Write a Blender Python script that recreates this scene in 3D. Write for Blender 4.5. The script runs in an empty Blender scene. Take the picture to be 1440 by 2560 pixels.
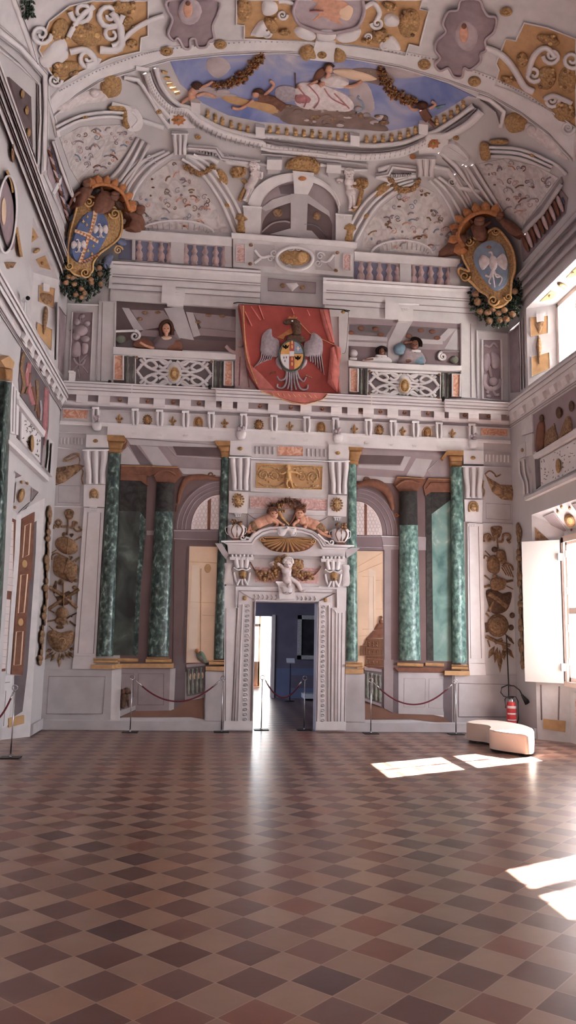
import bpy, bmesh, math, random
from math import sin, cos, pi, sqrt, radians, atan2, hypot
from mathutils import Vector, Matrix
from mathutils.geometry import delaunay_2d_cdt
random.seed(7)
SC = bpy.context.scene
COL = SC.collection
# ------------------------------------------------------------------ survey of the hall (metres)
D = 13.96            # far wall
XL, XR = -2.57, 5.51 # side walls
ZS = 8.3             # springing of the vault
XC, HW = 1.47, 4.04
HC, RY = 2.25, 3.0
EYE = Vector((0, 0, 1.65))
FP, PIT, YAW, ROL = 2020.0, radians(8.49), radians(5.86), radians(1.07)
Fv = Vector((sin(YAW)*cos(PIT), cos(YAW)*cos(PIT), sin(PIT)))
R0 = Vector((cos(YAW), -sin(YAW), 0)); U0 = R0.cross(Fv)
Rv = cos(ROL)*R0 + sin(ROL)*U0; Uv = -sin(ROL)*R0 + cos(ROL)*U0

def ray(x, y):
    return Fv + Rv*((x-720)/FP) - Uv*((y-1280)/FP)

def zv(x, y):
    u = min(0.99999, abs(x-XC)/HW); gx = sqrt(1-u*u)
    d = (D-y)/RY
    if d >= 1: gy = 1.0
    else: gy = sqrt(max(1e-9, 1-(1-max(d, 1e-6))**2))
    gx = max(gx, 1e-4); gy = max(gy, 1e-4)
    m = min(gx, gy)
    return ZS + HC*m*((m/gx)**12 + (m/gy)**12)**(-1/12)

def vn(x, y):
    e = 0.01
    x = min(max(x, XL+0.03), XR-0.03); y = min(y, D-0.03)
    dx = (zv(x+e, y)-zv(x-e, y))/(2*e); dy = (zv(x, y+e)-zv(x, y-e))/(2*e)
    return Vector((dx, dy, -1)).normalized()

def castA(x, y):
    d = ray(x, y)
    best = D/d.y; n = Vector((0, -1, 0))
    if d.x < 0 and XL/d.x < best: best = XL/d.x; n = Vector((1, 0, 0))
    if d.x > 0 and XR/d.x < best: best = XR/d.x; n = Vector((-1, 0, 0))
    P = EYE + d*best
    if P.z <= ZS: return P, n
    lo = (ZS-EYE.z)/d.z; hi = best
    for _ in range(26):
        m = (lo+hi)/2; Q = EYE + d*m
        if Q.z > zv(Q.x, Q.y): hi = m
        else: lo = m
    Q = EYE + d*lo
    nn = vn(Q.x, Q.y)
    k = min(1, max(0, (Q.z-ZS)/0.25))
    nn = (n*(1-k) + nn*k).normalized()
    return Q, nn

class Plane:
    def __init__(s, p, n): s.p = Vector(p); s.n = Vector(n).normalized()
    def __call__(s, x, y):
        d = ray(x, y); t = (s.p-EYE).dot(s.n)/d.dot(s.n)
        return EYE + d*t, s.n
def P3(a, b, c):
    a, b, c = Vector(a), Vector(b), Vector(c)
    n = (b-a).cross(c-a).normalized()
    if n.dot(EYE-a) < 0: n = -n
    return Plane(a, n)
SUR = {
 'A': castA,
 'F': Plane((0, D, 0), (0, -1, 0)),
 'L': Plane((XL, 0, 0), (1, 0, 0)),
 'R': Plane((XR, 0, 0), (-1, 0, 0)),
 'LB': Plane((-2.9, 0, 0), (1, 0, 0)),
 'LV': P3((XL, 13.1, 0), (-2.9, 12.72, 0), (XL, 13.1, 3)),
 'RVL': P3((XR, 13.1, 0), (5.9, 12.72, 0), (XR, 13.1, 3)),
 'RS': P3((XR, 13, 3.71), (XR, 11, 3.71), (5.9, 12, 3.4)),
 'LS': P3((XL, 13, 3.71), (XL, 11, 3.71), (-2.9, 12, 3.4)),
 'RUS': P3((XR, 13, 7.4), (XR, 11, 7.4), (5.9, 12, 7.33)),
 'LUS': P3((XL, 13, 7.4), (XL, 11, 7.4), (-2.9, 12, 7.33)),
 'G': Plane((0, 0, 0), (0, 0, 1)),
}
# corner planes that carry the two big cartouches
SUR['CL'] = P3((XL, D-0.75, 7.3), (XL+0.75, D, 7.3), (XL+0.05, D-0.8, 9.3))
SUR['CL'] = Plane((XL+0.42, D-0.42, 8), Vector((0.62, -0.72, -0.12)))
SUR['CR'] = Plane((XR-0.42, D-0.42, 8), Vector((-0.62, -0.72, -0.12)))

def wz(x, y, s='F'):      # height on a plane of a surveyed point
    return SUR[s](x, y)[0].z
def wx(x, y, s='F'):
    return SUR[s](x, y)[0].x
# ------------------------------------------------------------------ materials
def lin(c): c /= 255.0; return c/12.92 if c <= 0.04045 else ((c+0.055)/1.055)**2.4
K = 1.8
def ph(r, g, b, k=K):
    c = [lin(v)*k for v in (r, g, b)]; y = 0.3*c[0]+0.59*c[1]+0.11*c[2]
    c = [v*0.84+y*0.16 for v in c]; m = max(c)
    return tuple(v*(0.84/m if m > 0.84 else 1) for v in c)
MATS = {}
def nodes(name, rough=0.8, spec=0.3, metal=0):
    m = bpy.data.materials.new(name); m.use_nodes = True
    nt = m.node_tree; b = nt.nodes['Principled BSDF']
    b.inputs['Roughness'].default_value = rough; b.inputs['Metallic'].default_value = metal
    b.inputs['Specular IOR Level'].default_value = spec
    return m, nt, b
def noise(nt, scale, detail=4, dist=0, stretch=None):
    g = nt.nodes.new('ShaderNodeNewGeometry'); mp = nt.nodes.new('ShaderNodeMapping')
    nt.links.new(g.outputs['Position'], mp.inputs['Vector'])
    if stretch: mp.inputs['Scale'].default_value = stretch
    n = nt.nodes.new('ShaderNodeTexNoise'); n.inputs['Scale'].default_value = scale
    n.inputs['Detail'].default_value = detail; n.inputs['Distortion'].default_value = dist
    nt.links.new(mp.outputs[0], n.inputs['Vector'])
    return n
def ramp(nt, src, stops):
    r = nt.nodes.new('ShaderNodeValToRGB'); nt.links.new(src, r.inputs[0])
    e = r.color_ramp.elements
    while len(e) < len(stops): e.new(0.5)
    for i, (p, c) in enumerate(stops): e[i].position = p; e[i].color = (*c, 1)
    return r
def paint(name, rgb, var=0.12, scale=3.0, rough=0.85, k=K, bump=0.0):
    if name in MATS: return MATS[name]
    c = ph(*rgb, k=k); m, nt, b = nodes(name, rough, 0.2)
    n = noise(nt, scale, 6)
    lo = tuple(v*(1-var) for v in c); hi = tuple(min(0.9, v*(1+var*0.7)) for v in c)
    r = ramp(nt, n.outputs['Fac'], [(0.3, lo), (0.7, hi)])
    nt.links.new(r.outputs[0], b.inputs['Base Color'])
    if bump:
        bp = nt.nodes.new('ShaderNodeBump'); bp.inputs['Strength'].default_value = bump; bp.inputs['Distance'].default_value = 0.01
        n2 = noise(nt, 40, 3); nt.links.new(n2.outputs['Fac'], bp.inputs['Height']); nt.links.new(bp.outputs[0], b.inputs['Normal'])
    MATS[name] = m; return m
def veined(name, stops, scale, dist=3, rough=0.5, stretch=None, detail=8, spec=0.3):
    m, nt, b = nodes(name, rough, spec)
    n = noise(nt, scale, detail, dist, stretch)
    r = ramp(nt, n.outputs['Fac'], [(p, ph(*c)) for p, c in stops])
    nt.links.new(r.outputs[0], b.inputs['Base Color']); MATS[name] = m; return m

def metalmat(name, col, rough, metal=1.0):
    m, nt, b = nodes(name, rough, 0.5, metal); b.inputs['Base Color'].default_value = (*col, 1); MATS[name] = m; return m
paint('wall', (160, 156, 158), 0.07, 1.3, bump=0.1)
paint('white', (180, 176, 178), 0.07, 5)
paint('white2', (169, 165, 167), 0.08, 6)
paint('pale', (152, 147, 150), 0.10, 4)
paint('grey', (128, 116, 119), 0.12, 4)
paint('groove', (122, 110, 114), 0.1, 8)
paint('dgrey', (92, 82, 86), 0.15, 4)
paint('brownwall', (96, 78, 78), 0.12, 2)
paint('mauvewall', (108, 92, 96), 0.12, 2)
paint('soffit', (128, 112, 116), 0.12, 2)
paint('coffer', (84, 70, 72), 0.15, 3)
paint('gold', (146, 112, 68), 0.45, 30, rough=0.6, bump=0.4)
paint('goldlit', (176, 140, 88), 0.25, 25, rough=0.7)
paint('ochre', (160, 124, 82), 0.12, 10)
paint('umber', (124, 94, 67), 0.5, 26, bump=0.5)
paint('dumber', (84, 62, 50), 0.45, 26)
paint('capgold', (138, 100, 58), 0.22, 12, rough=0.6)
paint('rust', (106, 68, 52), 0.2, 10)
paint('skin', (176, 128, 104), 0.18, 14)
paint('skindark', (104, 68, 54), 0.25, 14)
paint('brownskin', (104, 72, 60), 0.15, 14)
paint('hair', (70, 44, 34), 0.3, 30)
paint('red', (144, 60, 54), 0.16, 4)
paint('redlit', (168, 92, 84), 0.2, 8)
paint('purple', (124, 108, 114), 0.16, 6)
paint('purplelit', (148, 134, 140), 0.14, 9)
paint('blue', (92, 100, 128), 0.2, 12)
paint('skyblue', (108, 112, 136), 0.12, 2)
paint('cloud', (148, 136, 138), 0.3, 2.5)
paint('darkcloud', (110, 92, 84), 0.3, 3)
paint('robe', (182, 170, 170), 0.2, 12)
paint('rosecloth', (150, 96, 100), 0.25, 12)
paint('bluecloth', (92, 116, 132), 0.25, 14)
paint('greycloth', (128, 116, 120), 0.2, 12)
paint('leaf', (58, 70, 62), 0.45, 30)
paint('leaflit', (96, 116, 100), 0.3, 30)
paint('fruit', (132, 98, 70), 0.4, 20)
paint('cream', (206, 176, 148), 0.10, 2.5)
paint('creamlit', (218, 196, 176), 0.06, 3)
paint('terra', (114, 82, 68), 0.15, 3)
paint('balrose', (166, 142, 142), 0.15, 14)
paint('balgreen', (104, 108, 98), 0.25, 14)
paint('orange', (158, 100, 54), 0.25, 20)
paint('silver', (140, 130, 138), 0.2, 20)
paint('black', (38, 28, 26), 0.2, 20, k=1)
paint('yellow', (196, 142, 70), 0.2, 10)
paint('shieldblue', (78, 92, 128), 0.15, 8)
paint('paleblue', (110, 124, 144), 0.15, 8)
paint('glassfresco', (188, 176, 176), 0.06, 30)
paint('cagewire', (118, 78, 58), 0.2, 20)
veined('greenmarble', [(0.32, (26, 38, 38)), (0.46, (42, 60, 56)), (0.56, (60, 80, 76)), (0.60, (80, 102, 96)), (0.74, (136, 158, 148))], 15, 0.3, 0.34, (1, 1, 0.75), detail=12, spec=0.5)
veined('greenlit', [(0.32, (44, 66, 64)), (0.46, (66, 96, 90)), (0.56, (88, 122, 114)), (0.64, (104, 136, 126)), (0.76, (170, 190, 178))], 15, 0.3, 0.34, (1, 1, 0.75), detail=12, spec=0.5)  # lighter copy of greenmarble, brightness of the right bay put into the colour
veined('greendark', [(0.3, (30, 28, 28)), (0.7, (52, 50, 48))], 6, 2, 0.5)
veined('greenslab', [(0.30, (38, 38, 38)), (0.55, (62, 70, 66)), (0.72, (104, 116, 110))], 3, 0.8, 0.5, (1, 1, 0.6), detail=12)
veined('greenpale', [(0.28, (50, 82, 80)), (0.5, (84, 116, 110)), (0.62, (98, 124, 118)), (0.75, (150, 170, 162))], 3, 0.8, 0.5, (1, 1, 0.8), detail=12)
veined('pinkmarble', [(0.30, (150, 110, 108)), (0.5, (172, 136, 132)), (0.62, (186, 160, 156)), (0.72, (196, 180, 176))], 9, 3, 0.6)
veined('orangemarble', [(0.30, (158, 98, 76)), (0.5, (178, 124, 98)), (0.66, (196, 164, 146))], 7, 3.5, 0.6)
veined('grotesque', [(0.35, (150, 142, 142)), (0.6, (172, 166, 166))], 6, 1.5, 0.85)
veined('reliefgold', [(0.3, (110, 82, 48)), (0.5, (150, 118, 76)), (0.7, (176, 148, 104))], 30, 0.5, 0.7)
veined('reliefumber', [(0.3, (70, 50, 40)), (0.5, (112, 84, 58)), (0.7, (150, 116, 80))], 14, 0.8, 0.75)
veined('skyfresco', [(0.30, (84, 98, 150)), (0.5, (112, 120, 160)), (0.62, (140, 138, 156)), (0.75, (176, 166, 168))], 0.9, 1.2, 0.85)
veined('plaid', [(0.35, (170, 130, 90)), (0.65, (186, 150, 108))], 8, 0, 0.8)
metalmat('chrome', (0.62, 0.62, 0.64), 0.18)
metalmat('blackmetal', (0.02, 0.02, 0.022), 0.45, 0.3)
# ------------------------------------------------------------------ mesh collector
def parse(s, C):
    if isinstance(s, str): s = [tuple(float(v) for v in q.split(',')) for q in s.split()]
    return [(C[0]+x/C[2], C[1]+y/C[2]) for x, y in s]
def spl(p, closed=True, n=5):
    out = []; N = len(p)
    for i in range(N if closed else N-1):
        if closed: a, b, c, d = p[i-1], p[i], p[(i+1) % N], p[(i+2) % N]
        else: a, b, c, d = p[max(i-1, 0)], p[i], p[i+1], p[min(i+2, N-1)]
        for k in range(n):
            t = k/n
            out.append(tuple(0.5*((2*b[j])+(c[j]-a[j])*t+(2*a[j]-5*b[j]+4*c[j]-d[j])*t*t+(3*b[j]-a[j]-3*c[j]+d[j])*t**3) for j in (0, 1)))
    if not closed: out.append(tuple(p[-1]))
    return out
def sdist(x, y, P):
    best = 1e9
    for i in range(len(P)):
        x0, y0 = P[i-1]; x1, y1 = P[i]
        dx, dy = x1-x0, y1-y0; l = dx*dx+dy*dy
        t = 0 if l == 0 else max(0, min(1, ((x-x0)*dx+(y-y0)*dy)/l))
        q = (x-x0-t*dx)**2+(y-y0-t*dy)**2
        if q < best: best = q
    return sqrt(best)
def inside(x, y, P):
    c = False
    for i in range(len(P)):
        x0, y0 = P[i-1]; x1, y1 = P[i]
        if (y0 > y) != (y1 > y) and x < (x1-x0)*(y-y0)/(y1-y0)+x0: c = not c
    return c
CNT = [0]
class MB:
    def __init__(s, surf='A', C=(0, 0, 1), base=0.0):
        s.v = []; s.f = []; s.m = []; s.sm = []; s.names = []; s.sh = []; s.cur = 0
        s.cast = SUR[surf] if isinstance(surf, str) else surf
        s.flat = surf not in ('A',); s.C = C; s.base = base
    def mi(s, mat):
        if mat not in s.names: s.names.append(mat)
        return s.names.index(mat)
    def at(s, x, y, h):
        P, n = s.cast(x, y); d = EYE-P      # the point seen at (x, y) once it stands h proud of the surface
        return P+d*(h/max(0.15, d.dot(n)/1.0)) if d.dot(n) > 0.6 else P+n*h
    def foot(s, x, y, h):
        P, n = s.cast(x, y); return s.at(x, y, h)-n*(h-s.base)
    def add(s, vs, fs, mat, smooth=False):
        o = len(s.v); s.v += [tuple(v) for v in vs]; k = s.mi(mat)
        for f in fs: s.f.append([o+i for i in f]); s.m.append(k); s.sm.append(smooth); s.sh.append(s.cur)
    # filled outline standing h proud of the surface, its middle swelling by bulge more
    def poly(s, pts, mat, h=0.01, bulge=0, sm=False, step=None, skirt=True, raw=False, n=5, side=None, holes=None):
        s.cur += 1
        CNT[0] += 1; h += (CNT[0] % 60)*2.5e-5
        P = pts if raw else parse(pts, s.C)
        if sm: P = spl(P, True, n)
        if sum(P[i-1][0]*P[i][1]-P[i][0]*P[i-1][1] for i in range(len(P))) < 0: P = P[::-1]
        x0 = min(p[0] for p in P); x1 = max(p[0] for p in P); y0 = min(p[1] for p in P); y1 = max(p[1] for p in P)
        size = min(x1-x0, y1-y0)
        inner = []
        if not s.flat and (x1-x0 > 22 or y1-y0 > 22):
            st = step or 16; Q = []
            for i in range(len(P)):
                a, b = P[i], P[(i+1) % len(P)]; L = hypot(b[0]-a[0], b[1]-a[1]); k = max(1, int(L/st))
                Q += [(a[0]+(b[0]-a[0])*j/k, a[1]+(b[1]-a[1])*j/k) for j in range(k)]
            P = Q; grid = st
        else: grid = None
        if bulge: grid = min(grid or 1e9, step or max(size/5, 1.6))
        if grid:
            yy = y0+grid/2
            row = 0
            while yy < y1:
                xx = x0+grid/2*(1+(row % 2))
                while xx < x1:
                    if inside(xx, yy, P):
                        dd = sdist(xx, yy, P)
                        if dd > grid*0.3: inner.append((xx, yy, dd))
                    xx += grid
                yy += grid*0.87; row += 1
        n0 = len(P)
        vin = [Vector(p) for p in P]+[Vector((a, b)) for a, b, c in inner]
        faces_in = [list(range(n0))]
        hl = []
        for H in (holes or []):
            H = H if raw else parse(H, s.C)
            o = len(vin); vin += [Vector(p) for p in H]; hl.append((o, len(H)))
        edges = [(i, (i+1) % n0) for i in range(n0)]
        for o, k in hl: edges += [(o+i, o+(i+1) % k) for i in range(k)]
        r = delaunay_2d_cdt(vin, edges, faces_in if not hl else faces_in, 1, 1e-5)
        vo, fo, ov = r[0], r[2], r[3]
        W = max([c for a, b, c in inner] or [1])
        vs = []
        for i, v in enumerate(vo):
            h2 = h
            if bulge:
                q = [c for c in ov[i] if c >= n0 and c < n0+len(inner)]
                if q:
                    t = min(1, inner[q[0]-n0][2]/W); h2 = h+bulge*sqrt(max(0, 1-(1-t)**2))
            vs.append(s.at(v.x, v.y, h2))
        if hl:
            keep = []
            for f in fo:
                cx = sum(vo[i].x for i in f)/len(f); cy = sum(vo[i].y for i in f)/len(f)
                if not any(inside(cx, cy, [tuple(vin[o+i]) for i in range(k)]) for o, k in hl): keep.append(f)
            fo = keep
        fs = []
        for f in fo:
            a, b, c = vs[f[0]], vs[f[1]], vs[f[2]]
            nn = (b-a).cross(c-a)
            fs.append(list(f) if nn.dot(EYE-a) > 0 else list(f)[::-1])
        s.add(vs, fs, mat, bool(bulge))
        if skirt:
            loops = [P]+[[tuple(vin[o+i]) for i in range(k)] for o, k in hl]
            for L in loops:
                a = [s.at(x, y, h) for x, y in L]; b = [s.foot(x, y, h) for x, y in L]; N = len(L)
                s.add(a+b, [[i, (i+1) % N, N+(i+1) % N, N+i] for i in range(N)], side or mat, False)
        return s
    # half round strip following a line
    def tube(s, pts, w, mat, h=0.01, sm=True, closed=False, taper=None, raw=False, n=4, rise=None):
        s.cur += 1
        P = pts if raw else parse(pts, s.C)
        if not raw: w = w/s.C[2]
        if sm and len(P) > 2: P = spl(P, closed, n)
        if not s.flat:
            Q = []
            for i in range(len(P)-(0 if closed else 1)):
                a, b = P[i], P[(i+1) % len(P)]; L = hypot(b[0]-a[0], b[1]-a[1]); k = max(1, int(L/16))
                Q += [(a[0]+(b[0]-a[0])*j/k, a[1]+(b[1]-a[1])*j/k) for j in range(k)]
            if not closed: Q.append(P[-1])
            P = Q
        N = len(P); vs = []; M = 5
        if rise is None: rise = w*0.0035
        for i in range(N):
            a = P[i-1] if (closed or i > 0) else P[i]; b = P[(i+1) % N] if (closed or i < N-1) else P[i]
            dx, dy = b[0]-a[0], b[1]-a[1]; L = hypot(dx, dy) or 1; nx, ny = -dy/L, dx/L
            t = i/max(1, N-1); ww = w/2*(taper(t) if taper else 1)
            for k in range(M):
                c = -cos(pi*k/(M-1)); e = sin(pi*k/(M-1))
                vs.append(s.at(P[i][0]+nx*ww*c, P[i][1]+ny*ww*c, s.base if k in (0, M-1) else h+rise*e*(ww*2/w)))
        fs = []
        for i in range(N if closed else N-1):
            j = (i+1) % N
            for k in range(M-1): fs.append([i*M+k, j*M+k, j*M+k+1, i*M+k+1])
        if fs:
            f = fs[len(fs)//2]; q = [vs[i] for i in f]
            if (q[1]-q[0]).cross(q[2]-q[0]).dot(EYE-q[0]) < 0: fs = [f[::-1] for f in fs]
        if not closed: fs += [[k for k in range(M)], [(N-1)*M+k for k in range(M)]]
        s.add(vs, fs, mat, True); return s
    def ell(s, cx, cy, rx, ry, mat, h=0.01, bulge=0.02, rot=0, n=16, raw=False):
        s.cur += 1
        if not raw: cx = s.C[0]+cx/s.C[2]; cy = s.C[1]+cy/s.C[2]; rx /= s.C[2]; ry /= s.C[2]
        c, q = cos(rot), sin(rot)
        P = [(cx+rx*cos(t)*c-ry*sin(t)*q, cy+rx*cos(t)*q+ry*sin(t)*c) for t in [2*pi*i/n for i in range(n)]]
        R = [(0.72, 0.68), (0.38, 0.92)]
        vs = [s.at(x, y, s.base) for x, y in P]+[s.at(x, y, h) for x, y in P]
        for k, e in (R if bulge else []):
            vs += [s.at(cx+(x-cx)*k, cy+(y-cy)*k, h+bulge*e) for x, y in P]
        m = 2+(2 if bulge else 0)
        vs.append(s.at(cx, cy, h+bulge)); fs = []
        for j in range(m-1):
            for i in range(n): fs.append([j*n+i, j*n+(i+1) % n, (j+1)*n+(i+1) % n, (j+1)*n+i])
        for i in range(n): fs.append([(m-1)*n+i, (m-1)*n+(i+1) % n, m*n])
        f = fs[-1]; q = [vs[i] for i in f]
        if (q[1]-q[0]).cross(q[2]-q[0]).dot(EYE-q[0]) < 0: fs = [f[::-1] for f in fs]
        s.add(vs, fs, mat, True); return s
    def scroll(s, cx, cy, r, w, mat, turns=1.6, a0=0, dr=1, h=0.01, raw=False, tail=None):
        if not raw: cx = s.C[0]+cx/s.C[2]; cy = s.C[1]+cy/s.C[2]; r /= s.C[2]; w /= s.C[2]
        N = int(12*turns); P = []
        for i in range(N+1):
            t = i/N; rr = r*(1-0.85*t); a = a0+dr*2*pi*turns*t; P.append((cx+rr*cos(a), cy+rr*sin(a)))
        if tail: P = (parse(tail, s.C) if not raw else tail)+P
        return s.tube(P, w, mat, h, sm=False, raw=True, taper=lambda t: 1-0.45*t)
    def leaf(s, x0, y0, x1, y1, w, mat, h=0.012, raw=True):
        s.cur += 1
        dx, dy = x1-x0, y1-y0; L = hypot(dx, dy) or 1; nx, ny = -dy/L*w, dx/L*w
        mx, my = (x0+x1)/2, (y0+y1)/2
        a = s.at(x0, y0, s.base); b = s.at(mx+nx, my+ny, h*0.6); c = s.at(x1, y1, h*0.5); d = s.at(mx-nx, my-ny, h*0.6); e = s.at(mx, my, h*1.6)
        fs = [[0, 1, 4], [1, 2, 4], [2, 3, 4], [3, 0, 4]]
        q = (b-a).cross(e-a)
        if q.dot(EYE-a) < 0: fs = [f[::-1] for f in fs]
        s.add([a, b, c, d, e], fs, mat); return s
    # ---- free solids in metres
    def box(s, a, b, mat):
        s.cur += 1
        x0, x1 = sorted((a[0], b[0])); y0, y1 = sorted((a[1], b[1])); z0, z1 = sorted((a[2], b[2]))
        vs = [(x, y, z) for z in (z0, z1) for y in (y0, y1) for x in (x0, x1)]
        s.add(vs, [[0, 2, 3, 1], [4, 5, 7, 6], [0, 1, 5, 4], [2, 6, 7, 3], [0, 4, 6, 2], [1, 3, 7, 5]], mat); return s
    def quad(s, a, b, c, d, mat):
        s.add([a, b, c, d], [[0, 1, 2, 3]], mat); return s
    def rod(s, pts, r, mat, n=8, cap=True, rs=None):
        s.cur += 1
        pts = [Vector(p) for p in pts]; N = len(pts); vs = []
        up = Vector((0, 0, 1))
        for i, p in enumerate(pts):
            t = (pts[min(i+1, N-1)]-pts[max(i-1, 0)]).normalized()
            a = t.cross(up)
            if a.length < 0.05: a = t.cross(Vector((0, 1, 0)))
            a.normalize(); b = t.cross(a); rr = rs[i] if rs else r
            for k in range(n): vs.append(p+a*rr*cos(2*pi*k/n)+b*rr*sin(2*pi*k/n))
        fs = [[i*n+k, i*n+(k+1) % n, (i+1)*n+(k+1) % n, (i+1)*n+k] for i in range(N-1) for k in range(n)]
        if cap: fs += [list(range(n))[::-1], [(N-1)*n+k for k in range(n)]]
        s.add(vs, fs, mat, True); return s
    def lathe(s, x, y, prof, mat, n=20):
        s.cur += 1
        vs = [(x+r*cos(2*pi*k/n), y+r*sin(2*pi*k/n), z) for r, z in prof for k in range(n)]
        N = len(prof)
        fs = [[i*n+k, i*n+(k+1) % n, (i+1)*n+(k+1) % n, (i+1)*n+k] for i in range(N-1) for k in range(n)]
        fs += [list(range(n))[::-1], [(N-1)*n+k for k in range(n)]]
        s.add(vs, fs, mat, True); return s
    # moulding swept level along a wall: prof = [(z, depth)]
    def mould(s, x0, x1, prof, mat, wall='F', ends=True):
        s.cur += 1
        def pt(u, z, d):
            if wall == 'F': return (u*(D-d)/D, D-d, 1.65+(z-1.65)*(D-d)/D)
            if wall == 'L': return (XL+d, u, 1.65+(z-1.65)*(-XL-d)/-XL)
            return (XR-d, u, 1.65+(z-1.65)*(XR-d)/XR)
        n = len(prof)
        vs = [pt(x0, z, d) for z, d in prof]+[pt(x1, z, d) for z, d in prof]
        fs = [[i, i+1, n+i+1, n+i] for i in range(n-1)]
        if ends: fs += [list(range(n)), [n+i for i in range(n)]]
        s.add(vs, fs, mat); return s
    def build(s, name, parent=None):
        me = bpy.data.meshes.new(name)
        off = Vector(parent.location) if parent else Vector((0, 0, 0))
        if parent is None:
            off = base_of([Vector(v) for v in s.v])
        me.from_pydata([tuple(Vector(v)-off) for v in s.v], [], s.f)
        for nm in s.names: me.materials.append(MATS[nm])
        me.polygons.foreach_set('material_index', s.m); me.polygons.foreach_set('use_smooth', s.sm)
        me.update()
        o = bpy.data.objects.new(name, me); COL.objects.link(o)
        if parent: o.parent = parent
        else: o.location = off
        return o
SPLIT = {'end_fitting': 'end_fitting', 'hinge': 'hinge', 'balusters': 'baluster', 'marble_insets': 'marble_inset', 'studs': 'stud', 'posts': 'post', 'jambs': 'jamb', 'imposts': 'impost', 'return_ends': 'return_end',
         'left_balusters': 'baluster', 'rosettes': 'rosette', 'feet': 'foot', 'ochre_panels': 'ochre_panel', 'hinge_scrolls': 'scroll', 'end_volutes': 'volute', 'green_balusters': 'green_baluster', 'horns': 'horn', 'garland_fruit': 'fruit', 'fruit': 'fruit', 'rails': 'rail', 'shadow_strips': 'shadow_strip', 'grey_fields': 'grey_field', 'glazing_bar': 'glazing_bar', 'sleeve': 'sleeve', 'bright_gaps': 'gap'}
def pieces(mb):
    """the separate pieces of a collector: shapes whose bounds touch stay together"""
    ids = sorted(set(mb.sh)); bb = {}
    for f, h in zip(mb.f, mb.sh):
        for i in f:
            v = mb.v[i]; b = bb.setdefault(h, [list(v), list(v)])
            for k in range(3): b[0][k] = min(b[0][k], v[k]); b[1][k] = max(b[1][k], v[k])
    grp = {i: i for i in ids}
    def root(i):
        while grp[i] != i: i = grp[i]
        return i
    for a in ids:
        for b in ids:
            if a < b and all(bb[a][0][k] <= bb[b][1][k]+.002 and bb[b][0][k] <= bb[a][1][k]+.002 for k in range(3)): grp[root(b)] = root(a)
    out = []
    for g in sorted({root(i) for i in ids}):
        n = MB(); n.names = list(mb.names); mp = {}
        for f, m, sm, h in zip(mb.f, mb.m, mb.sm, mb.sh):
            if root(h) != g: continue
            nf = []
            for i in f:
                if i not in mp: mp[i] = len(n.v); n.v.append(mb.v[i])
                nf.append(mp[i])
            n.f.append(nf); n.m.append(m); n.sm.append(sm)
        out.append(n)
    return out
def base_of(vs):
    xs = [v.x for v in vs]; ys = [v.y for v in vs]; zs = [v.z for v in vs]
    return Vector(((min(xs)+max(xs))/2, (min(ys)+max(ys))/2, min(zs)))
def tag(o, label, cat, group=None):
    o['label'] = label; o['category'] = cat
    if group: o['group'] = group
    return o
def thing(name, label, cat, parts, group=None):
    """parts: list of (name, MB) or (name, MB, [(sub, MB)]) or with a label string"""
    allv = []
    for p in parts: allv += [Vector(v) for v in p[1].v]
    e = bpy.data.objects.new(name, None); COL.objects.link(e); e.empty_display_size = 0.05
    e.location = base_of(allv); tag(e, label, cat, group)
    parts = [(SPLIT[p[0]], q)+tuple(p[2:]) for p in parts if p[0] in SPLIT for q in (pieces(p[1]) if len(set(p[1].sh)) < 90 else [p[1]])]+[p for p in parts if p[0] not in SPLIT]
    for p in parts:
        o = p[1].build(p[0], e)
        for q in p[2:]:
            if isinstance(q, str): o['label'] = q
            else:
                for nm, mb in q:
                    c = mb.build(nm, None); l = Vector(c.location); c.parent = o; c.location = l-Vector(e.location)
    return e
def solo(name, label, cat, mb, group=None): return tag(mb.build(name), label, cat, group)
def struct(name, mb):
    o = mb.build(name); o['kind'] = 'structure'; return o
ORD = ['first', 'second', 'third', 'fourth', 'fifth', 'sixth', 'seventh', 'eighth', 'ninth', 'tenth', 'eleventh', 'twelfth', 'thirteenth', 'fourteenth', 'fifteenth', 'sixteenth', 'seventeenth', 'eighteenth', 'nineteenth', 'twentieth']
def onth(i, n): return 'leftmost' if i == 0 else ('rightmost' if i == n-1 else ORD[i]+' from the left')
a_ = (0, 0, 2); b_ = (720, 0, 2); c_ = (0, 380, 3); d_ = (400, 340, 2.769); e_ = (860, 340, 2.483)
g_ = (0, 680, 4.364); h_ = (230, 720, 2.215); i_ = (800, 720, 2.25); j_ = (0, 1050, 4.364); k_ = (0, 1380, 4.364)
l_ = (200, 1060, 3.6); m_ = (200, 1440, 3.6); n_ = (530, 1040, 3.892); o_ = (540, 1480, 4.235); p_ = (840, 1060, 3.2)
q_ = (1140, 1060, 2.977); r_ = (1140, 1300, 4.13); s_ = (1240, 560, 5.12); t_ = (1260, 980, 6.4); u_ = (0, 0, 3.658)
PX = (0, 0, 1)
LOWE, HIGHE, EXPO = 60, 50, 1.0
NEXTE, FARE = 70, 90
# ------------------------------------------------------------------ camera
cam = bpy.data.cameras.new('camera'); co = bpy.data.objects.new('camera', cam); COL.objects.link(co); SC.camera = co
cam.sensor_fit = 'VERTICAL'; cam.sensor_height = 36.0; cam.sensor_width = 20.25; cam.lens = FP/2560*36.0
cam.clip_end = 200
co.matrix_world = Matrix.Translation(EYE) @ Matrix((Rv, Uv, -Fv)).transposed().to_4x4()
# ------------------------------------------------------------------ shell
Y0 = -7.0
DX0, DX1, DH = 0.905, 1.98, 2.17        # doorway
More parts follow.
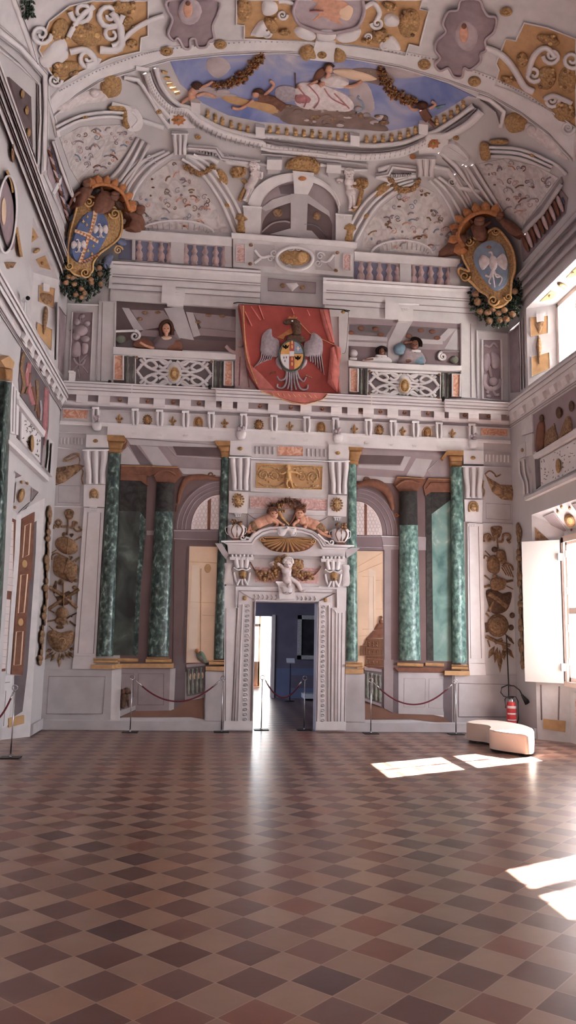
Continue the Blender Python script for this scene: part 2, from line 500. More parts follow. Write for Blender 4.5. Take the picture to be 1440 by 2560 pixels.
# floor tiles: laid on the diagonal, pale and dark terracotta
def floormat():
    m, nt, b = nodes('tiles', 0.3, 0.5); N = nt.nodes; L = nt.links
    g = N.new('ShaderNodeNewGeometry'); mp = N.new('ShaderNodeMapping'); L.new(g.outputs['Position'], mp.inputs['Vector'])
    T = 0.2515
    mp.vector_type = 'POINT'
    mp.inputs['Rotation'].default_value = (0, 0, radians(45)); mp.inputs['Scale'].default_value = (1/T, 1/T, 1/T)
    ax, ay = -0.592, 4.49
    # vertex at (ax, ay)
    rx = (ax*cos(pi/4)-ay*sin(pi/4))/T; ry = (ax*sin(pi/4)+ay*cos(pi/4))/T
    mp.inputs['Location'].default_value = (-rx+20, -ry+60, 0)
    ch = N.new('ShaderNodeTexChecker'); ch.inputs['Scale'].default_value = 1.0
    # keep z of the lookup off the cell border
    add = N.new('ShaderNodeVectorMath'); add.operation = 'ADD'; add.inputs[1].default_value = (0, 0, 0.5); L.new(mp.outputs[0], add.inputs[0])
    L.new(add.outputs[0], ch.inputs['Vector'])
    fl = N.new('ShaderNodeVectorMath'); fl.operation = 'FLOOR'; L.new(add.outputs[0], fl.inputs[0])
    wn = N.new('ShaderNodeTexWhiteNoise'); wn.noise_dimensions = '2D'; wnm=N.new('ShaderNodeVectorMath'); wnm.operation='ADD'; wnm.inputs[1].default_value=(0.5,0.5,0.0); L.new(fl.outputs[0], wnm.inputs[0]); L.new(wnm.outputs[0], wn.inputs['Vector'])
    def rmp(stops):
        r = N.new('ShaderNodeValToRGB'); e = r.color_ramp.elements
        while len(e) < len(stops): e.new(0.5)
        for i, (p, c) in enumerate(stops): e[i].position = p; e[i].color = (*ph(*c, k=KT), 1)
        L.new(wn.outputs['Value'], r.inputs[0]); return r
    KT = 1.32
    dark = rmp([(0, (88, 53, 46)), (0.35, (94, 59, 52)), (0.7, (100, 66, 58)), (0.9, (116, 64, 48)), (1, (72, 48, 48))])
    light = rmp([(0, (126, 93, 76)), (0.4, (133, 100, 83)), (0.8, (140, 109, 90)), (1, (136, 92, 70))])
    mx = N.new('ShaderNodeMix'); mx.data_type = 'RGBA'; L.new(ch.outputs['Fac'], mx.inputs['Factor'])
    L.new(dark.outputs[0], mx.inputs[6]); L.new(light.outputs[0], mx.inputs[7])
    n = noise(nt, 9, 6); mo = N.new('ShaderNodeMix'); mo.data_type = 'RGBA'; mo.blend_type = 'MULTIPLY'; mo.inputs['Factor'].default_value = 0.5
    r2 = ramp(nt, n.outputs['Fac'], [(0.25, (0.86, 0.84, 0.84)), (0.7, (1, 1, 1))]); L.new(mx.outputs[2], mo.inputs[6]); L.new(r2.outputs[0], mo.inputs[7])
    # joints
    fr = N.new('ShaderNodeVectorMath'); fr.operation = 'FRACTION'; L.new(add.outputs[0], fr.inputs[0])
    sx = N.new('ShaderNodeSeparateXYZ'); L.new(fr.outputs[0], sx.inputs[0])
    def pp(o):
        a = N.new('ShaderNodeMath'); a.operation = 'PINGPONG'; a.inputs[1].default_value = 0.5; L.new(o, a.inputs[0]); return a
    px, py = pp(sx.outputs['X']), pp(sx.outputs['Y'])
    mi = N.new('ShaderNodeMath'); mi.operation = 'MINIMUM'; L.new(px.outputs[0], mi.inputs[0]); L.new(py.outputs[0], mi.inputs[1])
    jr = ramp(nt, mi.outputs[0], [(0.004, (1, 1, 1)), (0.018, (0, 0, 0))])
    mj = N.new('ShaderNodeMix'); mj.data_type = 'RGBA'; L.new(jr.outputs[0], mj.inputs['Factor']); L.new(mo.outputs[2], mj.inputs[6]); mj.inputs[7].default_value = (*ph(150, 116, 98, k=KT), 1)
    L.new(mj.outputs[2], b.inputs['Base Color'])
    n3 = noise(nt, 4, 5); r3 = ramp(nt, n3.outputs['Fac'], [(0.3, (0.20,)*3), (0.7, (0.38,)*3)]); b.inputs['Roughness'].default_value=0.3
    # each tile lies a hair out of level, edges worn
    n4 = noise(nt, 7, 3)
    hm = N.new('ShaderNodeMath'); hm.operation = 'MULTIPLY_ADD'; L.new(mi.outputs[0], hm.inputs[0]); hm.inputs[1].default_value = 0.6; L.new(n4.outputs['Fac'], hm.inputs[2])
    bp = N.new('ShaderNodeBump'); bp.inputs['Strength'].default_value = 0.12; bp.inputs['Distance'].default_value = 0.010; L.new(hm.outputs[0], bp.inputs['Height']); L.new(bp.outputs[0], b.inputs['Normal'])
    MATS['tiles'] = m
floormat()
m = MB(); m.box((XL-0.4, Y0, -0.1), (XR+0.45, D+0.4, 0), 'tiles'); struct('floor', m)
# next room floor
m = MB(); m.box((-4.5, D+0.4, -0.1), (5.5, 26, 0), 'tiles'); struct('floor_next_room', m)
# far wall, with the doorway
m = MB()
for a, b in (((XL-0.4, D, 0), (DX0, D+0.4, 11)), ((DX1, D, 0), (XR+0.45, D+0.4, 11)), ((DX0, D, DH), (DX1, D+0.4, 11))): m.box(a, b, 'wall')
struct('wall_far', m)
# vault
m = MB(); NX, NY = 110, 70
xs = [XC-HW*cos(pi*i/NX) for i in range(NX+1)]
ys = [D-RY*(1-cos(pi/2*j/NY)) for j in range(NY+1)]+[9.5, 6, 2, Y0]
vs = [(x, y, ZS if (i in (0, NX) or j == 0) else zv(x, y)) for j, y in enumerate(ys) for i, x in enumerate(xs)]
W = NX+1
fs = [[j*W+i, j*W+i+1, (j+1)*W+i+1, (j+1)*W+i] for j in range(len(ys)-1) for i in range(NX)]
m.add(vs, fs, 'wall', True); struct('ceiling', m)
m = MB(); m.box((XL-0.4, Y0-0.3, -0.1), (XR+0.45, Y0, 11), 'wall'); struct('wall_back', m)
# side walls pierced by splayed niches
NEAR = [12.06, 7.36, 2.66, -2.04]
def niche_rects(): 
    out = []
    for c in NEAR:
        out.append((c-1.04, c+1.04, 0.0, 3.71, c-0.66, c+0.66, 0.0, 3.4)); out.append((c-1.04, c+1.04, 5.98, 7.4, c-0.66, c+0.66, 6.1, 7.33))
    return out
def sidewall(X, XI, name, XO, holes):
    m = MB(); ycut = sorted({Y0, D}|{v for r in niche_rects() for v in r[:2]}); zc = [0, 3.71, 5.98, 7.4, ZS+0.02]
    def q(a, b, c, d, mat='wall'): m.quad(a, b, c, d, mat)
    for i in range(len(ycut)-1):
        for j in range(4):
            y0, y1, z0, z1 = ycut[i], ycut[i+1], zc[j], zc[j+1]
            if any(abs(r[0]-y0) < 1e-6 and abs(r[2]-z0) < 1e-6 for r in niche_rects()): continue
            q((X, y0, z0), (X, y1, z0), (X, y1, z1), (X, y0, z1))
    for (a, b, z0, z1, ia, ib, iz0, iz1) in niche_rects():
        O = [(X, a, z0), (X, b, z0), (X, b, z1), (X, a, z1)]; I = [(XI, ia, iz0), (XI, ib, iz0), (XI, ib, iz1), (XI, ia, iz1)]
        for k in range(1 if z0 == 0 else 0, 4): q(O[k], O[(k+1) % 4], I[(k+1) % 4], I[k], 'white2')
        low = z0 == 0
        if holes:
            w0, w1, y0, y1 = (0.98, 3.2, ia+0.07, ib-0.07) if low else (6.16, 7.30, ia+0.03, ib-0.03)
            # wall around the window opening, with its thickness out to XO
            for (p0, p1, r0, r1) in ((ia, ib, iz0, w0), (ia, ib, w1, iz1), (ia, y0, w0, w1), (y1, ib, w0, w1)):
                m.box((XI, p0, r0), (XO, p1, r1), 'white2')
        else: q(I[0], I[1], I[2], I[3], 'white2')
    return m
struct('wall_right', sidewall(XR, 5.9, 'r', 6.12, True))
struct('wall_left', sidewall(XL, -2.9, 'l', -3.2, False))
# ------------------------------------------------------------------ daylight
w = bpy.data.worlds.new('sky'); SC.world = w; w.use_nodes = True
bg = w.node_tree.nodes['Background']; bg.inputs[0].default_value = (0.78, 0.88, 1.0, 1); bg.inputs[1].default_value = 3.0
sun = bpy.data.lights.new('sun', 'SUN'); so = bpy.data.objects.new('sun', sun); COL.objects.link(so)
sun.energy = 85; sun.angle = radians(0.53); sun.color = (1, 0.95, 0.88)
sd = Vector((-1, -0.53, -0.825)); so.rotation_euler = sd.to_track_quat('-Z', 'Y').to_euler(); so.location = (12, 16, 12)
def area(name, loc, dirv, sx, sy, e, col=(0.86, 0.93, 1.0)):
    l = bpy.data.lights.new(name, 'AREA'); l.shape = 'RECTANGLE'; l.size = sx; l.size_y = sy; l.energy = e; l.color = col
    o = bpy.data.objects.new(name, l); COL.objects.link(o); o.location = loc
    o.rotation_euler = Vector(dirv).to_track_quat('-Z', 'Y').to_euler(); return o
for i, c in enumerate(NEAR):
    # sky light entering each window; the sash stands in front of it
    area('window_daylight_low_%d' % i, (6.2, c, 2.1), (-1, 0, 0.0), 1.2, 2.3, LOWE*(1.25 if i == 0 else 1))
    area('window_daylight_high_%d' % i, (6.2, c, 6.75), (-1, 0, -0.15), 1.25, 1.15, HIGHE)
SC.view_settings.view_transform = 'Standard'; SC.view_settings.look = 'None'; SC.view_settings.gamma = 1; SC.view_settings.use_curve_mapping = False
SC.view_settings.exposure = EXPO
# ------------------------------------------------------------------ glass, linen and other real-world materials
def glassmat():
    m = bpy.data.materials.new('pane'); m.use_nodes = True; nt = m.node_tree; N = nt.nodes; N.clear()
    o = N.new('ShaderNodeOutputMaterial'); mx = N.new('ShaderNodeMixShader'); t = N.new('ShaderNodeBsdfTransparent'); g = N.new('ShaderNodeBsdfGlossy')
    g.inputs['Roughness'].default_value = 0.03; mx.inputs[0].default_value = 0.06
    nt.links.new(t.outputs[0], mx.inputs[1]); nt.links.new(g.outputs[0], mx.inputs[2]); nt.links.new(mx.outputs[0], o.inputs[0]); MATS['pane'] = m
glassmat()
def linen():
    m = bpy.data.materials.new('blind'); m.use_nodes = True; nt = m.node_tree; N = nt.nodes; N.clear()
    o = N.new('ShaderNodeOutputMaterial'); mx = N.new('ShaderNodeMixShader'); t = N.new('ShaderNodeBsdfTranslucent'); g = N.new('ShaderNodeBsdfDiffuse')
    t.inputs[0].default_value = (0.85, 0.84, 0.82, 1); g.inputs[0].default_value = (0.85, 0.85, 0.84, 1); mx.inputs[0].default_value = 0.35
    nt.links.new(t.outputs[0], mx.inputs[1]); nt.links.new(g.outputs[0], mx.inputs[2]); nt.links.new(mx.outputs[0], o.inputs[0]); MATS['blind'] = m
linen()
paint('frame', (196, 176, 166), 0.05, 6)
paint('shutterwhite', (208, 204, 200), 0.02, 2, rough=0.5)
paint('benchwhite', (206, 186, 172), 0.04, 3, rough=0.6)
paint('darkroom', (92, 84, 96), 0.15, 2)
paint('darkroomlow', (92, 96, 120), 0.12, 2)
paint('ropewine', (92, 34, 42), 0.2, 60, rough=0.9)
paint('extred', (176, 40, 46), 0.1, 6, rough=0.35)
paint('labelwhite', (196, 190, 188), 0.1, 30)
paint('canvas', (46, 42, 46), 0.5, 3)
paint('silverframe', (150, 146, 140), 0.3, 30, rough=0.4)
paint('camwhite', (190, 188, 190), 0.02, 3, rough=0.5)
paint('brownwood', (128, 84, 66), 0.2, 9)
MATS['rubber'] = MATS['blackmetal']
# windows of the right wall
wn_i = 0
for c in NEAR:
    for low in (True, False):
        wn_i += 1
        y0, y1, z0, z1 = (c-0.585, c+0.585, 0.98, 3.2) if low else (c-0.625, c+0.625, 6.16, 7.30)
        x0, x1 = 5.90, 5.95
        e = bpy.data.objects.new('window_%d' % wn_i, None); COL.objects.link(e); e.location = (5.95, c, z0); e['kind'] = 'structure'
        m = MB()
        F = 0.045
        for a, b in (((5.88, y0-0.03, z0-0.03), (6.0, y0+F, z1+0.03)), ((5.88, y1-F, z0-0.03), (6.0, y1+0.03, z1+0.03)),
                     ((5.88, y0, z0-0.03), (6.0, y1, z0+F)), ((5.88, y0, z1-F), (6.0, y1, z1+0.03))): m.box(a, b, 'frame')
        m.box((5.92, c-0.014, z0+F), (5.95, c+0.014, z1-F), 'frame') if c == NEAR[0] else m.box((5.90, c-0.05, z0+F), (5.985, c+0.05, z1-F), 'frame')
        if low: m.box((5.89, y0+F, 2.03), (5.99, y1-F, 2.13), 'frame')
        m.build('window_frame', e)
        zs = ([(z0+F, 2.03), (2.13, z1-F)] if low else [(z0+F, z1-F)])
        mm = MB(); g = MB()
        for ya, yb in ((y0+F, c-0.03), (c+0.03, y1-F)):
            for za, zb in zs:
                g.box((5.94, ya, za), (5.944, yb, zb), 'pane')
                for k in range(1, 4):
                    z = za+(zb-za)*k/4; mm.box((5.94, ya, z-0.0035), (5.947, yb, z+0.0035), 'frame')
                for yy, zz in ((ya, za), (yb, za), (ya, zb), (yb, zb)):
                    pass
        mm.build('glazing_bar', e); g.build('pane', e)
        if not low:
            b = MB(); b.box((6.02, y0-0.02, z0-0.02), (6.03, y1+0.02, z1+0.02), 'blind'); b.build('added_blind', e)  # blind added to keep the sun from entering the upper windows
        elif c == NEAR[0]:
            hg = MB()
            for z in (1.22, 1.75, 2.35, 2.95): hg.box((5.865, y1-0.035, z), (5.885, y1-0.012, z+0.11), 'camwhite')
            hg.build('hinge', e)
# architrave and apron of the far lower window
m = MB()
for ya, yb in ((12.64, 12.72), (11.40, 11.48)): m.box((5.84, ya, 0.9), (5.92, yb, 3.28), 'frame')
m.box((5.84, 11.40, 3.20), (5.92, 12.72, 3.30), 'frame'); m.box((5.82, 11.40, 0.88), (5.92, 12.72, 0.955), 'frame')
struct('trim_1', m)
m = MB(); m.box((5.86, 11.60, 0.18), (5.90, 12.52, 0.80), 'white2'); m.box((5.85, 11.7, 0.28), (5.87, 12.42, 0.70), 'pinkmarble'); struct('trim_2', m)
# open shutter
H = Vector((5.80, 12.70, 0)); Lf = Vector((5.335, 13.13, 0)); dv = (Lf-H).normalized(); nv = Vector((-dv.y, dv.x, 0))
if nv.dot(EYE-H) < 0: nv = -nv
vs = []
for z in (0.925, 3.245):
    for p in (H, Lf, Lf-nv*0.035, H-nv*0.035): vs.append((p.x, p.y, z))
m = MB(); m.add(vs, [[0, 1, 2, 3], [4, 7, 6, 5], [0, 4, 5, 1], [1, 5, 6, 2], [2, 6, 7, 3], [3, 7, 4, 0]], 'shutterwhite')
hg = MB()
for z in (1.12, 2.9):
    p = H+nv*0.012; hg.box((p.x-0.03, p.y-0.03, z), (p.x+0.055, p.y+0.012, z+0.12), 'camwhite')
thing('window_shutter', 'tall plain white wooden shutter swung open beside the lower right window', 'shutter', [('panel', m), ('hinge', hg)])
# bench: a serpentine white ottoman
TP = Plane((0, 0, 0.30), (0, 0, 1))
bp = spl([(1166, 1804), (1196, 1799), (1246, 1801), (1292, 1808), (1322, 1816), (1334, 1824), (1333, 1834), (1318, 1837), (1300, 1835), (1250, 1829), (1224, 1824), (1226, 1818), (1220, 1813), (1200, 1810), (1180, 1808)], True, 4)
P = [TP(x, y)[0] for x, y in bp]; cx = sum(p.x for p in P)/len(P); cy = sum(p.y for p in P)/len(P)
def ringz(z, k): return [(p.x+(cx-p.x)*k, p.y+(cy-p.y)*k, z) for p in P]
m = MB(); n = len(P); rows = [ringz(0.035, 0), ringz(0.275, 0), ringz(0.293, 0.012), ringz(0.30, 0.04)]
m.add([v for r in rows for v in r], [[j*n+i, j*n+(i+1) % n, (j+1)*n+(i+1) % n, (j+1)*n+i] for j in range(3) for i in range(n)], 'benchwhite', True)
m.add(rows[3], [list(range(n))], 'benchwhite')
ft = MB(); rr = [ringz(0.0, 0.08), ringz(0.036, 0.08)]
ft.add([v for r in rr for v in r], [[i, (i+1) % n, n+(i+1) % n, n+i] for i in range(n)], 'blackmetal')
thing('bench', 'low white upholstered ottoman bench with curved end standing in the sun patch', 'bench', [('seat', m), ('plinth', ft)])
# stanchions and ropes
def stanchion(x, y, label, rot=0.0, first=[None]):
    if first[0] is None:
        b = MB(); b.box((x-0.125, y-0.10, 0), (x+0.125, y+0.10, 0.012), 'blackmetal')
        p = MB(); p.rod([(x, y, 0.01), (x, y, 0.84)], 0.0095, 'chrome', 10); p.lathe(x, y, [(0.0095, 0.01), (0.024, 0.012), (0.010, 0.03)], 'chrome', 12)
        r = MB(); pts = [(x+0.0+0.036*cos(t), y, 0.878+0.036*sin(t)) for t in [-pi/2+i*pi/7 for i in range(15)]]; r.rod(pts, 0.007, 'chrome', 8, cap=False); r.lathe(x, y, [(0.004, 0.835), (0.016, 0.84), (0.016, 0.85), (0.004, 0.856)], 'chrome', 10)
        first[0] = thing('stanchion', label, 'stanchion', [('base', b), ('pole', p), ('hook', r)], 'chrome rope stanchions'); return first[0]
    s = first[0]; o = s.copy(); COL.objects.link(o); o.location = (x, y, 0); o['label'] = label
    for ch in list(s.children):
        c = ch.copy(); COL.objects.link(c); c.parent = o
    return o
SP = [(-2.38, 10.99, 'nearest chrome stanchion, at the left wall with its rope leaving the picture'),
      (-1.106, 13.70, 'chrome stanchion in front of the painted dog, left end of the left rope'),
      (0.376, 13.80, 'chrome stanchion just left of the doorway pilaster, right end of the left rope'),
      (1.063, 14.16, 'chrome stanchion standing in the left half of the doorway'),
      (1.80, 14.16, 'chrome stanchion standing in the right half of the doorway'),
      (2.876, 13.735, 'chrome stanchion just right of the doorway below the painted birdcage'),
      (4.333, 13.696, 'chrome stanchion nearest the white bench'),
      (-2.45, 9.3, 'chrome stanchion outside the picture on the left')]
for x, y, lb in SP: stanchion(x, y, lb)
def rope(a, b, sag, lab):
    A = Vector((a[0], a[1], 0.845)); B = Vector((b[0], b[1], 0.845)); d = (B-A).normalized(); A += d*0.045; B -= d*0.045
    pts = []
    for i in range(25):
        t = i/24; p = A.lerp(B, t); p.z -= sag*(1-(2*t-1)**2)*1.0; pts.append(p)
    m = MB(); m.rod(pts[1:-1], 0.0125, 'ropewine', 8)
    e = MB(); e.rod(pts[:3], 0.009, 'chrome', 8, rs=[0.006, 0.014, 0.015]); e.rod(pts[-3:][::-1], 0.009, 'chrome', 8, rs=[0.006, 0.014, 0.015])
    thing('barrier_rope', lab, 'rope', [('rope', m), ('end_fitting', e)], 'wine red barrier ropes')
rope(SP[1], SP[2], 0.35, 'wine red rope hanging across the painted loggia left of the doorway')
rope(SP[3], SP[4], 0.30, 'wine red rope hanging across the doorway')
rope(SP[5], SP[6], 0.36, 'wine red rope hanging across the painted loggia right of the doorway')
rope(SP[7], SP[0], 0.30, 'wine red rope at the left edge of the picture')
# fire extinguisher on its stand
ex, ey = 5.235, 13.5
cy_ = MB(); cy_.lathe(ex, ey, [(0.07, 0.03), (0.082, 0.05), (0.082, 0.50), (0.07, 0.55), (0.03, 0.60), (0.02, 0.63)], 'extred', 20)
lb = MB(); 
for z0, z1, mt in ((0.46, 0.50, 'labelwhite'), (0.36, 0.385, 'labelwhite'), (0.26, 0.28, 'labelwhite'), (0.13, 0.20, 'labelwhite')):
    ang = [radians(a) for a in range(200, 331, 10)]
    v = [(ex+0.0835*cos(t), ey+0.0835*sin(t), z) for z in (z0, z1) for t in ang]; k = len(ang)
    lb.add(v, [[i, i+1, k+i+1, k+i] for i in range(k-1)], mt, True)
tp = MB(); tp.lathe(ex, ey, [(0.035, 0.50), (0.06, 0.53), (0.055, 0.60), (0.02, 0.64)], 'chrome', 14); tp.box((ex-0.05, ey-0.02, 0.63), (ex+0.04, ey+0.02, 0.66), 'blackmetal')
hs = MB(); hs.rod([Vector((ex-0.03, ey-0.03, 0.62)), Vector((ex-0.14, ey-0.03, 0.66)), Vector((ex-0.19, ey-0.03, 0.72)), Vector((ex-0.17, ey-0.03, 0.80)), Vector((ex-0.08, ey-0.04, 0.84)), Vector((ex+0.04, ey-0.05, 0.83)), Vector((ex+0.13, ey-0.06, 0.76)), Vector((ex+0.18, ey-0.06, 0.66))], 0.010, 'blackmetal', 8)
hs.rod([Vector((ex+0.16, ey-0.06, 0.69)), Vector((ex+0.26, ey-0.07, 0.55))], 0.03, 'blackmetal', 10, rs=[0.016, 0.052])
hs.rod([Vector((ex-0.10, ey, 0.46)), Vector((ex-0.11, ey, 0.60)), Vector((ex-0.08, ey, 0.64)), Vector((ex+0.08, ey, 0.65)), Vector((ex+0.12, ey, 0.58)), Vector((ex+0.12, ey, 0.28)), Vector((ex+0.09, ey, 0.2))], 0.008, 'blackmetal', 6)
thing('fire_extinguisher', 'red fire extinguisher with black hose and horn in the right corner', 'fire extinguisher', [('cylinder', cy_), ('label_band', lb), ('valve', tp), ('hose', hs)])
st = MB(); st.rod([(ex-0.005, ey+0.10, 0.0), (ex, ey+0.10, 0.9), (ex-0.02, ey+0.10, 1.66)], 0.011, 'blackmetal', 8)
sb = MB(); sb.lathe(ex, ey+0.06, [(0.13, 0.0), (0.13, 0.02), (0.02, 0.026)], 'blackmetal', 18)
thing('extinguisher_stand', 'thin black pole stand rising behind the fire extinguisher', 'stand', [('pole', st), ('base', sb)])
# small fittings
def boxat(px, py, surf, w, h, d, mat, up=True):
    P, n = SUR[surf](px, py); t = Vector((0, 0, 1)).cross(n).normalized(); m = MB(); u = Vector((0, 0, 1)); vs = []
    for k in (0, d):
        for a, b in ((-1, -1), (1, -1), (1, 1), (-1, 1)): vs.append(P+t*a*w/2+u*b*h/2+n*k)
    m.add(vs, [[3, 2, 1, 0], [4, 5, 6, 7], [0, 1, 5, 4], [1, 2, 6, 5], [2, 3, 7, 6], [3, 0, 4, 7]], mat); return m, P, n
m, P, n = boxat(490, 1809, 'F', 0.10, 0.065, 0.03, 'camwhite'); solo('wall_socket', 'small white socket plate on the grey step left of the doorway', 'socket', m)
m = MB(); m.box((-2.40, D-0.36, 5.80), (-2.30, D-0.29, 5.99), 'camwhite'); m2 = MB(); m2.box((-2.41, D-0.37, 5.96), (-2.32, D-0.30, 6.0), 'camwhite')
thing('motion_sensor', 'small white sensor box mounted on the cornice in the left corner', 'sensor', [('housing', m), ('cap', m2)])
P = SUR['L'](66, 750)[0]
m = MB(); q = Plane((XL+0.11, 0, 0), (1, 0, 0))(66, 750)[0]; m.rod([q+Vector((-0.05, 0.1, 0.03)), q+Vector((0.03, -0.06, 0))], 0.035, 'camwhite', 12)
m2 = MB(); m2.rod([q+Vector((0.03, -0.06, 0)), q+Vector((0.037, -0.075, -0.002))], 0.028, 'blackmetal', 12); m3 = MB(); m3.rod([q+Vector((-0.02, 0.02, -0.02)), q+Vector((-0.02, 0.02, -0.19))], 0.012, 'camwhite', 8)
thing('security_camera', 'white security camera on a bracket above the left wall cornice', 'camera', [('housing', m), ('lens', m2), ('bracket', m3)])
for px, py, lbl in ((273, 955, 'small black spotlight on the cornice below the left marble panel'), (524, 972, 'small black spotlight on the cornice left of the red banner'), (1109, 999, 'small black spotlight on the cornice right of the right parapet')):
    P = SUR['F'](px, py)[0]; m = MB(); P.z = 5.83; P.x *= 0.976; m.rod([(P.x, D-0.33 if px < 1000 else D-.27, P.z-0.02), (P.x+0.01, D-0.33, P.z+0.04)], 0.026, 'blackmetal', 10); solo('spotlight', lbl, 'spotlight', m, 'cornice spotlights')
# ------------------------------------------------------------------ the room beyond the doorway
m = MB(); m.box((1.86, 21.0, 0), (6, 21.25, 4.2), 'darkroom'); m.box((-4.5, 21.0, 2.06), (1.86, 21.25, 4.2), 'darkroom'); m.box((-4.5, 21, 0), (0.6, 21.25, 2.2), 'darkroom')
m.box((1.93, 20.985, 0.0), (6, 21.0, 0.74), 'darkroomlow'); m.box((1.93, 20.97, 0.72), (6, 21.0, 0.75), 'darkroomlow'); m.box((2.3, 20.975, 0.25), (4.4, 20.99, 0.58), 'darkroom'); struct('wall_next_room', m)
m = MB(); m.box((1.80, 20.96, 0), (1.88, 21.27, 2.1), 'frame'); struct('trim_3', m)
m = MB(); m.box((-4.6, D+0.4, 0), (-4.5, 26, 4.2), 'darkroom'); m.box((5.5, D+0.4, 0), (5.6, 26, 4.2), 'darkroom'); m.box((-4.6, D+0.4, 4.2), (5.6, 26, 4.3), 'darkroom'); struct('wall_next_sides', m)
m = MB(); m.box((-4.5, 25.3, 0), (0.9, 25.5, 4.2), 'creamlit'); m.box((2.3, 25.3, 0), (5.5, 25.5, 4.2), 'creamlit'); m.box((0.9, 25.3, 2.5), (2.3, 25.5, 4.2), 'creamlit'); struct('wall_far_room', m)
e = bpy.data.objects.new('window_9', None); COL.objects.link(e); e.location = (1.6, 25.3, 0); e['kind'] = 'structure'
m = MB()
for x0, x1 in ((0.9, 1.0), (1.76, 1.84), (2.24, 2.3)): m.box((x0, 25.32, 0), (x1, 25.4, 2.5), 'cream')
m.box((0.9, 25.32, 0), (1.8, 25.38, 0.75), 'cream'); m.box((0.9, 25.32, 1.82), (1.8, 25.38, 1.90), 'cream'); m.box((0.9, 25.32, 2.3), (2.3, 25.4, 2.5), 'cream'); m.box((1.3, 25.33, 0.75), (1.36, 25.38, 2.3), 'cream')
m.build('window_frame', e); m = MB(); m.box((0.9, 25.36, 0.7), (1.8, 25.364, 2.4), 'pane'); m.build('pane', e)
m = MB(); pts = [(1.82+0.5*i/30, 25.26+0.02*sin(i*1.3)) for i in range(31)]
m.add([(x, y, z) for z in (0.12, 2.3) for x, y in pts], [[i, i+1, 31+i+1, 31+i] for i in range(30)], 'blind', True)
solo('curtain', 'white sunlit curtain seen through the doorway beside the far window', 'curtain', m)
area('next_room_daylight', (-4.3, 18.0, 2.2), (1, 0.05, -0.25), 1.6, 2.4, NEXTE, (0.58, 0.68, 1.0))
area('far_room_daylight', (1.5, 25.9, 1.6), (0, -1, -0.1), 1.5, 2.2, FARE, (0.92, 0.96, 1.0))
fr = MB()
for a, b in (((2.46, 20.93, 0.98), (2.56, 21, 2.10)), ((3.60, 20.93, 0.98), (3.70, 21, 2.10)), ((2.46, 20.93, 2.0), (3.70, 21, 2.10)), ((2.46, 20.93, 0.98), (3.70, 21, 1.08))): fr.box(a, b, 'silverframe')
cv = MB(); cv.box((2.55, 20.96, 1.07), (3.61, 20.99, 2.01), 'canvas')
thing('framed_painting', 'dark canvas in a silver frame on the wall beyond the doorway', 'painting', [('frame', fr), ('canvas', cv)])
pl = MB(); pl.add([(2.08, 19.9, 0.93), (2.28, 19.9, 0.93), (2.28, 20.0, 1.03), (2.08, 20.0, 1.03), (2.08, 19.92, 0.91), (2.28, 19.92, 0.91), (2.28, 20.02, 1.01), (2.08, 20.02, 1.01)], [[0, 1, 2, 3], [4, 7, 6, 5], [0, 4, 5, 1], [1, 5, 6, 2], [2, 6, 7, 3], [3, 7, 4, 0]], 'camwhite')
lg = MB(); lg.rod([(2.18, 19.98, 0), (2.18, 19.98, 0.95)], 0.012, 'blackmetal', 8); lg.lathe(2.18, 19.98, [(0.12, 0), (0.12, 0.015), (0.02, 0.02)], 'blackmetal', 14)
thing('label_stand', 'small white caption panel on a stand beyond the doorway', 'stand', [('panel', pl), ('leg', lg)])
m = MB(); m.box((2.55, 20.2, 0.05), (3.4, 20.7, 0.16), 'camwhite'); m.box((2.6, 20.25, 0), (3.35, 20.65, 0.05), 'blackmetal')
solo('low_platform', 'low white platform on the floor under the framed painting', 'platform', m)
# ================================================================== PAINTED AND STUCCO WORK OF THE FAR WALL
# ---- ornament helpers: centres in pixels of the survey photograph
def mask_parts(cx, cy, s, mat='reliefgold', lion=False, surf='F', b=0.0, hairm='gold'):
    f = MB(surf, base=b); f.ell(cx, cy, s*0.62, s*0.85, mat, b+0.01, 0.045, raw=True, n=18)
    f.ell(cx, cy+s*0.12, s*0.14, s*0.26, mat, b+0.045, 0.025, raw=True, n=8)
    for k in (-1, 1):
        f.ell(cx+k*s*0.26, cy-s*0.14, s*0.15, s*0.09, 'dumber', b+0.045, 0.006, raw=True, n=8)
        f.tube([(cx+k*s*0.05, cy-s*0.26), (cx+k*s*0.26, cy-s*0.36), (cx+k*s*0.46, cy-s*0.24)], s*0.12, mat, b+0.04, raw=True)
        f.ell(cx+k*s*0.34, cy+s*0.14, s*0.17, s*0.17, mat, b+0.032, 0.02, raw=True, n=8)
    f.ell(cx, cy+s*0.50, s*0.22, s*0.07, 'dumber', b+0.042, 0.004, raw=True, n=8)
    h = MB(surf, base=b)
    if lion:
        for i in range(14):
            a = 2*pi*i/14+0.2; r0 = s*0.6; h.leaf(cx+cos(a)*r0, cy+sin(a)*r0*1.15, cx+cos(a)*s*1.05, cy+sin(a)*s*1.2, s*0.2, hairm, b+0.025)
    else:
        h.tube([(cx-s*0.75, cy+s*0.9), (cx-s*0.78, cy-s*0.1), (cx-s*0.5, cy-s*0.75), (cx, cy-s*0.98), (cx+s*0.5, cy-s*0.75), (cx+s*0.78, cy-s*0.1), (cx+s*0.72, cy+s*0.9)], s*0.34, hairm, b+0.012, raw=True)
    return [('face', f), ('hair', h)]
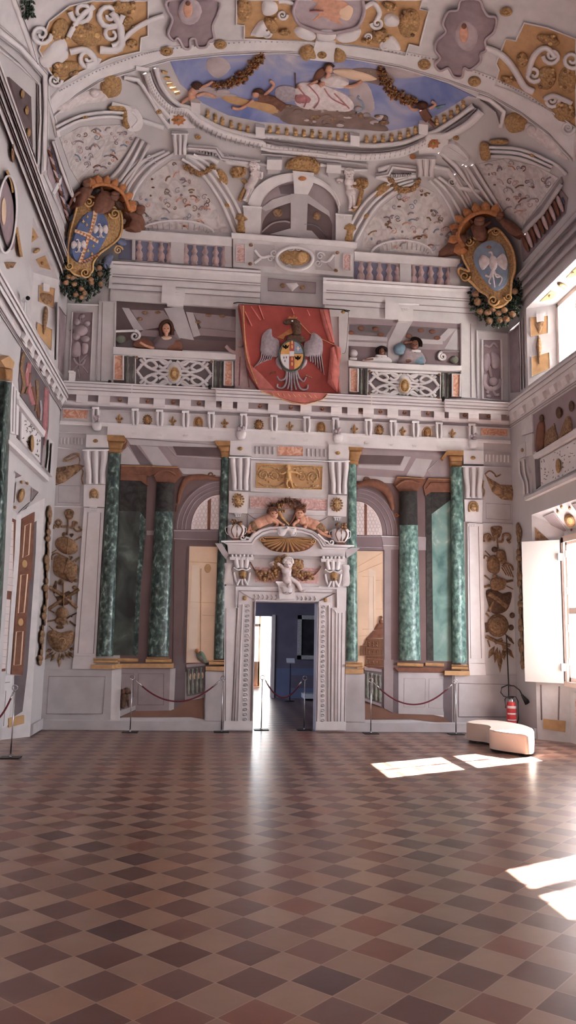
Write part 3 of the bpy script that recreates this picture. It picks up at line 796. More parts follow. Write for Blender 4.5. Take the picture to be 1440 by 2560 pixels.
def fleur_mb(cx, cy, s, mat='capgold', surf='F', b=0.0):
    m = MB(surf, base=b)
    m.poly([(cx, cy-s), (cx+s*0.22, cy-s*0.45), (cx+s*0.16, cy+s*0.1), (cx-s*0.16, cy+s*0.1), (cx-s*0.22, cy-s*0.45)], mat, b+0.008, 0.03, sm=True, raw=True, n=3)
    for k in (-1, 1):
        m.ell(cx+k*s*0.52, cy-s*0.05, s*0.27, s*0.24, mat, b+0.008, 0.03, raw=True, n=10)
        m.tube([(cx+k*s*0.12, cy+s*0.25), (cx+k*s*0.4, cy+s*0.15), (cx+k*s*0.62, cy-s*0.2)], s*0.2, mat, b+0.01, raw=True, n=3)
    m.tube([(cx-s*0.32, cy+s*0.28), (cx+s*0.32, cy+s*0.28)], s*0.16, mat, b+0.02, raw=True)
    m.poly([(cx-s*0.14, cy+s*0.3), (cx+s*0.14, cy+s*0.3), (cx+s*0.3, cy+s*0.72), (cx, cy+s*0.95), (cx-s*0.3, cy+s*0.72)], mat, b+0.008, 0.025, sm=True, raw=True, n=3)
    return m
def rosette_mb(cx, cy, rx, ry, mat='gold', surf='F', b=0.0):
    m = MB(surf, base=b); m.ell(cx, cy, rx, ry, mat, b+0.008, 0.02, raw=True, n=18)
    m.tube([(cx+rx*0.66*cos(t), cy+ry*0.66*sin(t)) for t in [2*pi*i/16 for i in range(16)]], rx*0.22, mat, b+0.02, closed=True, sm=False, raw=True)
    m.ell(cx, cy, rx*0.3, ry*0.3, mat, b+0.03, 0.02, raw=True, n=10); return m
def limb(m, pts, w0, w1, mat, b=0.02, rise=0.04):
    m.tube(pts, max(w0, w1), mat, b, raw=True, taper=lambda t: (w0+(w1-w0)*t)/max(w0, w1), rise=rise)
def putto(m, hx, hy, s, mat, chest, hips, arms, legs, b=0.02):
    """head, chest, hips as points; arms and legs as joint lists; s = head radius"""
    limb(m, [(hx, hy+s*0.5), chest, hips], s*1.7, s*1.9, mat, b+0.01, 0.05)
    m.ell(chest[0], chest[1], s*1.0, s*0.95, mat, b+0.02, 0.05, raw=True); m.ell(hips[0], hips[1], s*1.05, s*0.9, mat, b+0.02, 0.05, raw=True)
    for a in arms: limb(m, a, s*0.85, s*0.45, mat, b+0.03, 0.035); m.ell(a[-1][0], a[-1][1], s*0.34, s*0.3, mat, b+0.04, 0.03, raw=True, n=10)
    for a in legs: limb(m, a, s*1.15, s*0.55, mat, b+0.02, 0.045); m.ell(a[-1][0]+s*0.15, a[-1][1], s*0.5, s*0.28, mat, b+0.03, 0.03, raw=True, n=10)
    m.ell(hx, hy, s*0.85, s, mat, b+0.03, 0.07, raw=True, n=18)
    m.ell(hx, hy+s*0.15, s*0.14, s*0.16, mat, b+0.095, 0.012, raw=True, n=8)
def hair_mb(hx, hy, s, mat, surf='F', b=0.03, seed=1):
    m = MB(surf, base=b); rnd = random.Random(seed)
    for i in range(13):
        a = pi+pi*i/12; m.ell(hx+cos(a)*s*0.75, hy-s*0.15+sin(a)*s*0.8, s*0.34, s*0.3, mat, b+0.03, 0.035, raw=True, n=8)
    for i in range(5): m.ell(hx+(i-2)*s*0.3, hy-s*0.55, s*0.3, s*0.26, mat, b+0.06, 0.03, raw=True, n=8)
    return m
def eyes(m, hx, hy, s, b, mat='hair'):
    for k in (-1, 1): m.ell(hx+k*s*0.3, hy-s*0.02, s*0.13, s*0.08, mat, b, 0.004, raw=True, n=8)
    m.ell(hx, hy+s*0.5, s*0.22, s*0.07, 'rosecloth', b-0.008, 0.004, raw=True, n=8)
def balus(m, x, y0, y1, w, mat, b=0.0, h=0.02, d=0.05, lean=0.0):
    H = y1-y0
    prof = [(0, .42), (.06, .42), (.07, .26), (.16, .2), (.26, .30), (.36, .46), (.46, .30), (.52, .24), (.56, .34), (.66, .5), (.8, .5), (.9, .34), (.93, .44), (1, .44)]
    P = [(x+w*r+lean*t, y0+H*t) for t, r in prof]+[(x-w*r+lean*t, y0+H*t) for t, r in reversed(prof)]
    m.poly(P, mat, h, d, raw=True, step=w/3.2)
def panel(m, q, mat, h, frame=None, fw=2.2):
    m.poly(q, mat, h)
    if frame: m.tube(q, fw*m.C[2], frame, h, sm=False, closed=True)
def line(m, pts, w, mat, h): m.tube(pts, w, mat, h, sm=False)
# ---- step, dado and the painted loggia bays -------------------------------------------
m = MB('F'); z0 = 0.0
for x0, x1 in ((XL, DX0-0.01), (DX1+0.01, XR)): m.mould(x0, x1, [(0, 0), (0, 0.05), (0.15, 0.05), (0.17, 0.035), (0.17, 0)], 'pale')
struct('baseboard_far', m)
for sd_, nm in (('L', 'baseboard_left'), ('R', 'baseboard_right')):
    m = MB(sd_)
    for a, b in ((Y0, -3.1), (-1.0, 1.6), (3.7, 6.3), (8.4, 11.0), (13.12, D)): m.mould(a, b, [(0, 0), (0, 0.04), (0.16, 0.04), (0.17, 0.03), (0.17, 0)], 'pale', wall=sd_)
    struct(nm, m)
# left dado block
m = MB('F', k_); m.poly('440,1278 1220,1290 1205,1838 430,1838', 'pale', 0.03); sf = MB('F', k_); sf.poly('1220,1290 1325,1268 1305,1830 1205,1838', 'white', 0.032)
pn = MB('F', k_, base=0.03); pn.poly('535,1357 1150,1360 1120,1765 508,1765', 'pale', 0.036); pn.tube('535,1357 1150,1360 1120,1765 508,1765', 8, 'groove', 0.037, sm=False, closed=True)
thing('dado_pedestal', 'broad grey painted dado with one sunk panel in the left corner', 'dado', [('block', m), ('return_face', sf), ('sunk_panel', pn)])
m = MB('F', q_); m.poly('-10,1868 455,1868 470,2235 -10,2232', 'pale', 0.03); pn = MB('F', q_, base=0.03); pn.poly('20,1930 405,1940 410,2180 20,2178', 'pale', 0.036); pn.tube('20,1930 405,1940 410,2180 20,2178', 6, 'groove', 0.037, sm=False, closed=True)
thing('dado_pedestal', 'grey painted dado with one sunk panel behind the fire extinguisher', 'dado', [('block', m), ('sunk_panel', pn)])
# left loggia backdrop
bw = MB('F', l_); bw.poly('355,500 355,770 1250,1105 1262,300 880,380', 'brownwall', 0.004)
bw = MB('F'); bw.poly('300,1130 572,1150 560,1680 300,1680', 'brownwall', 0.004); bw.poly('300,1670 461,1660 461,1755 300,1795', 'dgrey', 0.005)
so_ = MB('F'); so_.poly('303,1093 548,1112 556,1192 457,1190 440,1166 300,1161', 'soffit', 0.007)
for pts, mt, hh in (('420,130 1230,192 1230,215 460,190', 'pale', 0.010), ('440,185 505,190 650,370 540,365', 'dgrey', 0.010), ('540,195 700,205 830,380 660,372', 'pale', 0.011), ('370,260 430,200 540,365 365,362', 'pale', 0.011),
                    ('835,200 1240,212 1262,295 872,280', 'coffer', 0.011), ('740,205 760,203 868,300 1265,325 1265,390 905,392 830,378', 'grey', 0.009), ('890,395 1265,415 1265,465 925,450', 'pale', 0.010)):
    q = MB('F', l_); q.C = l_; so_.C = l_; so_.poly(pts, mt, hh)
so_.tube('790,205 868,290 1265,310', 6, 'pale', 0.013, sm=False)
ar = MB('F', l_); cx, cy = 1268, 948
def arc(cx, cy, r, a0, a1, n=24, ry=None): return [(cx+r*cos(radians(a0+(a1-a0)*i/n)), cy-(ry or r)*sin(radians(a0+(a1-a0)*i/n))) for i in range(n+1)]
ar.poly(arc(cx, cy, 408, 180, 92, ry=440)+arc(cx, cy, 275, 92, 180, ry=318), 'mauvewall', 0.012)
for r, ry in ((395, 425), (352, 385), (318, 352)): ar.tube(arc(cx, cy, r, 180, 92, ry=ry), 10, 'grey', 0.014, sm=False)
ar.poly('845,950 1255,955 1255,1050 845,1035', 'mauvewall', 0.012); ar.tube('845,960 1250,962', 9, 'grey', 0.016, sm=False); ar.tube('845,1032 1250,1045', 7, 'grey', 0.016, sm=False); ar.poly('600,960 665,960 665,1000 600,1000', 'grey', 0.01)
gl = MB('F', l_); gl.poly(arc(cx, cy, 268, 180, 92, ry=312)+[(cx-8, cy), (cx-275, cy)], 'glassfresco', 0.010)
for i in range(8):
    for j in range(9):
        x = 1012+i*34+(17 if j % 2 else 0); y = 930-j*36
        if ((x-cx)/262)**2+((y-cy)/300)**2 < 0.92 and x < 1250: gl.tube([(x+17*cos(t), y+17*sin(t)) for t in [pi*k/4 for k in range(8)]], 3, 'grey', 0.0105, closed=True, sm=False, rise=0.002)
gl.poly('1150,690 1180,668 1172,952 1145,952', 'rust', 0.014)
vl = MB('F', l_); vl.tube('880,720 905,600 960,500 1060,478 1150,480 1255,500', 60, 'rust', 0.012, taper=lambda t: 0.4+1.2*t*(1-t)*2); vl.scroll(1180, 458, 34, 20, 'rust', 1.4, 0, 1, 0.014); vl.tube('870,730 862,790', 14, 'rust', 0.012)
dw = MB('F', l_); dw.poly('985,1100 1240,1105 1202,2145 955,2150', 'cream', 0.010); dw.poly('1010,1270 1075,1270 1050,2140 965,2140', 'creamlit', 0.013); dw.tube('985,1240 1230,1250', 7, 'ochre', 0.013, sm=False); dw.tube('1090,1300 1085,2130', 5, 'ochre', 0.012, sm=False)
dw.ell(1150, 1300, 30, 40, 'ochre', 0.012, 0.006); dw.tube('975,1600 1220,1610', 3, 'ochre', 0.012, sm=False); dw.tube('1100,1720 1215,1725', 3, 'ochre', 0.012, sm=False)
jb = MB('F', l_); jb.poly('965,1100 985,1100 955,2150 930,2150', 'coffer', 0.014); jb.tube('850,1050 835,2140', 5, 'coffer', 0.008, sm=False)
fl_ = MB('F', m_); fl_.poly('370,1268 500,1215 820,1210 940,1130 1115,1095 1115,1290 1000,1270 370,1272', 'terra', 0.008)
fl_.poly('355,1215 500,1160 505,1200 370,1262 355,1262', 'pale', 0.012)
pd = MB('F', m_); pd.poly('372,830 812,832 800,1210 500,1215 500,1165 372,1210', 'grey', 0.012); pd.poly('812,832 860,830 845,1200 800,1210', 'pale', 0.014); pd.poly('860,720 950,720 945,1130 845,1200', 'dgrey', 0.010)
pd.tube('525,880 755,880 752,1160 520,1160', 6, 'dgrey', 0.0125, sm=False, closed=True); pd.tube('375,875 480,878 478,1090', 5, 'dgrey', 0.0125, sm=False)
thing('painted_loggia', 'dark painted loggia bay with a half-round window left of the doorway', 'fresco', [('back_wall', bw), ('coffered_soffit', so_), ('arch', ar), ('arched_window', gl), ('gilded_volute', vl), ('bright_opening', dw), ('opening_jamb', jb), ('tiled_floor', fl_), ('inner_pedestal', pd)])
# right loggia backdrop
bw = MB('F', p_); bw.poly('150,205 900,250 1000,400 1000,1975 170,1975', 'brownwall', 0.004); bw.poly('230,1975 930,1975 930,2400 232,2320', 'dgrey', 0.005)
so_ = MB('F', p_)
for pts, mt, hh in (('165,180 930,205 930,440 740,430 690,440 490,420 470,480 165,420', 'soffit', 0.007), ('210,200 930,235 930,270 215,245', 'grey', 0.010), ('180,245 545,258 512,325 180,318', 'coffer', 0.011), ('545,258 600,262 540,375 180,350 180,328 515,335', 'pale', 0.010),
                    ('640,275 770,285 700,430 560,415', 'pale', 0.010), ('770,300 850,285 910,330 912,425 760,420 725,370', 'grey', 0.011), ('165,410 480,430 465,475 165,455', 'pale', 0.010)): so_.poly(pts, mt, hh)
so_.tube('820,290 735,370 760,385', 8, 'pale', 0.014, sm=False)
ar = MB('F', p_); cx, cy = 165, 890
ar.poly(arc(cx, cy, 335, 0, 90, ry=385)+arc(cx, cy, 210, 90, 0, ry=275), 'mauvewall', 0.012)
for r, ry in ((322, 370), (285, 340), (245, 305)): ar.tube(arc(cx, cy, r, 0, 90, ry=ry), 8, 'grey', 0.014, sm=False)
ar.poly('165,888 378,892 378,1012 165,1012', 'mauvewall', 0.012); ar.poly('360,892 505,898 505,1005 378,1005 378,965', 'grey', 0.016); ar.tube('362,898 505,903', 9, 'pale', 0.02, sm=False); ar.tube('375,970 505,975', 7, 'pale', 0.02, sm=False)
ar.tube('165,900 360,900', 8, 'grey', 0.015, sm=False); ar.tube('165,985 370,990', 8, 'grey', 0.015, sm=False); ar.poly('652,900 720,905 720,1010 655,1010', 'grey', 0.012)
gl = MB('F', p_); gl.poly(arc(cx, cy, 206, 0, 90, ry=270)+[(cx, cy)], 'glassfresco', 0.010)
for i in range(8):
    for j in range(10):
        x = 178+i*27+(13 if j % 2 else 0); y = 875-j*29
        if ((x-cx)/196)**2+((y-cy)/262)**2 < 0.92: gl.tube([(x+14*cos(t), y+14*sin(t)) for t in [pi*k/4 for k in range(8)]], 2.6, 'grey', 0.0105, closed=True, sm=False, rise=0.002)
gl.poly('228,635 248,648 248,888 228,888', 'rust', 0.014)
vl = MB('F', p_); vl.tube('165,490 260,470 350,490 420,560 455,690', 52, 'rust', 0.012, taper=lambda t: 0.5+1.0*sin(pi*t)); vl.scroll(242, 455, 30, 18, 'rust', 1.4, 0, -1, 0.014); vl.scroll(485, 725, 18, 12, 'orange', 1.2, 0, 1, 0.014)
dw = MB('F', p_); dw.poly('168,1015 378,1018 378,1952 168,1958', 'cream', 0.010); dw.poly('262,1150 318,1180 312,1700 262,1720', 'creamlit', 0.012)
for q in ('175,1140 370,1030', '180,1190 372,1110', '210,1220 300,1220 302,1640 212,1640', '318,1250 370,1250 370,1420', '318,1480 372,1480', '175,1700 250,1690'): dw.tube(q, 3, 'ochre', 0.0125, sm=False)
pr = MB('F', p_); pr.poly('385,1005 500,1005 500,1885 490,2300 460,2320 385,2275', 'mauvewall', 0.012); pr.poly('378,1018 392,1018 392,2270 378,2255', 'coffer', 0.014); pr.poly('388,1005 440,1005 440,1885 388,1885', 'grey', 0.014)
pr.poly('385,1885 460,1885 455,2310 385,2275', 'grey', 0.016)
fl_ = MB('F', p_); fl_.poly('232,2225 385,2275 490,2315 860,2330 925,2365 925,2395 600,2362 232,2365', 'terra', 0.008); fl_.poly('745,2278 862,2302 862,2345 720,2315', 'white', 0.012)
pd = MB('F', p_); pd.poly('500,1985 860,1990 860,2330 500,2318', 'pale', 0.014); pd.poly('455,1985 500,1982 500,2318 455,2300', 'dgrey', 0.012); pd.poly('860,1990 925,2010 930,2395 862,2345', 'dgrey', 0.012)
pd.tube('545,2035 715,2038 712,2265 542,2262', 4, 'groove', 0.0145, sm=False, closed=True); pd.tube('745,2038 858,2040 858,2275 742,2270', 4, 'groove', 0.0145, sm=False, closed=True)
thing('painted_loggia', 'painted loggia bay with a half-round window right of the doorway', 'fresco', [('back_wall', bw), ('coffered_soffit', so_), ('arch', ar), ('arched_window', gl), ('gilded_volute', vl), ('bright_opening', dw), ('pier', pr), ('tiled_floor', fl_), ('inner_pedestal', pd)])
# ---- columns ------------------------------------------------------------------------
def column(lab, C, top, bot, cap, base, mat='greenmarble', dark=None, square=False, k=0.34, hb=0.012):
    (tx0, tx1, ty), (bx0, bx1, by) = top, bot
    P = lambda q: parse([q], C)[0]
    a, b = P((tx0, ty)), P((tx1, ty)); c, d = P((bx0, by)), P((bx1, by))
    sh = MB('F', base=0.004); N = 10; rows = 10; vs = []
    def rowpts(t, kk):
        xl = c[0]+(a[0]-c[0])*t; xr = d[0]+(b[0]-d[0])*t; yl = c[1]+(a[1]-c[1])*t; yr = d[1]+(b[1]-d[1])*t
        w = (xr-xl)/145
        out = []
        for i in range(N+1):
            u = i/N; an = pi*u; out.append(sh.at(xl+(xr-xl)*(1-cos(an))/2, yl+(yr-yl)*(1-cos(an))/2, hb+w*kk*sin(an)))
        return out
    def seg(t0, t1, mt, arcd=0):
        vs = []
        for j in range(rows+1): vs += rowpts(t0+(t1-t0)*j/rows, k)
        w = N+1
        sh.add(vs, [[j*w+i, j*w+i+1, (j+1)*w+i+1, (j+1)*w+i] for j in range(rows) for i in range(N)], mt, True)
    if dark is None: seg(0, 1, mat)
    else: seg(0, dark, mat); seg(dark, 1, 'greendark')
    parts = [('shaft', sh)]
    if cap: parts.append(('capital', cap))
    if base: parts.append(('base', base))
    return thing('painted_column', lab, 'column', parts)
def capmb(C, ab, ech, neck, b=0.03, mat='capgold', face=None):
    m = MB('F', C); m.poly(ab, mat, b+0.075)
    if face: m.poly(face, mat, b+0.07)
    m.poly(ech, mat, b+0.03, 0.035); m.poly(neck, mat, b+0.03, 0.02)
    return m
def basemb(C, tor, plinth, b=0.03, mat='ochre'):
    m = MB('F', C); m.tube(tor, 32*C[2]/3.6, 'capgold', b+0.04, sm=False, rise=0.05); m.tube([(x, y-24*C[2]/3.6) for x, y in [tuple(float(v) for v in q.split(',')) for q in tor.split()]], 12*C[2]/3.6, 'capgold', b+0.04, sm=False)
    m.poly(plinth, mat, b+0.06); return m
MATS['ochre2'] = MATS['ochre']
cp1 = capmb(l_, '245,98 395,103 418,150 395,175 400,155 245,152', '248,155 400,160 375,225 262,222', '260,222 372,228 365,268 258,262')
cp1.poly('395,103 425,150 405,215 380,225 400,160', 'rust', 0.06)
bs1 = basemb(m_, '120,768 340,772', '98,798 290,800 285,838 98,836'); bs1.poly('290,800 375,790 375,830 285,838', 'goldlit', 0.085)
column('green marble painted column at the far left beside the left scroll pilaster', l_, (258, 365, 265), (160, 306, 1100), None, None) if 0 else None
def colpx(lab, top, bot, cap, base, **kw): return column(lab, PX, top, bot, cap, base, **kw)
colpx('tall green marble painted column, outermost left, before the square pier', (271.7, 301.4, 1133), (241, 283, 1641), cp1, bs1, hb=0.03, k=0.5)
# square pier left
cp = MB('F', l_); cp.poly('365,368 640,375 660,455 600,475 615,560 590,545 548,512 365,505', 'rust', 0.035); cp.tube('365,440 585,448 635,470', 12, 'rust', 0.04, sm=False); cp.tube('365,375 640,382', 9, 'capgold', 0.04, sm=False)
pf = MB('F', l_); pf.poly('352,780 540,785 535,1000 505,1440 475,2080 290,2080', 'greenslab', 0.018); pf.poly('355,505 550,512 540,788 352,782', 'greendark', 0.018)
ps = MB('F', l_); ps.poly('540,788 592,860 588,1000 545,1500 520,2085 475,2080', 'greenmarble', 0.015); ps.poly('550,512 604,560 592,862 540,788', 'greendark', 0.015)
bb = MB('F', m_); bb.tube('340,755 525,757', 34, 'capgold', 0.03, sm=False); bb.poly('375,790 600,788 600,828 375,828', 'ochre', 0.04)
thing('painted_pier', 'square dark green marble painted pier behind the outermost left column', 'pier', [('front_face', pf), ('side_face', ps), ('capital', cp), ('base', bb)])
cp = MB('F', l_); cp.poly('640,375 880,383 925,470 900,478 850,530 690,522 660,455', 'rust', 0.05); cp.tube('665,470 720,430 800,425 860,460', 22, 'rust', 0.055); cp.tube('645,382 885,390', 9, 'capgold', 0.06, sm=False)
bb = MB('F', m_); bb.tube('590,762 825,764', 34, 'capgold', 0.05, sm=False); bb.tube('600,737 805,739', 12, 'capgold', 0.05, sm=False); bb.poly('600,788 842,788 842,828 600,828', 'ochre', 0.06)
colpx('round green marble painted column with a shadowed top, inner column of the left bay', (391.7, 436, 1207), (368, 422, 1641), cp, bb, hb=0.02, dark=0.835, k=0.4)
cp = capmb(l_, '1215,150 1352,153 1352,190 1235,195 1222,180', '1240,195 1352,195 1345,250 1262,250', '1262,250 1345,252 1345,300 1270,300', b=0.02)
bb = basemb(m_, '1160,785 1296,785', '1130,815 1297,815 1297,855 1130,850', b=0.02)
colpx('green marble painted column immediately left of the doorway surround', (554, 573, 1143), (535, 561, 1647), cp, bb, hb=0.02, k=0.42)
cp = capmb(p_, '102,182 222,188 210,212 102,208', '105,210 208,215 190,262 180,298 105,290', '108,290 182,296 175,330 108,322', b=0.02)
bb = basemb(p_, '78,1932 212,1934', '75,1960 222,1962 218,1998 75,1998', b=0.02)
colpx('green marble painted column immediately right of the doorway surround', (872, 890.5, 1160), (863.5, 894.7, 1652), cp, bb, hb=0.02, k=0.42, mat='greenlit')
cp = MB('F', p_); cp.poly('460,480 492,420 700,430 725,452 688,500 650,540 510,545', 'rust', 0.05); cp.tube('480,500 530,462 600,452 670,480', 22, 'rust', 0.055); cp.tube('490,425 705,436', 8, 'capgold', 0.06, sm=False)
bb = MB('F', p_); bb.tube('490,1920 700,1930', 30, 'capgold', 0.05, sm=False); bb.poly('470,1950 700,1950 700,1985 500,1982', 'rust', 0.05)
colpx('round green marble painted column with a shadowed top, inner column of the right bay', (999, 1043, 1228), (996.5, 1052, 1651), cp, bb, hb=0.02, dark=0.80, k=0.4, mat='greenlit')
cp = MB('F', p_); cp.poly('700,500 740,430 912,435 915,545 760,545 715,575', 'rust', 0.035); cp.tube('720,520 760,470 912,475', 10, 'rust', 0.04, sm=False); cp.tube('740,437 912,442', 8, 'capgold', 0.04, sm=False)
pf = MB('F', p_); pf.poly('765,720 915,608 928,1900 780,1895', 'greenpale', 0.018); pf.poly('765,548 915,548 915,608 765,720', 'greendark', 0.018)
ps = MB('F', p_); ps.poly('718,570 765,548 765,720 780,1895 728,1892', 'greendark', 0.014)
bb = MB('F', p_); bb.tube('715,1922 865,1928', 28, 'capgold', 0.03, sm=False); bb.poly('700,1950 865,1952 862,1988 700,1985', 'rust', 0.04)
thing('painted_pier', 'square pale green marble painted pier behind the outermost right column', 'pier', [('front_face', pf), ('side_face', ps), ('capital', cp), ('base', bb)])
cp = capmb(p_, '890,210 1020,212 1020,250 890,245 860,290 845,272', '905,250 1018,252 1010,295 915,300', '912,298 1010,298 1014,342 912,345')
bb = basemb(p_, '925,1950 1058,1955', '870,1975 1070,1977 1070,2012 870,2010')
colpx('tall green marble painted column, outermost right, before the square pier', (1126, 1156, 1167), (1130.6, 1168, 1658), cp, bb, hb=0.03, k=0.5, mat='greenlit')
# pedestals under the columns flanking the doorway
m = MB('F', m_); m.poly('1130,855 1300,860 1300,1308 1125,1302', 'pale', 0.055); solo('painted_pedestal', 'plain grey painted pedestal under the column left of the doorway', 'pedestal', m)
m = MB('F', p_); m.poly('72,2000 230,2000 232,2385 72,2380', 'pale', 0.055); solo('painted_pedestal', 'plain grey painted pedestal under the column right of the doorway', 'pedestal', m)
# painted balustrades, bird, cage, dog
m = MB('F', m_); m.poly('955,797 1125,780 1125,805 960,822', 'grey', 0.03); m.poly('960,1085 1118,1055 1118,1085 960,1115', 'grey', 0.03)
bd = MB('F', m_); bd.poly('958,822 1125,806 1118,1056 960,1086', 'dgrey', 0.014)
bl = MB('F', m_)
for i, x in enumerate((975, 1012, 1050, 1088)): balus(bl, 200+x/3.6, 1440+(838-i*5)/3.6, 1440+(1070-i*8)/3.6, 8.5, 'balgreen', h=0.018, d=0.02)
gp = MB('F', m_)
for i, x in enumerate((995, 1032, 1070, 1104)): gp.ell(x, 908-i*5, 8, 30, 'cream', 0.016, 0.001)
thing('painted_balustrade', 'small dark painted balustrade under the green parrot', 'balustrade', [('rail', m), ('recess', bd), ('balusters', bl), ('bright_gaps', gp)])
m = MB('F', p_); m.poly('225,1945 365,1965 365,1985 228,1968', 'grey', 0.03); m.poly('232,2195 362,2240 362,2262 232,2215', 'grey', 0.03)
bd = MB('F', p_); bd.poly('230,1968 365,1985 362,2242 232,2196', 'dgrey', 0.014); bl = MB('F', p_)
for i, x in enumerate((250, 284, 318, 350)): balus(bl, 840+x/3.2, 1060+(1985+i*7)/3.2, 1060+(2195+i*10)/3.2, 9.5, 'balgreen', h=0.018, d=0.02)
thing('painted_balustrade', 'small green painted balustrade under the birdcage', 'balustrade', [('rail', m), ('recess', bd), ('balusters', bl)])
Z = (480, 1560, 12.19)
b = MB('F', Z); b.poly('150,860 260,830 330,860 400,960 470,1150 480,1210 440,1230 330,1170 220,1110 150,1040 130,940', 'balgreen', 0.045, 0.04, sm=True)
h = MB('F', Z); h.ell(165, 815, 62, 66, 'orange', 0.06, 0.04); h.poly('105,830 140,810 150,860 125,890', 'rust', 0.06); w_ = MB('F', Z); w_.poly('250,860 330,880 400,1000 440,1130 320,1050 250,960', 'leaflit', 0.07, 0.02, sm=True)
t_l = MB('F', Z); t_l.leaf(480+380/12.19, 1560+1130/12.19, 480+490/12.19, 1560+1260/12.19, 3, 'leaf', 0.05); f_ = MB('F', Z); f_.tube('310,1150 300,1200', 20, 'skin', 0.045); f_.tube('350,1160 345,1210', 20, 'skin', 0.045)
thing('painted_parrot', 'green parrot with a red head perched on the painted balustrade', 'bird', [('body', b), ('head', h), ('wing', w_), ('tail', t_l), ('feet', f_)])
b = MB('F', m_); b.poly('362,1178 360,1100 378,1060 395,1050 440,1065 445,1120 442,1180 425,1172 420,1120 400,1190 370,1188', 'dumber', 0.02, 0.04, sm=True)
h = MB('F', m_); h.ell(420, 1035, 34, 32, 'dumber', 0.04, 0.04); h.ell(448, 1050, 14, 12, 'dumber', 0.05, 0.02); h.ell(392, 1040, 12, 24, 'rust', 0.06, 0.02)
thing('painted_dog', 'small brown painted dog sitting on a ledge at the left loggia', 'dog', [('body', b), ('head', h)])
# birdcage
c1 = MB('F', p_); c1.poly('222,1775 248,1712 300,1655 378,1635 378,1712 250,1718', 'rust', 0.025, 0.02); c1.poly('305,1645 330,1600 378,1592 378,1638', 'rust', 0.022, 0.02); c1.poly('302,1650 378,1645 378,1592 340,1592', 'cagewire', 0.02)
c2 = MB('F', p_)
for x in range(242, 380, 11): c2.tube([(x, 1718), (x, 1935)], 2.4, 'cagewire', 0.03, sm=False)
for y in (1790, 1850, 1875, 1932): c2.tube([(240, y), (378, y+8)], 7, 'rust', 0.032, sm=False)
for x in (262, 295, 325):
    for y in (1752, 1772, 1822, 1905): c2.ell(x, y, 7, 9, 'cagewire', 0.035, 0.01, n=8)
c2.tube('195,1775 245,1775', 6, 'rust', 0.03, sm=False); c2.tube('192,1850 245,1852', 6, 'rust', 0.03, sm=False)
for x in range(198, 245, 10): c2.tube([(x, 1778), (x, 1850)], 2.4, 'cagewire', 0.03, sm=False)
c3 = MB('F', p_); c3.ell(360, 1580, 16, 18, 'rust', 0.03, 0.03); c3.tube([(362+9*cos(t), 1548+11*sin(t)) for t in [pi*k/5 for k in range(10)]], 4, 'rust', 0.035, closed=True, sm=False); c3.poly('222,1930 245,1925 378,1938 378,1955 260,1950', 'rust', 0.02)
thing('painted_birdcage', 'domed copper birdcage painted in the bright opening right of the doorway', 'birdcage', [('dome', c1), ('bars', c2), ('finial', c3)])
# ================================================================== pilasters, consoles, door surround
def console_mb(C, x0, x1, y0, y1, mat='white', b=0.05, surf='F', lean=0.0):
    """double-S scroll bracket, three ribs"""
    a, c = parse([(x0, y0), (x1, y1)], C); X0, Y0_, X1, Y1_ = a[0], a[1], c[0], c[1]
    m = MB(surf); W = X1-X0; H = Y1_-Y0_
    m.poly([(X0, Y0_), (X1, Y0_), (X1-W*0.02, Y0_+H*0.25), (X1-W*0.12, Y0_+H*0.6), (X1-W*0.1, Y1_), (X0+W*0.1, Y1_), (X0+W*0.12, Y0_+H*0.6), (X0+W*0.02, Y0_+H*0.25)], mat, b, raw=True)
    for k, w in ((0.16, 0.26), (0.5, 0.22), (0.84, 0.26)):
        pts = [(X0+W*(0.5+(k-0.5)*s), Y0_+H*t) for t, s in ((0, 1), (0.2, 1.02), (0.45, 0.9), (0.7, 0.78), (0.9, 0.82), (1.0, 0.8))]
        m.tube(pts, W*w, mat, b+0.01, raw=True, rise=0.04)
    m.tube([(X0-W*0.04, Y0_), (X1+W*0.04, Y0_)], H*0.05, mat, b+0.05, raw=True, rise=0.02)
    g = MB(surf)
    for k in (0.33, 0.67):
        pts = [(X0+W*(0.5+(k-0.5)*s), Y0_+H*t) for t, s in ((0.04, 1), (0.2, 1.02), (0.45, 0.9), (0.7, 0.78), (0.96, 0.8))]
        g.tube(pts, W*0.045, 'groove', b+0.012, raw=True, rise=0.004)
    return m, g
def guttae(m, x, y, w, C, b, mat='white', n=3):
    a = parse([(x, y)], C)[0]; W = w/C[2]
    m.poly([(a[0]-W*0.55, a[1]-W*0.12), (a[0]+W*0.55, a[1]-W*0.12), (a[0]+W*0.55, a[1]+W*0.04), (a[0]-W*0.55, a[1]+W*0.04)], mat, b+0.02, raw=True)
    for i in range(n):
        x_ = a[0]+W*(i-(n-1)/2)*0.9/n; m.poly([(x_-W*0.06, a[1]), (x_+W*0.06, a[1]), (x_+W*0.13, a[1]+W*0.42), (x_-W*0.13, a[1]+W*0.42)], mat, b+0.015, raw=True)
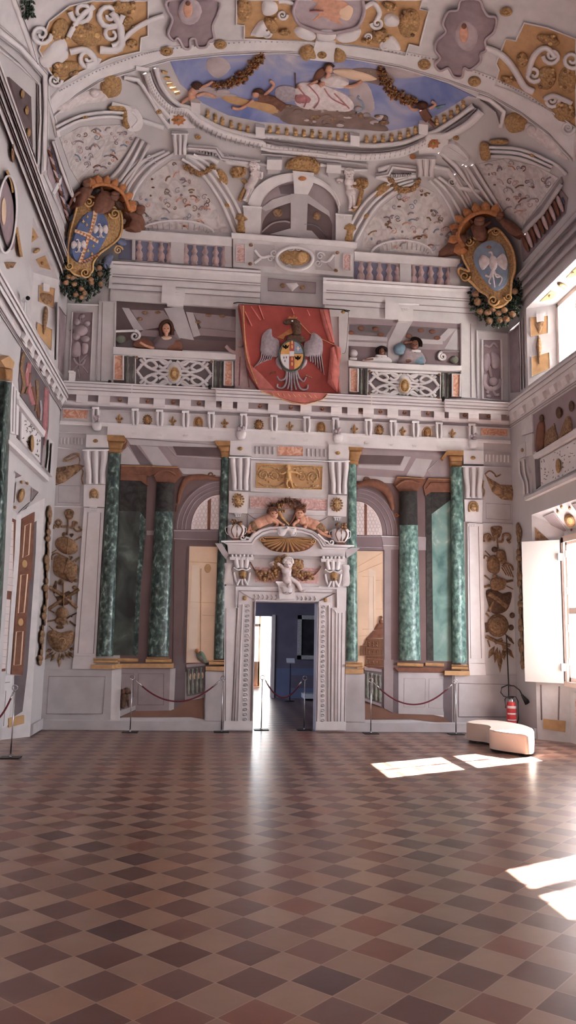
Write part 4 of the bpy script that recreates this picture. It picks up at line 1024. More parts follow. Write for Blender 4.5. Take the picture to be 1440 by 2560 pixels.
def pilaster(lab, C, block, ros, con, mb_, msk, gut, shaft=None, inner=None, lion=False, foot=None, b=0.05):
    parts = []
    m = MB('F', C); m.poly(block, 'white', b+0.035); parts.append(('cap_block', m))
    r = parse([ros], C)[0]; parts.append(('rosette', rosette_mb(r[0], r[1], 6.5, 4.6, 'gold', b=b+0.035)))
    cm, cg = console_mb(C, *con, b=b+0.01); parts.append(('scroll_console', cm, [('console_groove', cg)]))
    m = MB('F', C); m.poly(mb_, 'white', b+0.02); guttae(m, gut[0], gut[1], gut[2], C, b); parts.append(('mask_block', m))
    if shaft:
        m = MB('F', C if not shaft[0] else PX); m.poly(shaft[1], 'white', b); parts.append(('shaft', m))
        g = MB('F', PX, base=b); g.tube(inner, 1.6, 'groove', b+0.001, sm=False, closed=True); parts.append(('sunk_frame', g))
    if foot: m = MB('F', PX); m.poly(foot, 'white', b-0.01); parts.append(('foot', m))
    t = thing('painted_pilaster', lab, 'pilaster', parts)
    c = parse([msk[:2]], C)[0]
    thing('gilded_mask', 'gilt %s mask on the block of the %s' % ('lion-like' if lion else 'face', lab.split(' with')[0]), 'mask', mask_parts(c[0], c[1], msk[2]/C[2], 'reliefgold', lion, b=b+0.02), 'gilded masks on the pilaster blocks')
pilaster('outermost left pilaster with a tall sunk shaft', j_, '945,160 1170,165 1185,300 935,295', (1042, 228), (908, 1180, 328, 700), '915,705 1150,705 1140,950 910,945', (1025, 808, 52), (1018, 958, 78),
         (1, '210,1269 261,1270 239.5,1640 184.5,1639'), [(220, 1281), (252, 1281.5), (233.7, 1634), (194.8, 1633)], foot='184,1640 240,1640 237,1673 180,1672')
pilaster('pilaster head just left of the gilded panel', n_, '180,245 385,245 385,390 172,378', (275, 318), (172, 375, 402, 725), '165,728 355,740 345,950 162,940', (255, 822, 66), (255, 955, 64), lion=True)
pilaster('pilaster head just right of the gilded panel', n_, '1135,275 1340,285 1330,437 1135,422', (1225, 360), (1137, 1335, 440, 760), '1130,765 1315,775 1305,978 1125,970', (1215, 862, 66), (1220, 990, 64), lion=True)
pilaster('outermost right pilaster with a tall sunk shaft', q_, '55,195 205,200 207,300 58,297', (127, 252), (50, 207, 316, 552), '62,560 200,565 195,735 70,725', (130, 618, 40), (125, 742, 52),
         (1, '1168.6,1308 1207,1310 1212,1658 1172,1658'), [(1172, 1316), (1196, 1316), (1203.8, 1646), (1177, 1646)], foot='1172,1658 1213,1660 1215,1688 1174,1688')
# side fields beside the outer pilasters
m = MB('F', j_); m.poly('585,130 940,160 935,940 585,940', 'pale', 0.012); m.tube('585,942 915,948', 10, 'white', 0.03, sm=False); m.tube('620,300 860,322', 10, 'white', 0.03, sm=False); m.tube('600,130 940,150', 8, 'white', 0.03, sm=False)
g = MB('F', j_); 
for i in range(7): x = 665+i*38; g.tube([(x, 190+i), (x, 262+i)], 20, 'white', 0.016, sm=False)
pn = MB('F', j_); pn.tube('640,715 875,718 868,905 635,900', 6, 'groove', 0.013, sm=False, closed=True)
thing('painted_wall_field', 'pale painted wall field with flutes above the left trophy', 'panel', [('field', m), ('flutes', g), ('panel_line', pn)])
m = MB('F', q_); m.poly('207,195 425,215 430,740 200,735', 'pale', 0.012); m.tube('200,738 430,748', 7, 'white', 0.03, sm=False); m.tube('205,318 420,325', 7, 'white', 0.03, sm=False)
g = MB('F', q_)
for i in range(7): x = 222+i*28; g.tube([(x, 225+i), (x, 280+i)], 14, 'white', 0.016, sm=False)
pn = MB('F', q_); pn.tube('222,590 405,600 405,715 225,705', 5, 'groove', 0.013, sm=False, closed=True)
thing('painted_wall_field', 'pale painted wall field with flutes above the right trophy', 'panel', [('field', m), ('flutes', g), ('panel_line', pn)])
# quivers
m = MB('F', j_); m.poly('565,480 620,520 850,480 920,500 850,570 700,680 600,715 585,660', 'reliefumber', 0.02, 0.05); m.tube('690,445 760,440 860,380 800,370 700,430', 22, 'reliefumber', 0.03); m.tube('850,385 870,430 860,500', 14, 'umber', 0.02); m.tube('880,520 905,560 890,640 905,700', 16, 'umber', 0.02)
solo('gilded_quiver', 'brown painted quiver hanging high in the left corner', 'quiver', m)
m = MB('F', q_); m.poly('215,372 245,400 330,450 430,455 470,400 468,520 430,572 340,560 270,505', 'reliefumber', 0.02, 0.05); m.tube('215,375 250,350 285,370 300,392 335,375', 12, 'reliefumber', 0.02); m.tube('205,420 200,470 212,500 205,540', 12, 'umber', 0.02)
solo('gilded_quiver', 'brown painted quiver hanging high in the right corner', 'quiver', m)
# trophies of arms
Zt = (100, 1250, 5.818)
def blob(m, pts, mat, h=0.015, b=0.045): m.poly(pts, mat, h, b, sm=True, n=3)
hd = MB('F', Zt)
for k in (-1, 1): hd.ell(428+k*22, 190, 9, 6, 'dumber', 0.06, 0.004, n=8)
hd.ell(425, 215, 62, 75, 'reliefumber', 0.015, 0.05); hd.ell(415, 235, 34, 24, 'umber', 0.055, 0.02); hd.ell(400, 185, 9, 6, 'dumber', 0.068, 0.004, n=8); hd.ell(447, 185, 9, 6, 'dumber', 0.068, 0.004, n=8)
for i in range(9): a = pi+pi*i/8; hd.ell(425+cos(a)*55, 195+sin(a)*48, 20, 20, 'umber', 0.03, 0.03, n=8)
rb = MB('F', Z := Zt); rb.tube('200,420 215,370 270,395 310,330 265,285 240,330 310,385 390,380', 30, 'umber', 0.02); rb.tube('430,390 480,400 480,320 540,330 490,390 530,450 600,440 560,385 590,420', 30, 'umber', 0.02); rb.tube('410,280 405,400 395,510', 28, 'reliefumber', 0.025, sm=False)
s1 = MB('F', Zt); s1.ell(385, 665, 175, 120, 'umber', 0.02, 0.08, rot=0.42, n=24); s1.ell(350, 500, 34, 34, 'reliefumber', 0.015, 0.04); s1.tube('430,510 480,500 450,540', 26, 'dumber', 0.015); s1.tube('500,590 600,530', 22, 'umber', 0.015, sm=False); s1.tube('150,780 240,725', 14, 'umber', 0.012, sm=False); s1.tube('415,540 395,790', 8, 'goldlit', 0.1, sm=False)
s2 = MB('F', Zt); s2.poly('200,860 260,800 380,840 545,950 530,1090 470,1200 430,1190 270,1120 190,1030', 'umber', 0.025, 0.07, sm=True, n=3); s2.tube('400,850 345,1050 440,1190', 12, 'dumber', 0.095, sm=False); s2.tube('170,870 175,810 240,770 300,800 420,860', 24, 'reliefumber', 0.02); s2.tube('440,870 470,830 420,820', 22, 'reliefumber', 0.03); s2.tube('480,890 570,830 520,900', 20, 'umber', 0.012)
s3 = MB('F', Zt)
for q in ('120,1260 340,1390 540,1570', '570,1300 340,1440 120,1590'): s3.tube(q, 52, 'umber', 0.03, sm=False)
s3.ell(300, 1195, 42, 42, 'reliefumber', 0.03, 0.02); s3.ell(300, 1195, 22, 22, 'dumber', 0.055, 0.004); s3.ell(520, 1170, 34, 30, 'umber', 0.02, 0.03); s3.ell(500, 1270, 34, 26, 'umber', 0.02, 0.03); blob(s3, '230,1170 240,1300 200,1380 280,1400 420,1320 460,1430 400,1520 280,1530 240,1440 180,1300', 'dumber'); s3.tube('345,1200 345,1550', 10, 'goldlit', 0.07, sm=False)
s4 = MB('F', Zt); s4.ell(320, 1640, 90, 85, 'umber', 0.03, 0.09); blob(s4, '250,1700 390,1700 350,1820 250,1800 215,1760', 'reliefumber', 0.02); s4.tube('90,1770 230,1740', 26, 'umber', 0.015, sm=False); s4.tube('120,1590 210,1640', 16, 'umber', 0.015, sm=False); s4.tube('460,1680 540,1640', 20, 'dumber', 0.015, sm=False); s4.tube('370,1740 440,1690 470,1700', 22, 'dumber', 0.02); s4.tube('380,1740 410,1810', 18, 'umber', 0.02); s4.tube('430,1760 520,1830', 26, 'dumber', 0.015, sm=False); s4.tube('130,1830 200,1900', 16, 'umber', 0.015, sm=False)
s4.ell(290, 1850, 60, 30, 'reliefumber', 0.03, 0.03)
s5 = MB('F', Zt); s5.poly('115,1920 200,1890 300,1930 420,1900 490,1920 480,2060 400,2170 300,2220 200,2180 120,2060', 'umber', 0.025, 0.09, sm=True, n=3); s5.scroll(330, 2060, 60, 16, 'goldlit', 1.5, pi, 1, 0.105); s5.tube('150,1960 250,1990 330,1990', 14, 'goldlit', 0.095)
s6 = MB('F', Zt)
for q in ((200, 2200, 60, 2330), (240, 2210, 150, 2350), (280, 2220, 275, 2440), (320, 2220, 340, 2330), (360, 2200, 440, 2310), (400, 2190, 490, 2300), (180, 2170, 80, 2210), (420, 2160, 490, 2180)):
    s6.leaf(100+q[0]/5.818, 1250+q[1]/5.818, 100+q[2]/5.818, 1250+q[3]/5.818, 5.5, 'reliefumber', 0.04)
thing('painted_trophy', 'hanging trophy of shields and helmets in brown on the left side of the far wall', 'trophy', [('lion_head', hd), ('ribbon', rb), ('oval_shield', s1), ('cuirass', s2), ('crossed_drums', s3), ('helmet', s4), ('scrolled_shield', s5), ('leaves', s6)])
hd = MB('F', r_); hd.poly('365,70 470,65 470,130 440,185 395,185 370,130', 'reliefumber', 0.02, 0.05, sm=True, n=3); hd.ell(400, 95, 9, 6, 'dumber', 0.072, 0.003, n=8); hd.ell(440, 95, 9, 6, 'dumber', 0.072, 0.003, n=8); hd.ell(418, 125, 18, 12, 'umber', 0.066, 0.02, n=8)
rb = MB('F', r_); rb.tube('290,225 300,160 345,150 360,205 330,215 340,170 400,215', 24, 'umber', 0.02); rb.tube('440,225 480,220 490,150 550,150 560,190 530,200 560,240', 24, 'umber', 0.02); rb.tube('425,190 432,300', 18, 'reliefumber', 0.025, sm=False)
s1 = MB('F', r_); s1.ell(398, 305, 32, 30, 'dumber', 0.02, 0.04); blob(s1, '430,310 500,315 520,380 520,430 470,450 425,400', 'umber', 0.02); blob(s1, '345,385 400,360 440,400 455,500 420,555 345,530 325,470', 'umber', 0.03, 0.07); s1.tube('300,320 350,370', 12, 'umber', 0.015, sm=False); s1.tube('290,400 300,370 330,385 320,430', 14, 'umber', 0.015)
for i in range(4): s1.tube([(470+i*22, 490-i*10), (520+i*24, 570+i*8)], 12, 'umber', 0.015, sm=False)
s1.tube('480,480 520,450 570,470 590,520', 22, 'umber', 0.02)
s2 = MB('F', r_); blob(s2, '360,660 370,610 430,585 500,610 520,650 490,720 380,725', 'umber', 0.03, 0.06); s2.ell(400, 580, 26, 20, 'umber', 0.02, 0.03); s2.tube('295,570 350,620', 16, 'umber', 0.015, sm=False); s2.tube('520,640 590,625', 22, 'umber', 0.015, sm=False); s2.tube('520,680 590,715', 12, 'umber', 0.015, sm=False); s2.tube('290,690 355,675', 26, 'umber', 0.015, sm=False)
s3 = MB('F', r_); blob(s3, '315,730 400,715 480,760 575,750 545,900 480,960 380,960 330,840', 'dumber', 0.02, 0.05); s3.tube('340,760 430,820 530,900', 60, 'umber', 0.04, sm=False); s3.tube('420,790 370,880 345,950', 40, 'reliefumber', 0.035)
s4 = MB('F', r_); s4.ell(432, 1090, 112, 120, 'umber', 0.02, 0.09, n=24); s4.ell(432, 1060, 26, 32, 'umber', 0.10, 0.04); s4.tube([(432+80*cos(t), 1090+88*sin(t)) for t in [pi*k/9 for k in range(18)]], 12, 'dumber', 0.07, closed=True, sm=False); s4.ell(580, 985, 28, 30, 'dumber', 0.02, 0.04); s4.ell(570, 1110, 28, 30, 'dumber', 0.02, 0.03); s4.tube('310,960 345,1000', 18, 'umber', 0.015, sm=False); s4.tube('310,1060 320,1160', 26, 'dumber', 0.012)
s5 = MB('F', r_); s5.tube('310,1200 430,1260 560,1300', 36, 'umber', 0.03, sm=False); s5.tube('330,1240 350,1310', 14, 'umber', 0.015); s5.tube('480,1230 400,1270', 36, 'umber', 0.02, sm=False)
for i in range(4): s5.tube([(510+i*18, 1180+i*12), (560+i*12, 1250+i*10)], 12, 'dumber', 0.015, sm=False)
s6 = MB('F', r_)
for q in ((400, 1300, 335, 1430), (430, 1310, 400, 1480), (450, 1330, 455, 1580), (480, 1340, 500, 1450), (500, 1300, 600, 1430), (470, 1290, 560, 1400)):
    s6.leaf(1140+q[0]/4.13, 1300+q[1]/4.13, 1140+q[2]/4.13, 1300+q[3]/4.13, 7, 'reliefumber', 0.04)
thing('painted_trophy', 'hanging trophy of armour in brown at the right corner above the extinguisher', 'trophy', [('mask', hd), ('ribbon', rb), ('quivers', s1), ('helmet', s2), ('cuirass', s3), ('round_shield', s4), ('crossed_staves', s5), ('leaves', s6)])
# ---- door surround: lower jambs
m = MB('F'); m.poly('561,1465 637,1465 631,1800 628,1826 560,1826', 'white', 0.07); jl = MB('F', o_, base=0.07)
for q in ('105,172 100,1365', '220,172 165,1365'): jl.tube(q, 7, 'groove', 0.071, sm=False)
jl.tube('205,165 235,168 180,1365', 10, 'white', 0.08, sm=False); jl.tube('245,130 285,130 262,600 232,1365', 14, 'white', 0.085, sm=False); jl.tube('232,150 222,600 195,1365', 12, 'groove', 0.075, sm=False); jl.tube('412,95 385,1365', 10, 'white', 0.09, sm=False); jl.tube('395,100 368,1365', 6, 'groove', 0.08, sm=False)
eg = MB('F', o_, base=0.07)
for i in range(24):
    t = i/23; y = 140+t*1200; x = 340-t*28; eg.tube([(x-32, y-8), (x+10, y-6), (x+12, y+16)], 12, 'pale', 0.08, n=2); eg.ell(x-12, y+14, 22, 12, 'pale', 0.075, 0.02, n=8)
ft = MB('F', o_); ft.poly('85,1365 380,1365 380,1460 80,1460', 'white', 0.08)
thing('door_jamb', 'carved white marble jamb left of the doorway', 'door surround', [('slab', m), ('fillets', jl), ('leaf_carving', eg), ('foot', ft)])
m = MB('F'); m.poly('797,1465 866,1470 863,1826 789.5,1826 794,1530', 'white', 0.07); jl = MB('F', o_, base=0.07)
for q in ('1378,200 1360,1370', '1335,220 1320,1370'): jl.tube(q, 7, 'groove', 0.071, sm=False)
jl.tube('1195,140 1190,1370', 16, 'white', 0.085, sm=False); jl.tube('1255,190 1275,220 1262,1370', 12, 'white', 0.08, sm=False); jl.tube('1225,170 1215,1370', 12, 'groove', 0.075, sm=False); jl.tube('1095,95 1072,1370', 10, 'white', 0.09, sm=False); jl.tube('1300,225 1288,1370', 6, 'pale', 0.08, sm=False)
eg = MB('F', o_, base=0.07)
for i in range(24):
    t = i/23; y = 150+t*1200; x = 1142-t*6; eg.tube([(x-24, y-8), (x+6, y-6), (x+8, y+16)], 12, 'pale', 0.08, n=2); eg.ell(x-10, y+14, 20, 12, 'pale', 0.075, 0.02, n=8)
ft = MB('F', o_); ft.poly('1060,1370 1378,1372 1375,1465 1056,1462', 'white', 0.08)
thing('door_jamb', 'carved white marble jamb right of the doorway', 'door surround', [('slab', m), ('fillets', jl), ('leaf_carving', eg), ('foot', ft)])
# lintel
m = MB('F', n_); m.poly('135,1650 1310,1672 1305,1868 1050,1862 1045,1808 427,1800 418,1862 130,1866', 'white', 0.07)
fr = MB('F', n_, base=0.07); fr.tube('235,1862 230,1660 1215,1682 1218,1866', 14, 'white', 0.09, sm=False); fr.tube('250,1850 262,1700 1200,1722 1200,1860', 8, 'groove', 0.085, sm=False); fr.tube('420,1862 425,1792 1040,1802 1040,1862', 9, 'white', 0.095, sm=False); fr.tube('262,1700 410,1790', 7, 'groove', 0.08, sm=False); fr.tube('1200,1722 1045,1800', 7, 'groove', 0.08, sm=False)
eg = MB('F', n_, base=0.07)
for i in range(15):
    x = 410+i*42
    if 640 < x < 810: continue
    eg.tube([(x, 1735+i*1.5), (x+14, 1762+i*1.5), (x-4, 1778+i*1.5)], 13, 'pale', 0.08, n=2)
rs = MB('F', n_, base=0.07); rs.ell(320, 1772, 20, 22, 'gold', 0.085, 0.03); rs.ell(1105, 1790, 20, 22, 'gold', 0.085, 0.03)
ks = MB('F', n_); ks.poly('620,1610 825,1618 808,1650 800,1785 655,1780 645,1650', 'white', 0.13); ks.tube('620,1615 828,1622', 20, 'white', 0.14, sm=False); ks.poly('665,1655 790,1662 780,1690 765,1735 690,1730 675,1688', 'white2', 0.14, 0.03, sm=True); ks.tube('690,1715 705,1722 725,1712', 8, 'dgrey', 0.165); ks.tube('745,1718 760,1726 775,1716', 8, 'dgrey', 0.165)
thing('door_lintel', 'white marble lintel with scrolled keystone directly over the doorway', 'door surround', [('slab', m), ('mouldings', fr), ('leaf_carving', eg), ('rosettes', rs), ('keystone', ks)])
# overdoor: brackets, frieze, pediment
m = MB('F', n_); m.poly('140,1345 1320,1372 1308,1672 140,1650', 'white2', 0.05); m.poly('410,1345 1060,1362 1055,1395 412,1385', 'pale', 0.08); 
pn = MB('F', n_, base=0.05); pn.poly('420,1468 1035,1480 1035,1632 420,1615', 'pinkmarble', 0.06)
thing('overdoor_frieze', 'white frieze with a pink marble panel above the doorway lintel', 'overdoor', [('ground', m), ('marble_panel', pn)])
for lab, x, y, fx in (('left', 292, 1370, -1), ('right', 1180, 1388, 1)):
    b1 = MB('F', n_); b1.poly([(x-120, y), (x+115, y+2), (x+112, y+32), (x-116, y+30)], 'white', 0.15)
    for i in range(6): b1.ell(x-96+i*38, y-10, 16, 18, 'white', 0.13, 0.03, n=10)
    sc = MB('F', n_)
    for k in (-1, 0, 1): sc.tube([(x+k*52-4, y+10), (x+k*50-6, y+50), (x+k*38-4, y+110)], 56, 'white', 0.11, rise=0.05)
    sc.tube([(x-80, y+105), (x-40, y+130), (x, y+118), (x+40, y+130), (x+80, y+108)], 20, 'white', 0.13)
    fa = MB('F', n_); fa.ell(x+8, y+170, 38, 46, 'gold', 0.09, 0.06); fa.ell(x+8, y+196, 10, 12, 'dumber', 0.142, 0.004, n=8)
    lv = MB('F', n_); lv.tube([(x-80, y+150), (x-62, y+230), (x-40, y+262)], 28, 'white', 0.09); lv.tube([(x+75, y+150), (x+62, y+230), (x+40, y+262)], 28, 'white', 0.09)
    for k in (-1, 0, 1): lv.tube([(x+k*20, y+215), (x+k*44, y+262), (x+k*50, y+275)], 30, 'white', 0.10)
    sd2 = MB('F', n_); X = x+fx*135; sd2.poly([(X-45, y+60), (X+45, y+60), (X+30, y+120), (X+48, y+200), (X+50, y+270), (X-50, y+268), (X-45, y+200), (X-30, y+120)], 'white', 0.07, 0.02); 
    thing('scroll_bracket', 'white acanthus bracket with a small gilt face at the %s end over the doorway' % lab, 'bracket', [('bed_moulding', b1), ('scroll', sc), ('gilt_face', fa), ('leaf', lv), ('side_console', sd2)])
pd_ = MB('F', n_); top = [(88, 1212), (310, 1207), (352, 1203), (392, 1150), (470, 1100), (560, 1080), (730, 1072), (880, 1085), (985, 1120), (1070, 1180), (1110, 1245), (1382, 1255)]
bot = [(1300, 1300), (1075, 1295), (1030, 1215), (960, 1160), (870, 1135), (730, 1128), (560, 1132), (480, 1160), (420, 1210), (390, 1258), (150, 1250)]
pd_.poly(top+bot, 'white', 0.16)
for i in range(0): pass
ml = MB('F', n_, base=0.16); ml.tube([(x+2, y+10) for x, y in top], 14, 'white', 0.17, sm=False); ml.tube([(130, 1232), (385, 1232), (420, 1180), (490, 1128), (570, 1105), (730, 1098), (870, 1110), (975, 1145), (1045, 1200), (1085, 1272), (1340, 1280)], 9, 'groove', 0.162, sm=False)
ty = MB('F', n_); ty.poly([(150, 1250), (390, 1258), (420, 1210), (480, 1160), (560, 1132), (730, 1128), (870, 1135), (960, 1160), (1030, 1215), (1075, 1295), (1300, 1300), (1295, 1372), (160, 1345)], 'white2', 0.10)
sd3 = MB('F', n_); sd3.poly('30,1238 95,1240 160,1345 135,1395 100,1350', 'pale', 0.10); sd3.poly('1370,1280 1440,1285 1390,1330 1310,1385 1298,1300', 'pale', 0.10)
sc = MB('F', n_, base=0.16); sc.poly('640,1085 700,1095 735,1078 780,1095 820,1092 810,1150 770,1165 735,1120 700,1165 650,1155', 'white', 0.18, 0.03, sm=True); sc.scroll(662, 1135, 26, 14, 'white', 1.2, 0, 1, 0.19); sc.scroll(800, 1140, 26, 14, 'white', 1.2, pi, -1, 0.19); sc.ell(735, 1084, 16, 14, 'white', 0.2, 0.02)
vv = MB('F', n_, base=0.14); vv.scroll(300, 1180, 30, 22, 'white', 1.2, 0, 1, 0.17, tail='420,1130 370,1190'); vv.scroll(1160, 1225, 30, 22, 'white', 1.2, pi, -1, 0.17, tail='1030,1150 1090,1210')
thing('overdoor_pediment', 'white curved pediment over the doorway holding a gilt shell', 'pediment', [('cornice', pd_), ('cornice_lines', ml), ('tympanum', ty), ('return_ends', sd3), ('centre_scrolls', sc), ('end_volutes', vv)])
sh = MB('F', n_); cx, cy = 735, 1185
sh.poly([(470, 1190), (520, 1180), (735, 1185), (960, 1192), (1010, 1210), (975, 1268), (900, 1310), (740, 1328), (590, 1310), (505, 1255)], 'rust', 0.12, 0.03, sm=True)
rb2 = MB('F', n_)
for i in range(13):
    a = radians(200+140*i/12); ex2, ey2 = cx+262*cos(a)*-1, cy-132*sin(a)*1.0
    ex2 = cx-262*cos(radians(12+156*i/12)); ey2 = 1190+135*sin(radians(12+156*i/12)); rb2.tube([(cx+(i-6)*10, 1192), ((cx+ex2)/2, (1185+ey2)/2+6), (ex2, ey2)], 30, 'capgold', 0.13, rise=0.04)
hg2 = MB('F', n_); hg2.scroll(490, 1200, 26, 16, 'goldlit', 1.4, 0, 1, 0.15); hg2.scroll(988, 1218, 26, 16, 'goldlit', 1.4, pi, -1, 0.15); hg2.tube('510,1180 640,1178 735,1195 850,1185 975,1198', 20, 'capgold', 0.15)
thing('gilded_shell', 'wide gilded scallop shell inside the curved pediment', 'shell', [('bowl', sh), ('ribs', rb2), ('hinge_scrolls', hg2)])
# reclining putti with a laurel wreath
def N(p): return [(n_[0]+x/n_[2], n_[1]+y/n_[2]) for x, y in p]
b = MB('F', base=0.03); hp = N([(600, 950)])[0]
putto(b, hp[0], hp[1], 14, 'skin', N([(560, 1000)])[0], N([(450, 1050)])[0], [N([(590, 1010), (640, 1050), (610, 1085)]), N([(560, 970), (620, 1010), (690, 1060)])], [N([(430, 1060), (390, 1100), (400, 1130)]), N([(420, 1050), (380, 1070), (350, 1130)])], b=0.10)
eyes(b, hp[0]+2, hp[1], 14, 0.21); h = hair_mb(hp[0]-3, hp[1]-1, 14, 'rust', b=0.12, seed=3); f_ = MB('F', n_, base=0.03); f_.poly('370,1040 420,1025 460,1060 440,1110 380,1120', 'umber', 0.11, 0.06, sm=True); f_.poly('330,1110 380,1090 385,1140 330,1180 300,1190', 'dumber', 0.1, 0.04, sm=True)
thing('reclining_putto', 'left reclining faun child with furry legs on the curved pediment', 'statue', [('body', b), ('hair', h), ('furry_leg', f_)])
b = MB('F', base=0.03); hp = N([(850, 945)])[0]
putto(b, hp[0], hp[1], 14, 'skin', N([(880, 1010)])[0], N([(1000, 1060)])[0], [N([(850, 1010), (790, 1060), (830, 1095)]), N([(910, 980), (930, 1040), (905, 1080)])], [N([(1010, 1065), (1070, 1090), (1100, 1130)]), N([(1020, 1060), (1060, 1130), (1130, 1170)])], b=0.10)
eyes(b, hp[0]+2, hp[1], 14, 0.21); h = hair_mb(hp[0]+2, hp[1]-2, 14, 'rust', b=0.12, seed=5); f_ = MB('F', n_, base=0.03); f_.poly('980,1050 1060,1040 1110,1090 1130,1150 1060,1130 1000,1100', 'umber', 0.11, 0.06, sm=True)
thing('reclining_putto', 'right reclining faun child smiling upward on the curved pediment', 'statue', [('body', b), ('hair', h), ('furry_leg', f_)])
lw = MB('F', n_, base=0.03); rnd = random.Random(4)
for i in range(46):
    t = i/45; x = 560+t*350; y = 900-60*sin(pi*t)+rnd.uniform(-18, 18); a = rnd.uniform(-2.6, -0.5); c0 = N([(x, y)])[0]; c1 = N([(x+45*cos(a), y+45*sin(a))])[0]; lw.leaf(c0[0], c0[1], c1[0], c1[1], 2.4, 'rust' if i % 3 else 'capgold', 0.13)
fr2 = MB('F', n_, base=0.03)
for i in range(16): fr2.ell(700+rnd.uniform(-60, 110), 880+rnd.uniform(-30, 50), 14, 14, 'capgold', 0.12, 0.04, n=8)
hc = MB('F', n_, base=0.03); hc.tube('650,930 690,1000 750,1060', 46, 'gold', 0.12, taper=lambda t: 1-0.6*t); hc.tube('820,930 790,1000 750,1060', 36, 'rust', 0.12, taper=lambda t: 1-0.6*t)
thing('laurel_wreath', 'gilded laurel and fruit wreath held between the two reclining faun children', 'wreath', [('leaves', lw), ('fruit', fr2), ('horns', hc)])
# urns
for lab, ux, uy in (('left', 240, 1110), ('right', 1255, 1148)):
    b = MB('F', n_); b.poly([(ux-72, uy-50), (ux+60, uy-50), (ux+78, uy-10), (ux+70, uy+40), (ux+30, uy+80), (ux-40, uy+80), (ux-82, uy+35), (ux-88, uy-10)], 'white', 0.14, 0.07, sm=True)
    for k in (-0.5, 0.05, 0.6): b.tube([(ux+k*60, uy-45), (ux+k*100, uy+5), (ux+k*50, uy+72)], 12, 'rust', 0.20)
    f_ = MB('F', n_); f_.poly([(ux-30, uy+78), (ux+20, uy+78), (ux+42, uy+98), (ux-50, uy+98)], 'rust', 0.15)
    fl2 = MB('F', n_, base=0.05)
    for i in range(16): fl2.ell(ux-50+rnd.uniform(0, 95), uy-75+rnd.uniform(-22, 28), 15, 13, 'rust' if i % 2 else 'capgold', 0.14, 0.04, n=8)
    hn = MB('F', n_); hn.tube([(ux-78, uy-30), (ux-110, uy-20), (ux-100, uy+30), (ux-75, uy+45)], 10, 'white', 0.13); hn2 = MB('F', n_); hn2.tube([(ux+66, uy-30), (ux+92, uy-20), (ux+88, uy+30), (ux+65, uy+45)], 10, 'white', 0.13)
    thing('urn', 'white and red urn heaped with fruit at the %s end of the pediment' % lab, 'urn', [('bowl', b), ('foot', f_), ('fruit', fl2), ('handle', hn), ('handle', hn2)])
# seated white putto and swags of flowers
b = MB('F', base=0.05); hp = N([(742, 1440)])[0]
putto(b, hp[0], hp[1], 13, 'robe', N([(725, 1500)])[0], N([(735, 1590)])[0], [N([(705, 1490), (670, 1450), (645, 1440)]), N([(745, 1490), (760, 1500), (690, 1480), (650, 1445)])], [N([(735, 1600), (760, 1620), (745, 1660)]), N([(760, 1580), (830, 1630), (860, 1690), (890, 1702)])], b=0.14)
eyes(b, hp[0], hp[1]+1, 13, 0.245, 'groove'); h = hair_mb(hp[0], hp[1]-2, 14, 'robe', b=0.16, seed=2); wg = MB('F', n_, base=0.05); wg.leaf(*N([(620, 1460)])[0], *N([(565, 1430)])[0], 4, 'robe', 0.15); wg.poly('560,1430 640,1410 650,1470 600,1470', 'robe', 0.12, 0.02, sm=True)
thing('seated_putto', 'white winged child statue seated on the keystone over the doorway', 'statue', [('body', b), ('hair', h), ('wing', wg)])
for lab, pts, tail, vine in (('left', [(470, 1540), (530, 1560), (590, 1530), (640, 1470), (650, 1410), (690, 1390)], None, '480,1560 430,1520 395,1460 372,1420'), ('right', [(960, 1560), (900, 1560), (850, 1530), (810, 1480), (830, 1440), (850, 1440)], None, '930,1560 990,1550 1040,1500 1062,1460')):
    fw = MB('F', n_, base=0.05)
    P = spl(N(pts), False, 6)
    for i, (x, y) in enumerate(P):
        for k in range(4): fw.ell(x+rnd.uniform(-9, 9), y+rnd.uniform(-8, 10), 4.6, 4.4, ('gold', 'rust', 'capgold', 'umber')[k], 0.10+rnd.uniform(0, 0.04), 0.03, raw=True, n=8)
    vi = MB('F', n_, base=0.05); vi.tube(vine, 10, 'rust', 0.09)
    thing('flower_swag', 'brown and gold flower swag on the %s of the seated white child' % lab, 'garland', [('flowers', fw), ('stem', vi)])
# panels between the pilaster heads
m = MB('F', n_); m.poly('375,262 1135,290 1130,430 380,405', 'white2', 0.04); m.tube('380,412 1130,440', 12, 'white', 0.06, sm=False)
fl3 = MB('F', n_, base=0.04)
for i in range(5): fl3.tube([(428+i*42, 296+i*1.5), (428+i*42, 368+i*1.5)], 24, 'pale', 0.05, sm=False); fl3.tube([(932+i*42, 318+i*1.5), (932+i*42, 392+i*1.5)], 24, 'pale', 0.05, sm=False)
pn = MB('F', n_, base=0.04); pn.poly('640,292 885,300 885,392 640,385', 'orangemarble', 0.05); pn.tube('640,292 885,300 885,392 640,385', 5, 'pale', 0.055, sm=False, closed=True)
thing('fluted_band', 'white fluted band with an orange marble plaque above the gilded panel', 'panel', [('ground', m), ('flutes', fl3), ('marble_plaque', pn)])
m = MB('F', n_); m.poly('378,430 1130,452 1130,775 375,735', 'white2', 0.04)
m2 = MB('F', n_, base=0.04); m2.poly('435,462 1075,492 1068,715 428,692', 'ochre', 0.045); fr3 = MB('F', n_, base=0.04); fr3.tube('435,462 1075,492 1068,715 428,692', 10, 'goldlit', 0.055, sm=False, closed=True)
ac = MB('F', n_, base=0.045)
for k, X in ((-1, 500), (-1, 610), (1, 880), (1, 985)): ac.scroll(X, 575+(X-500)*0.04, 52, 20, 'reliefgold', 1.8, 0 if k < 0 else pi, k, 0.05)
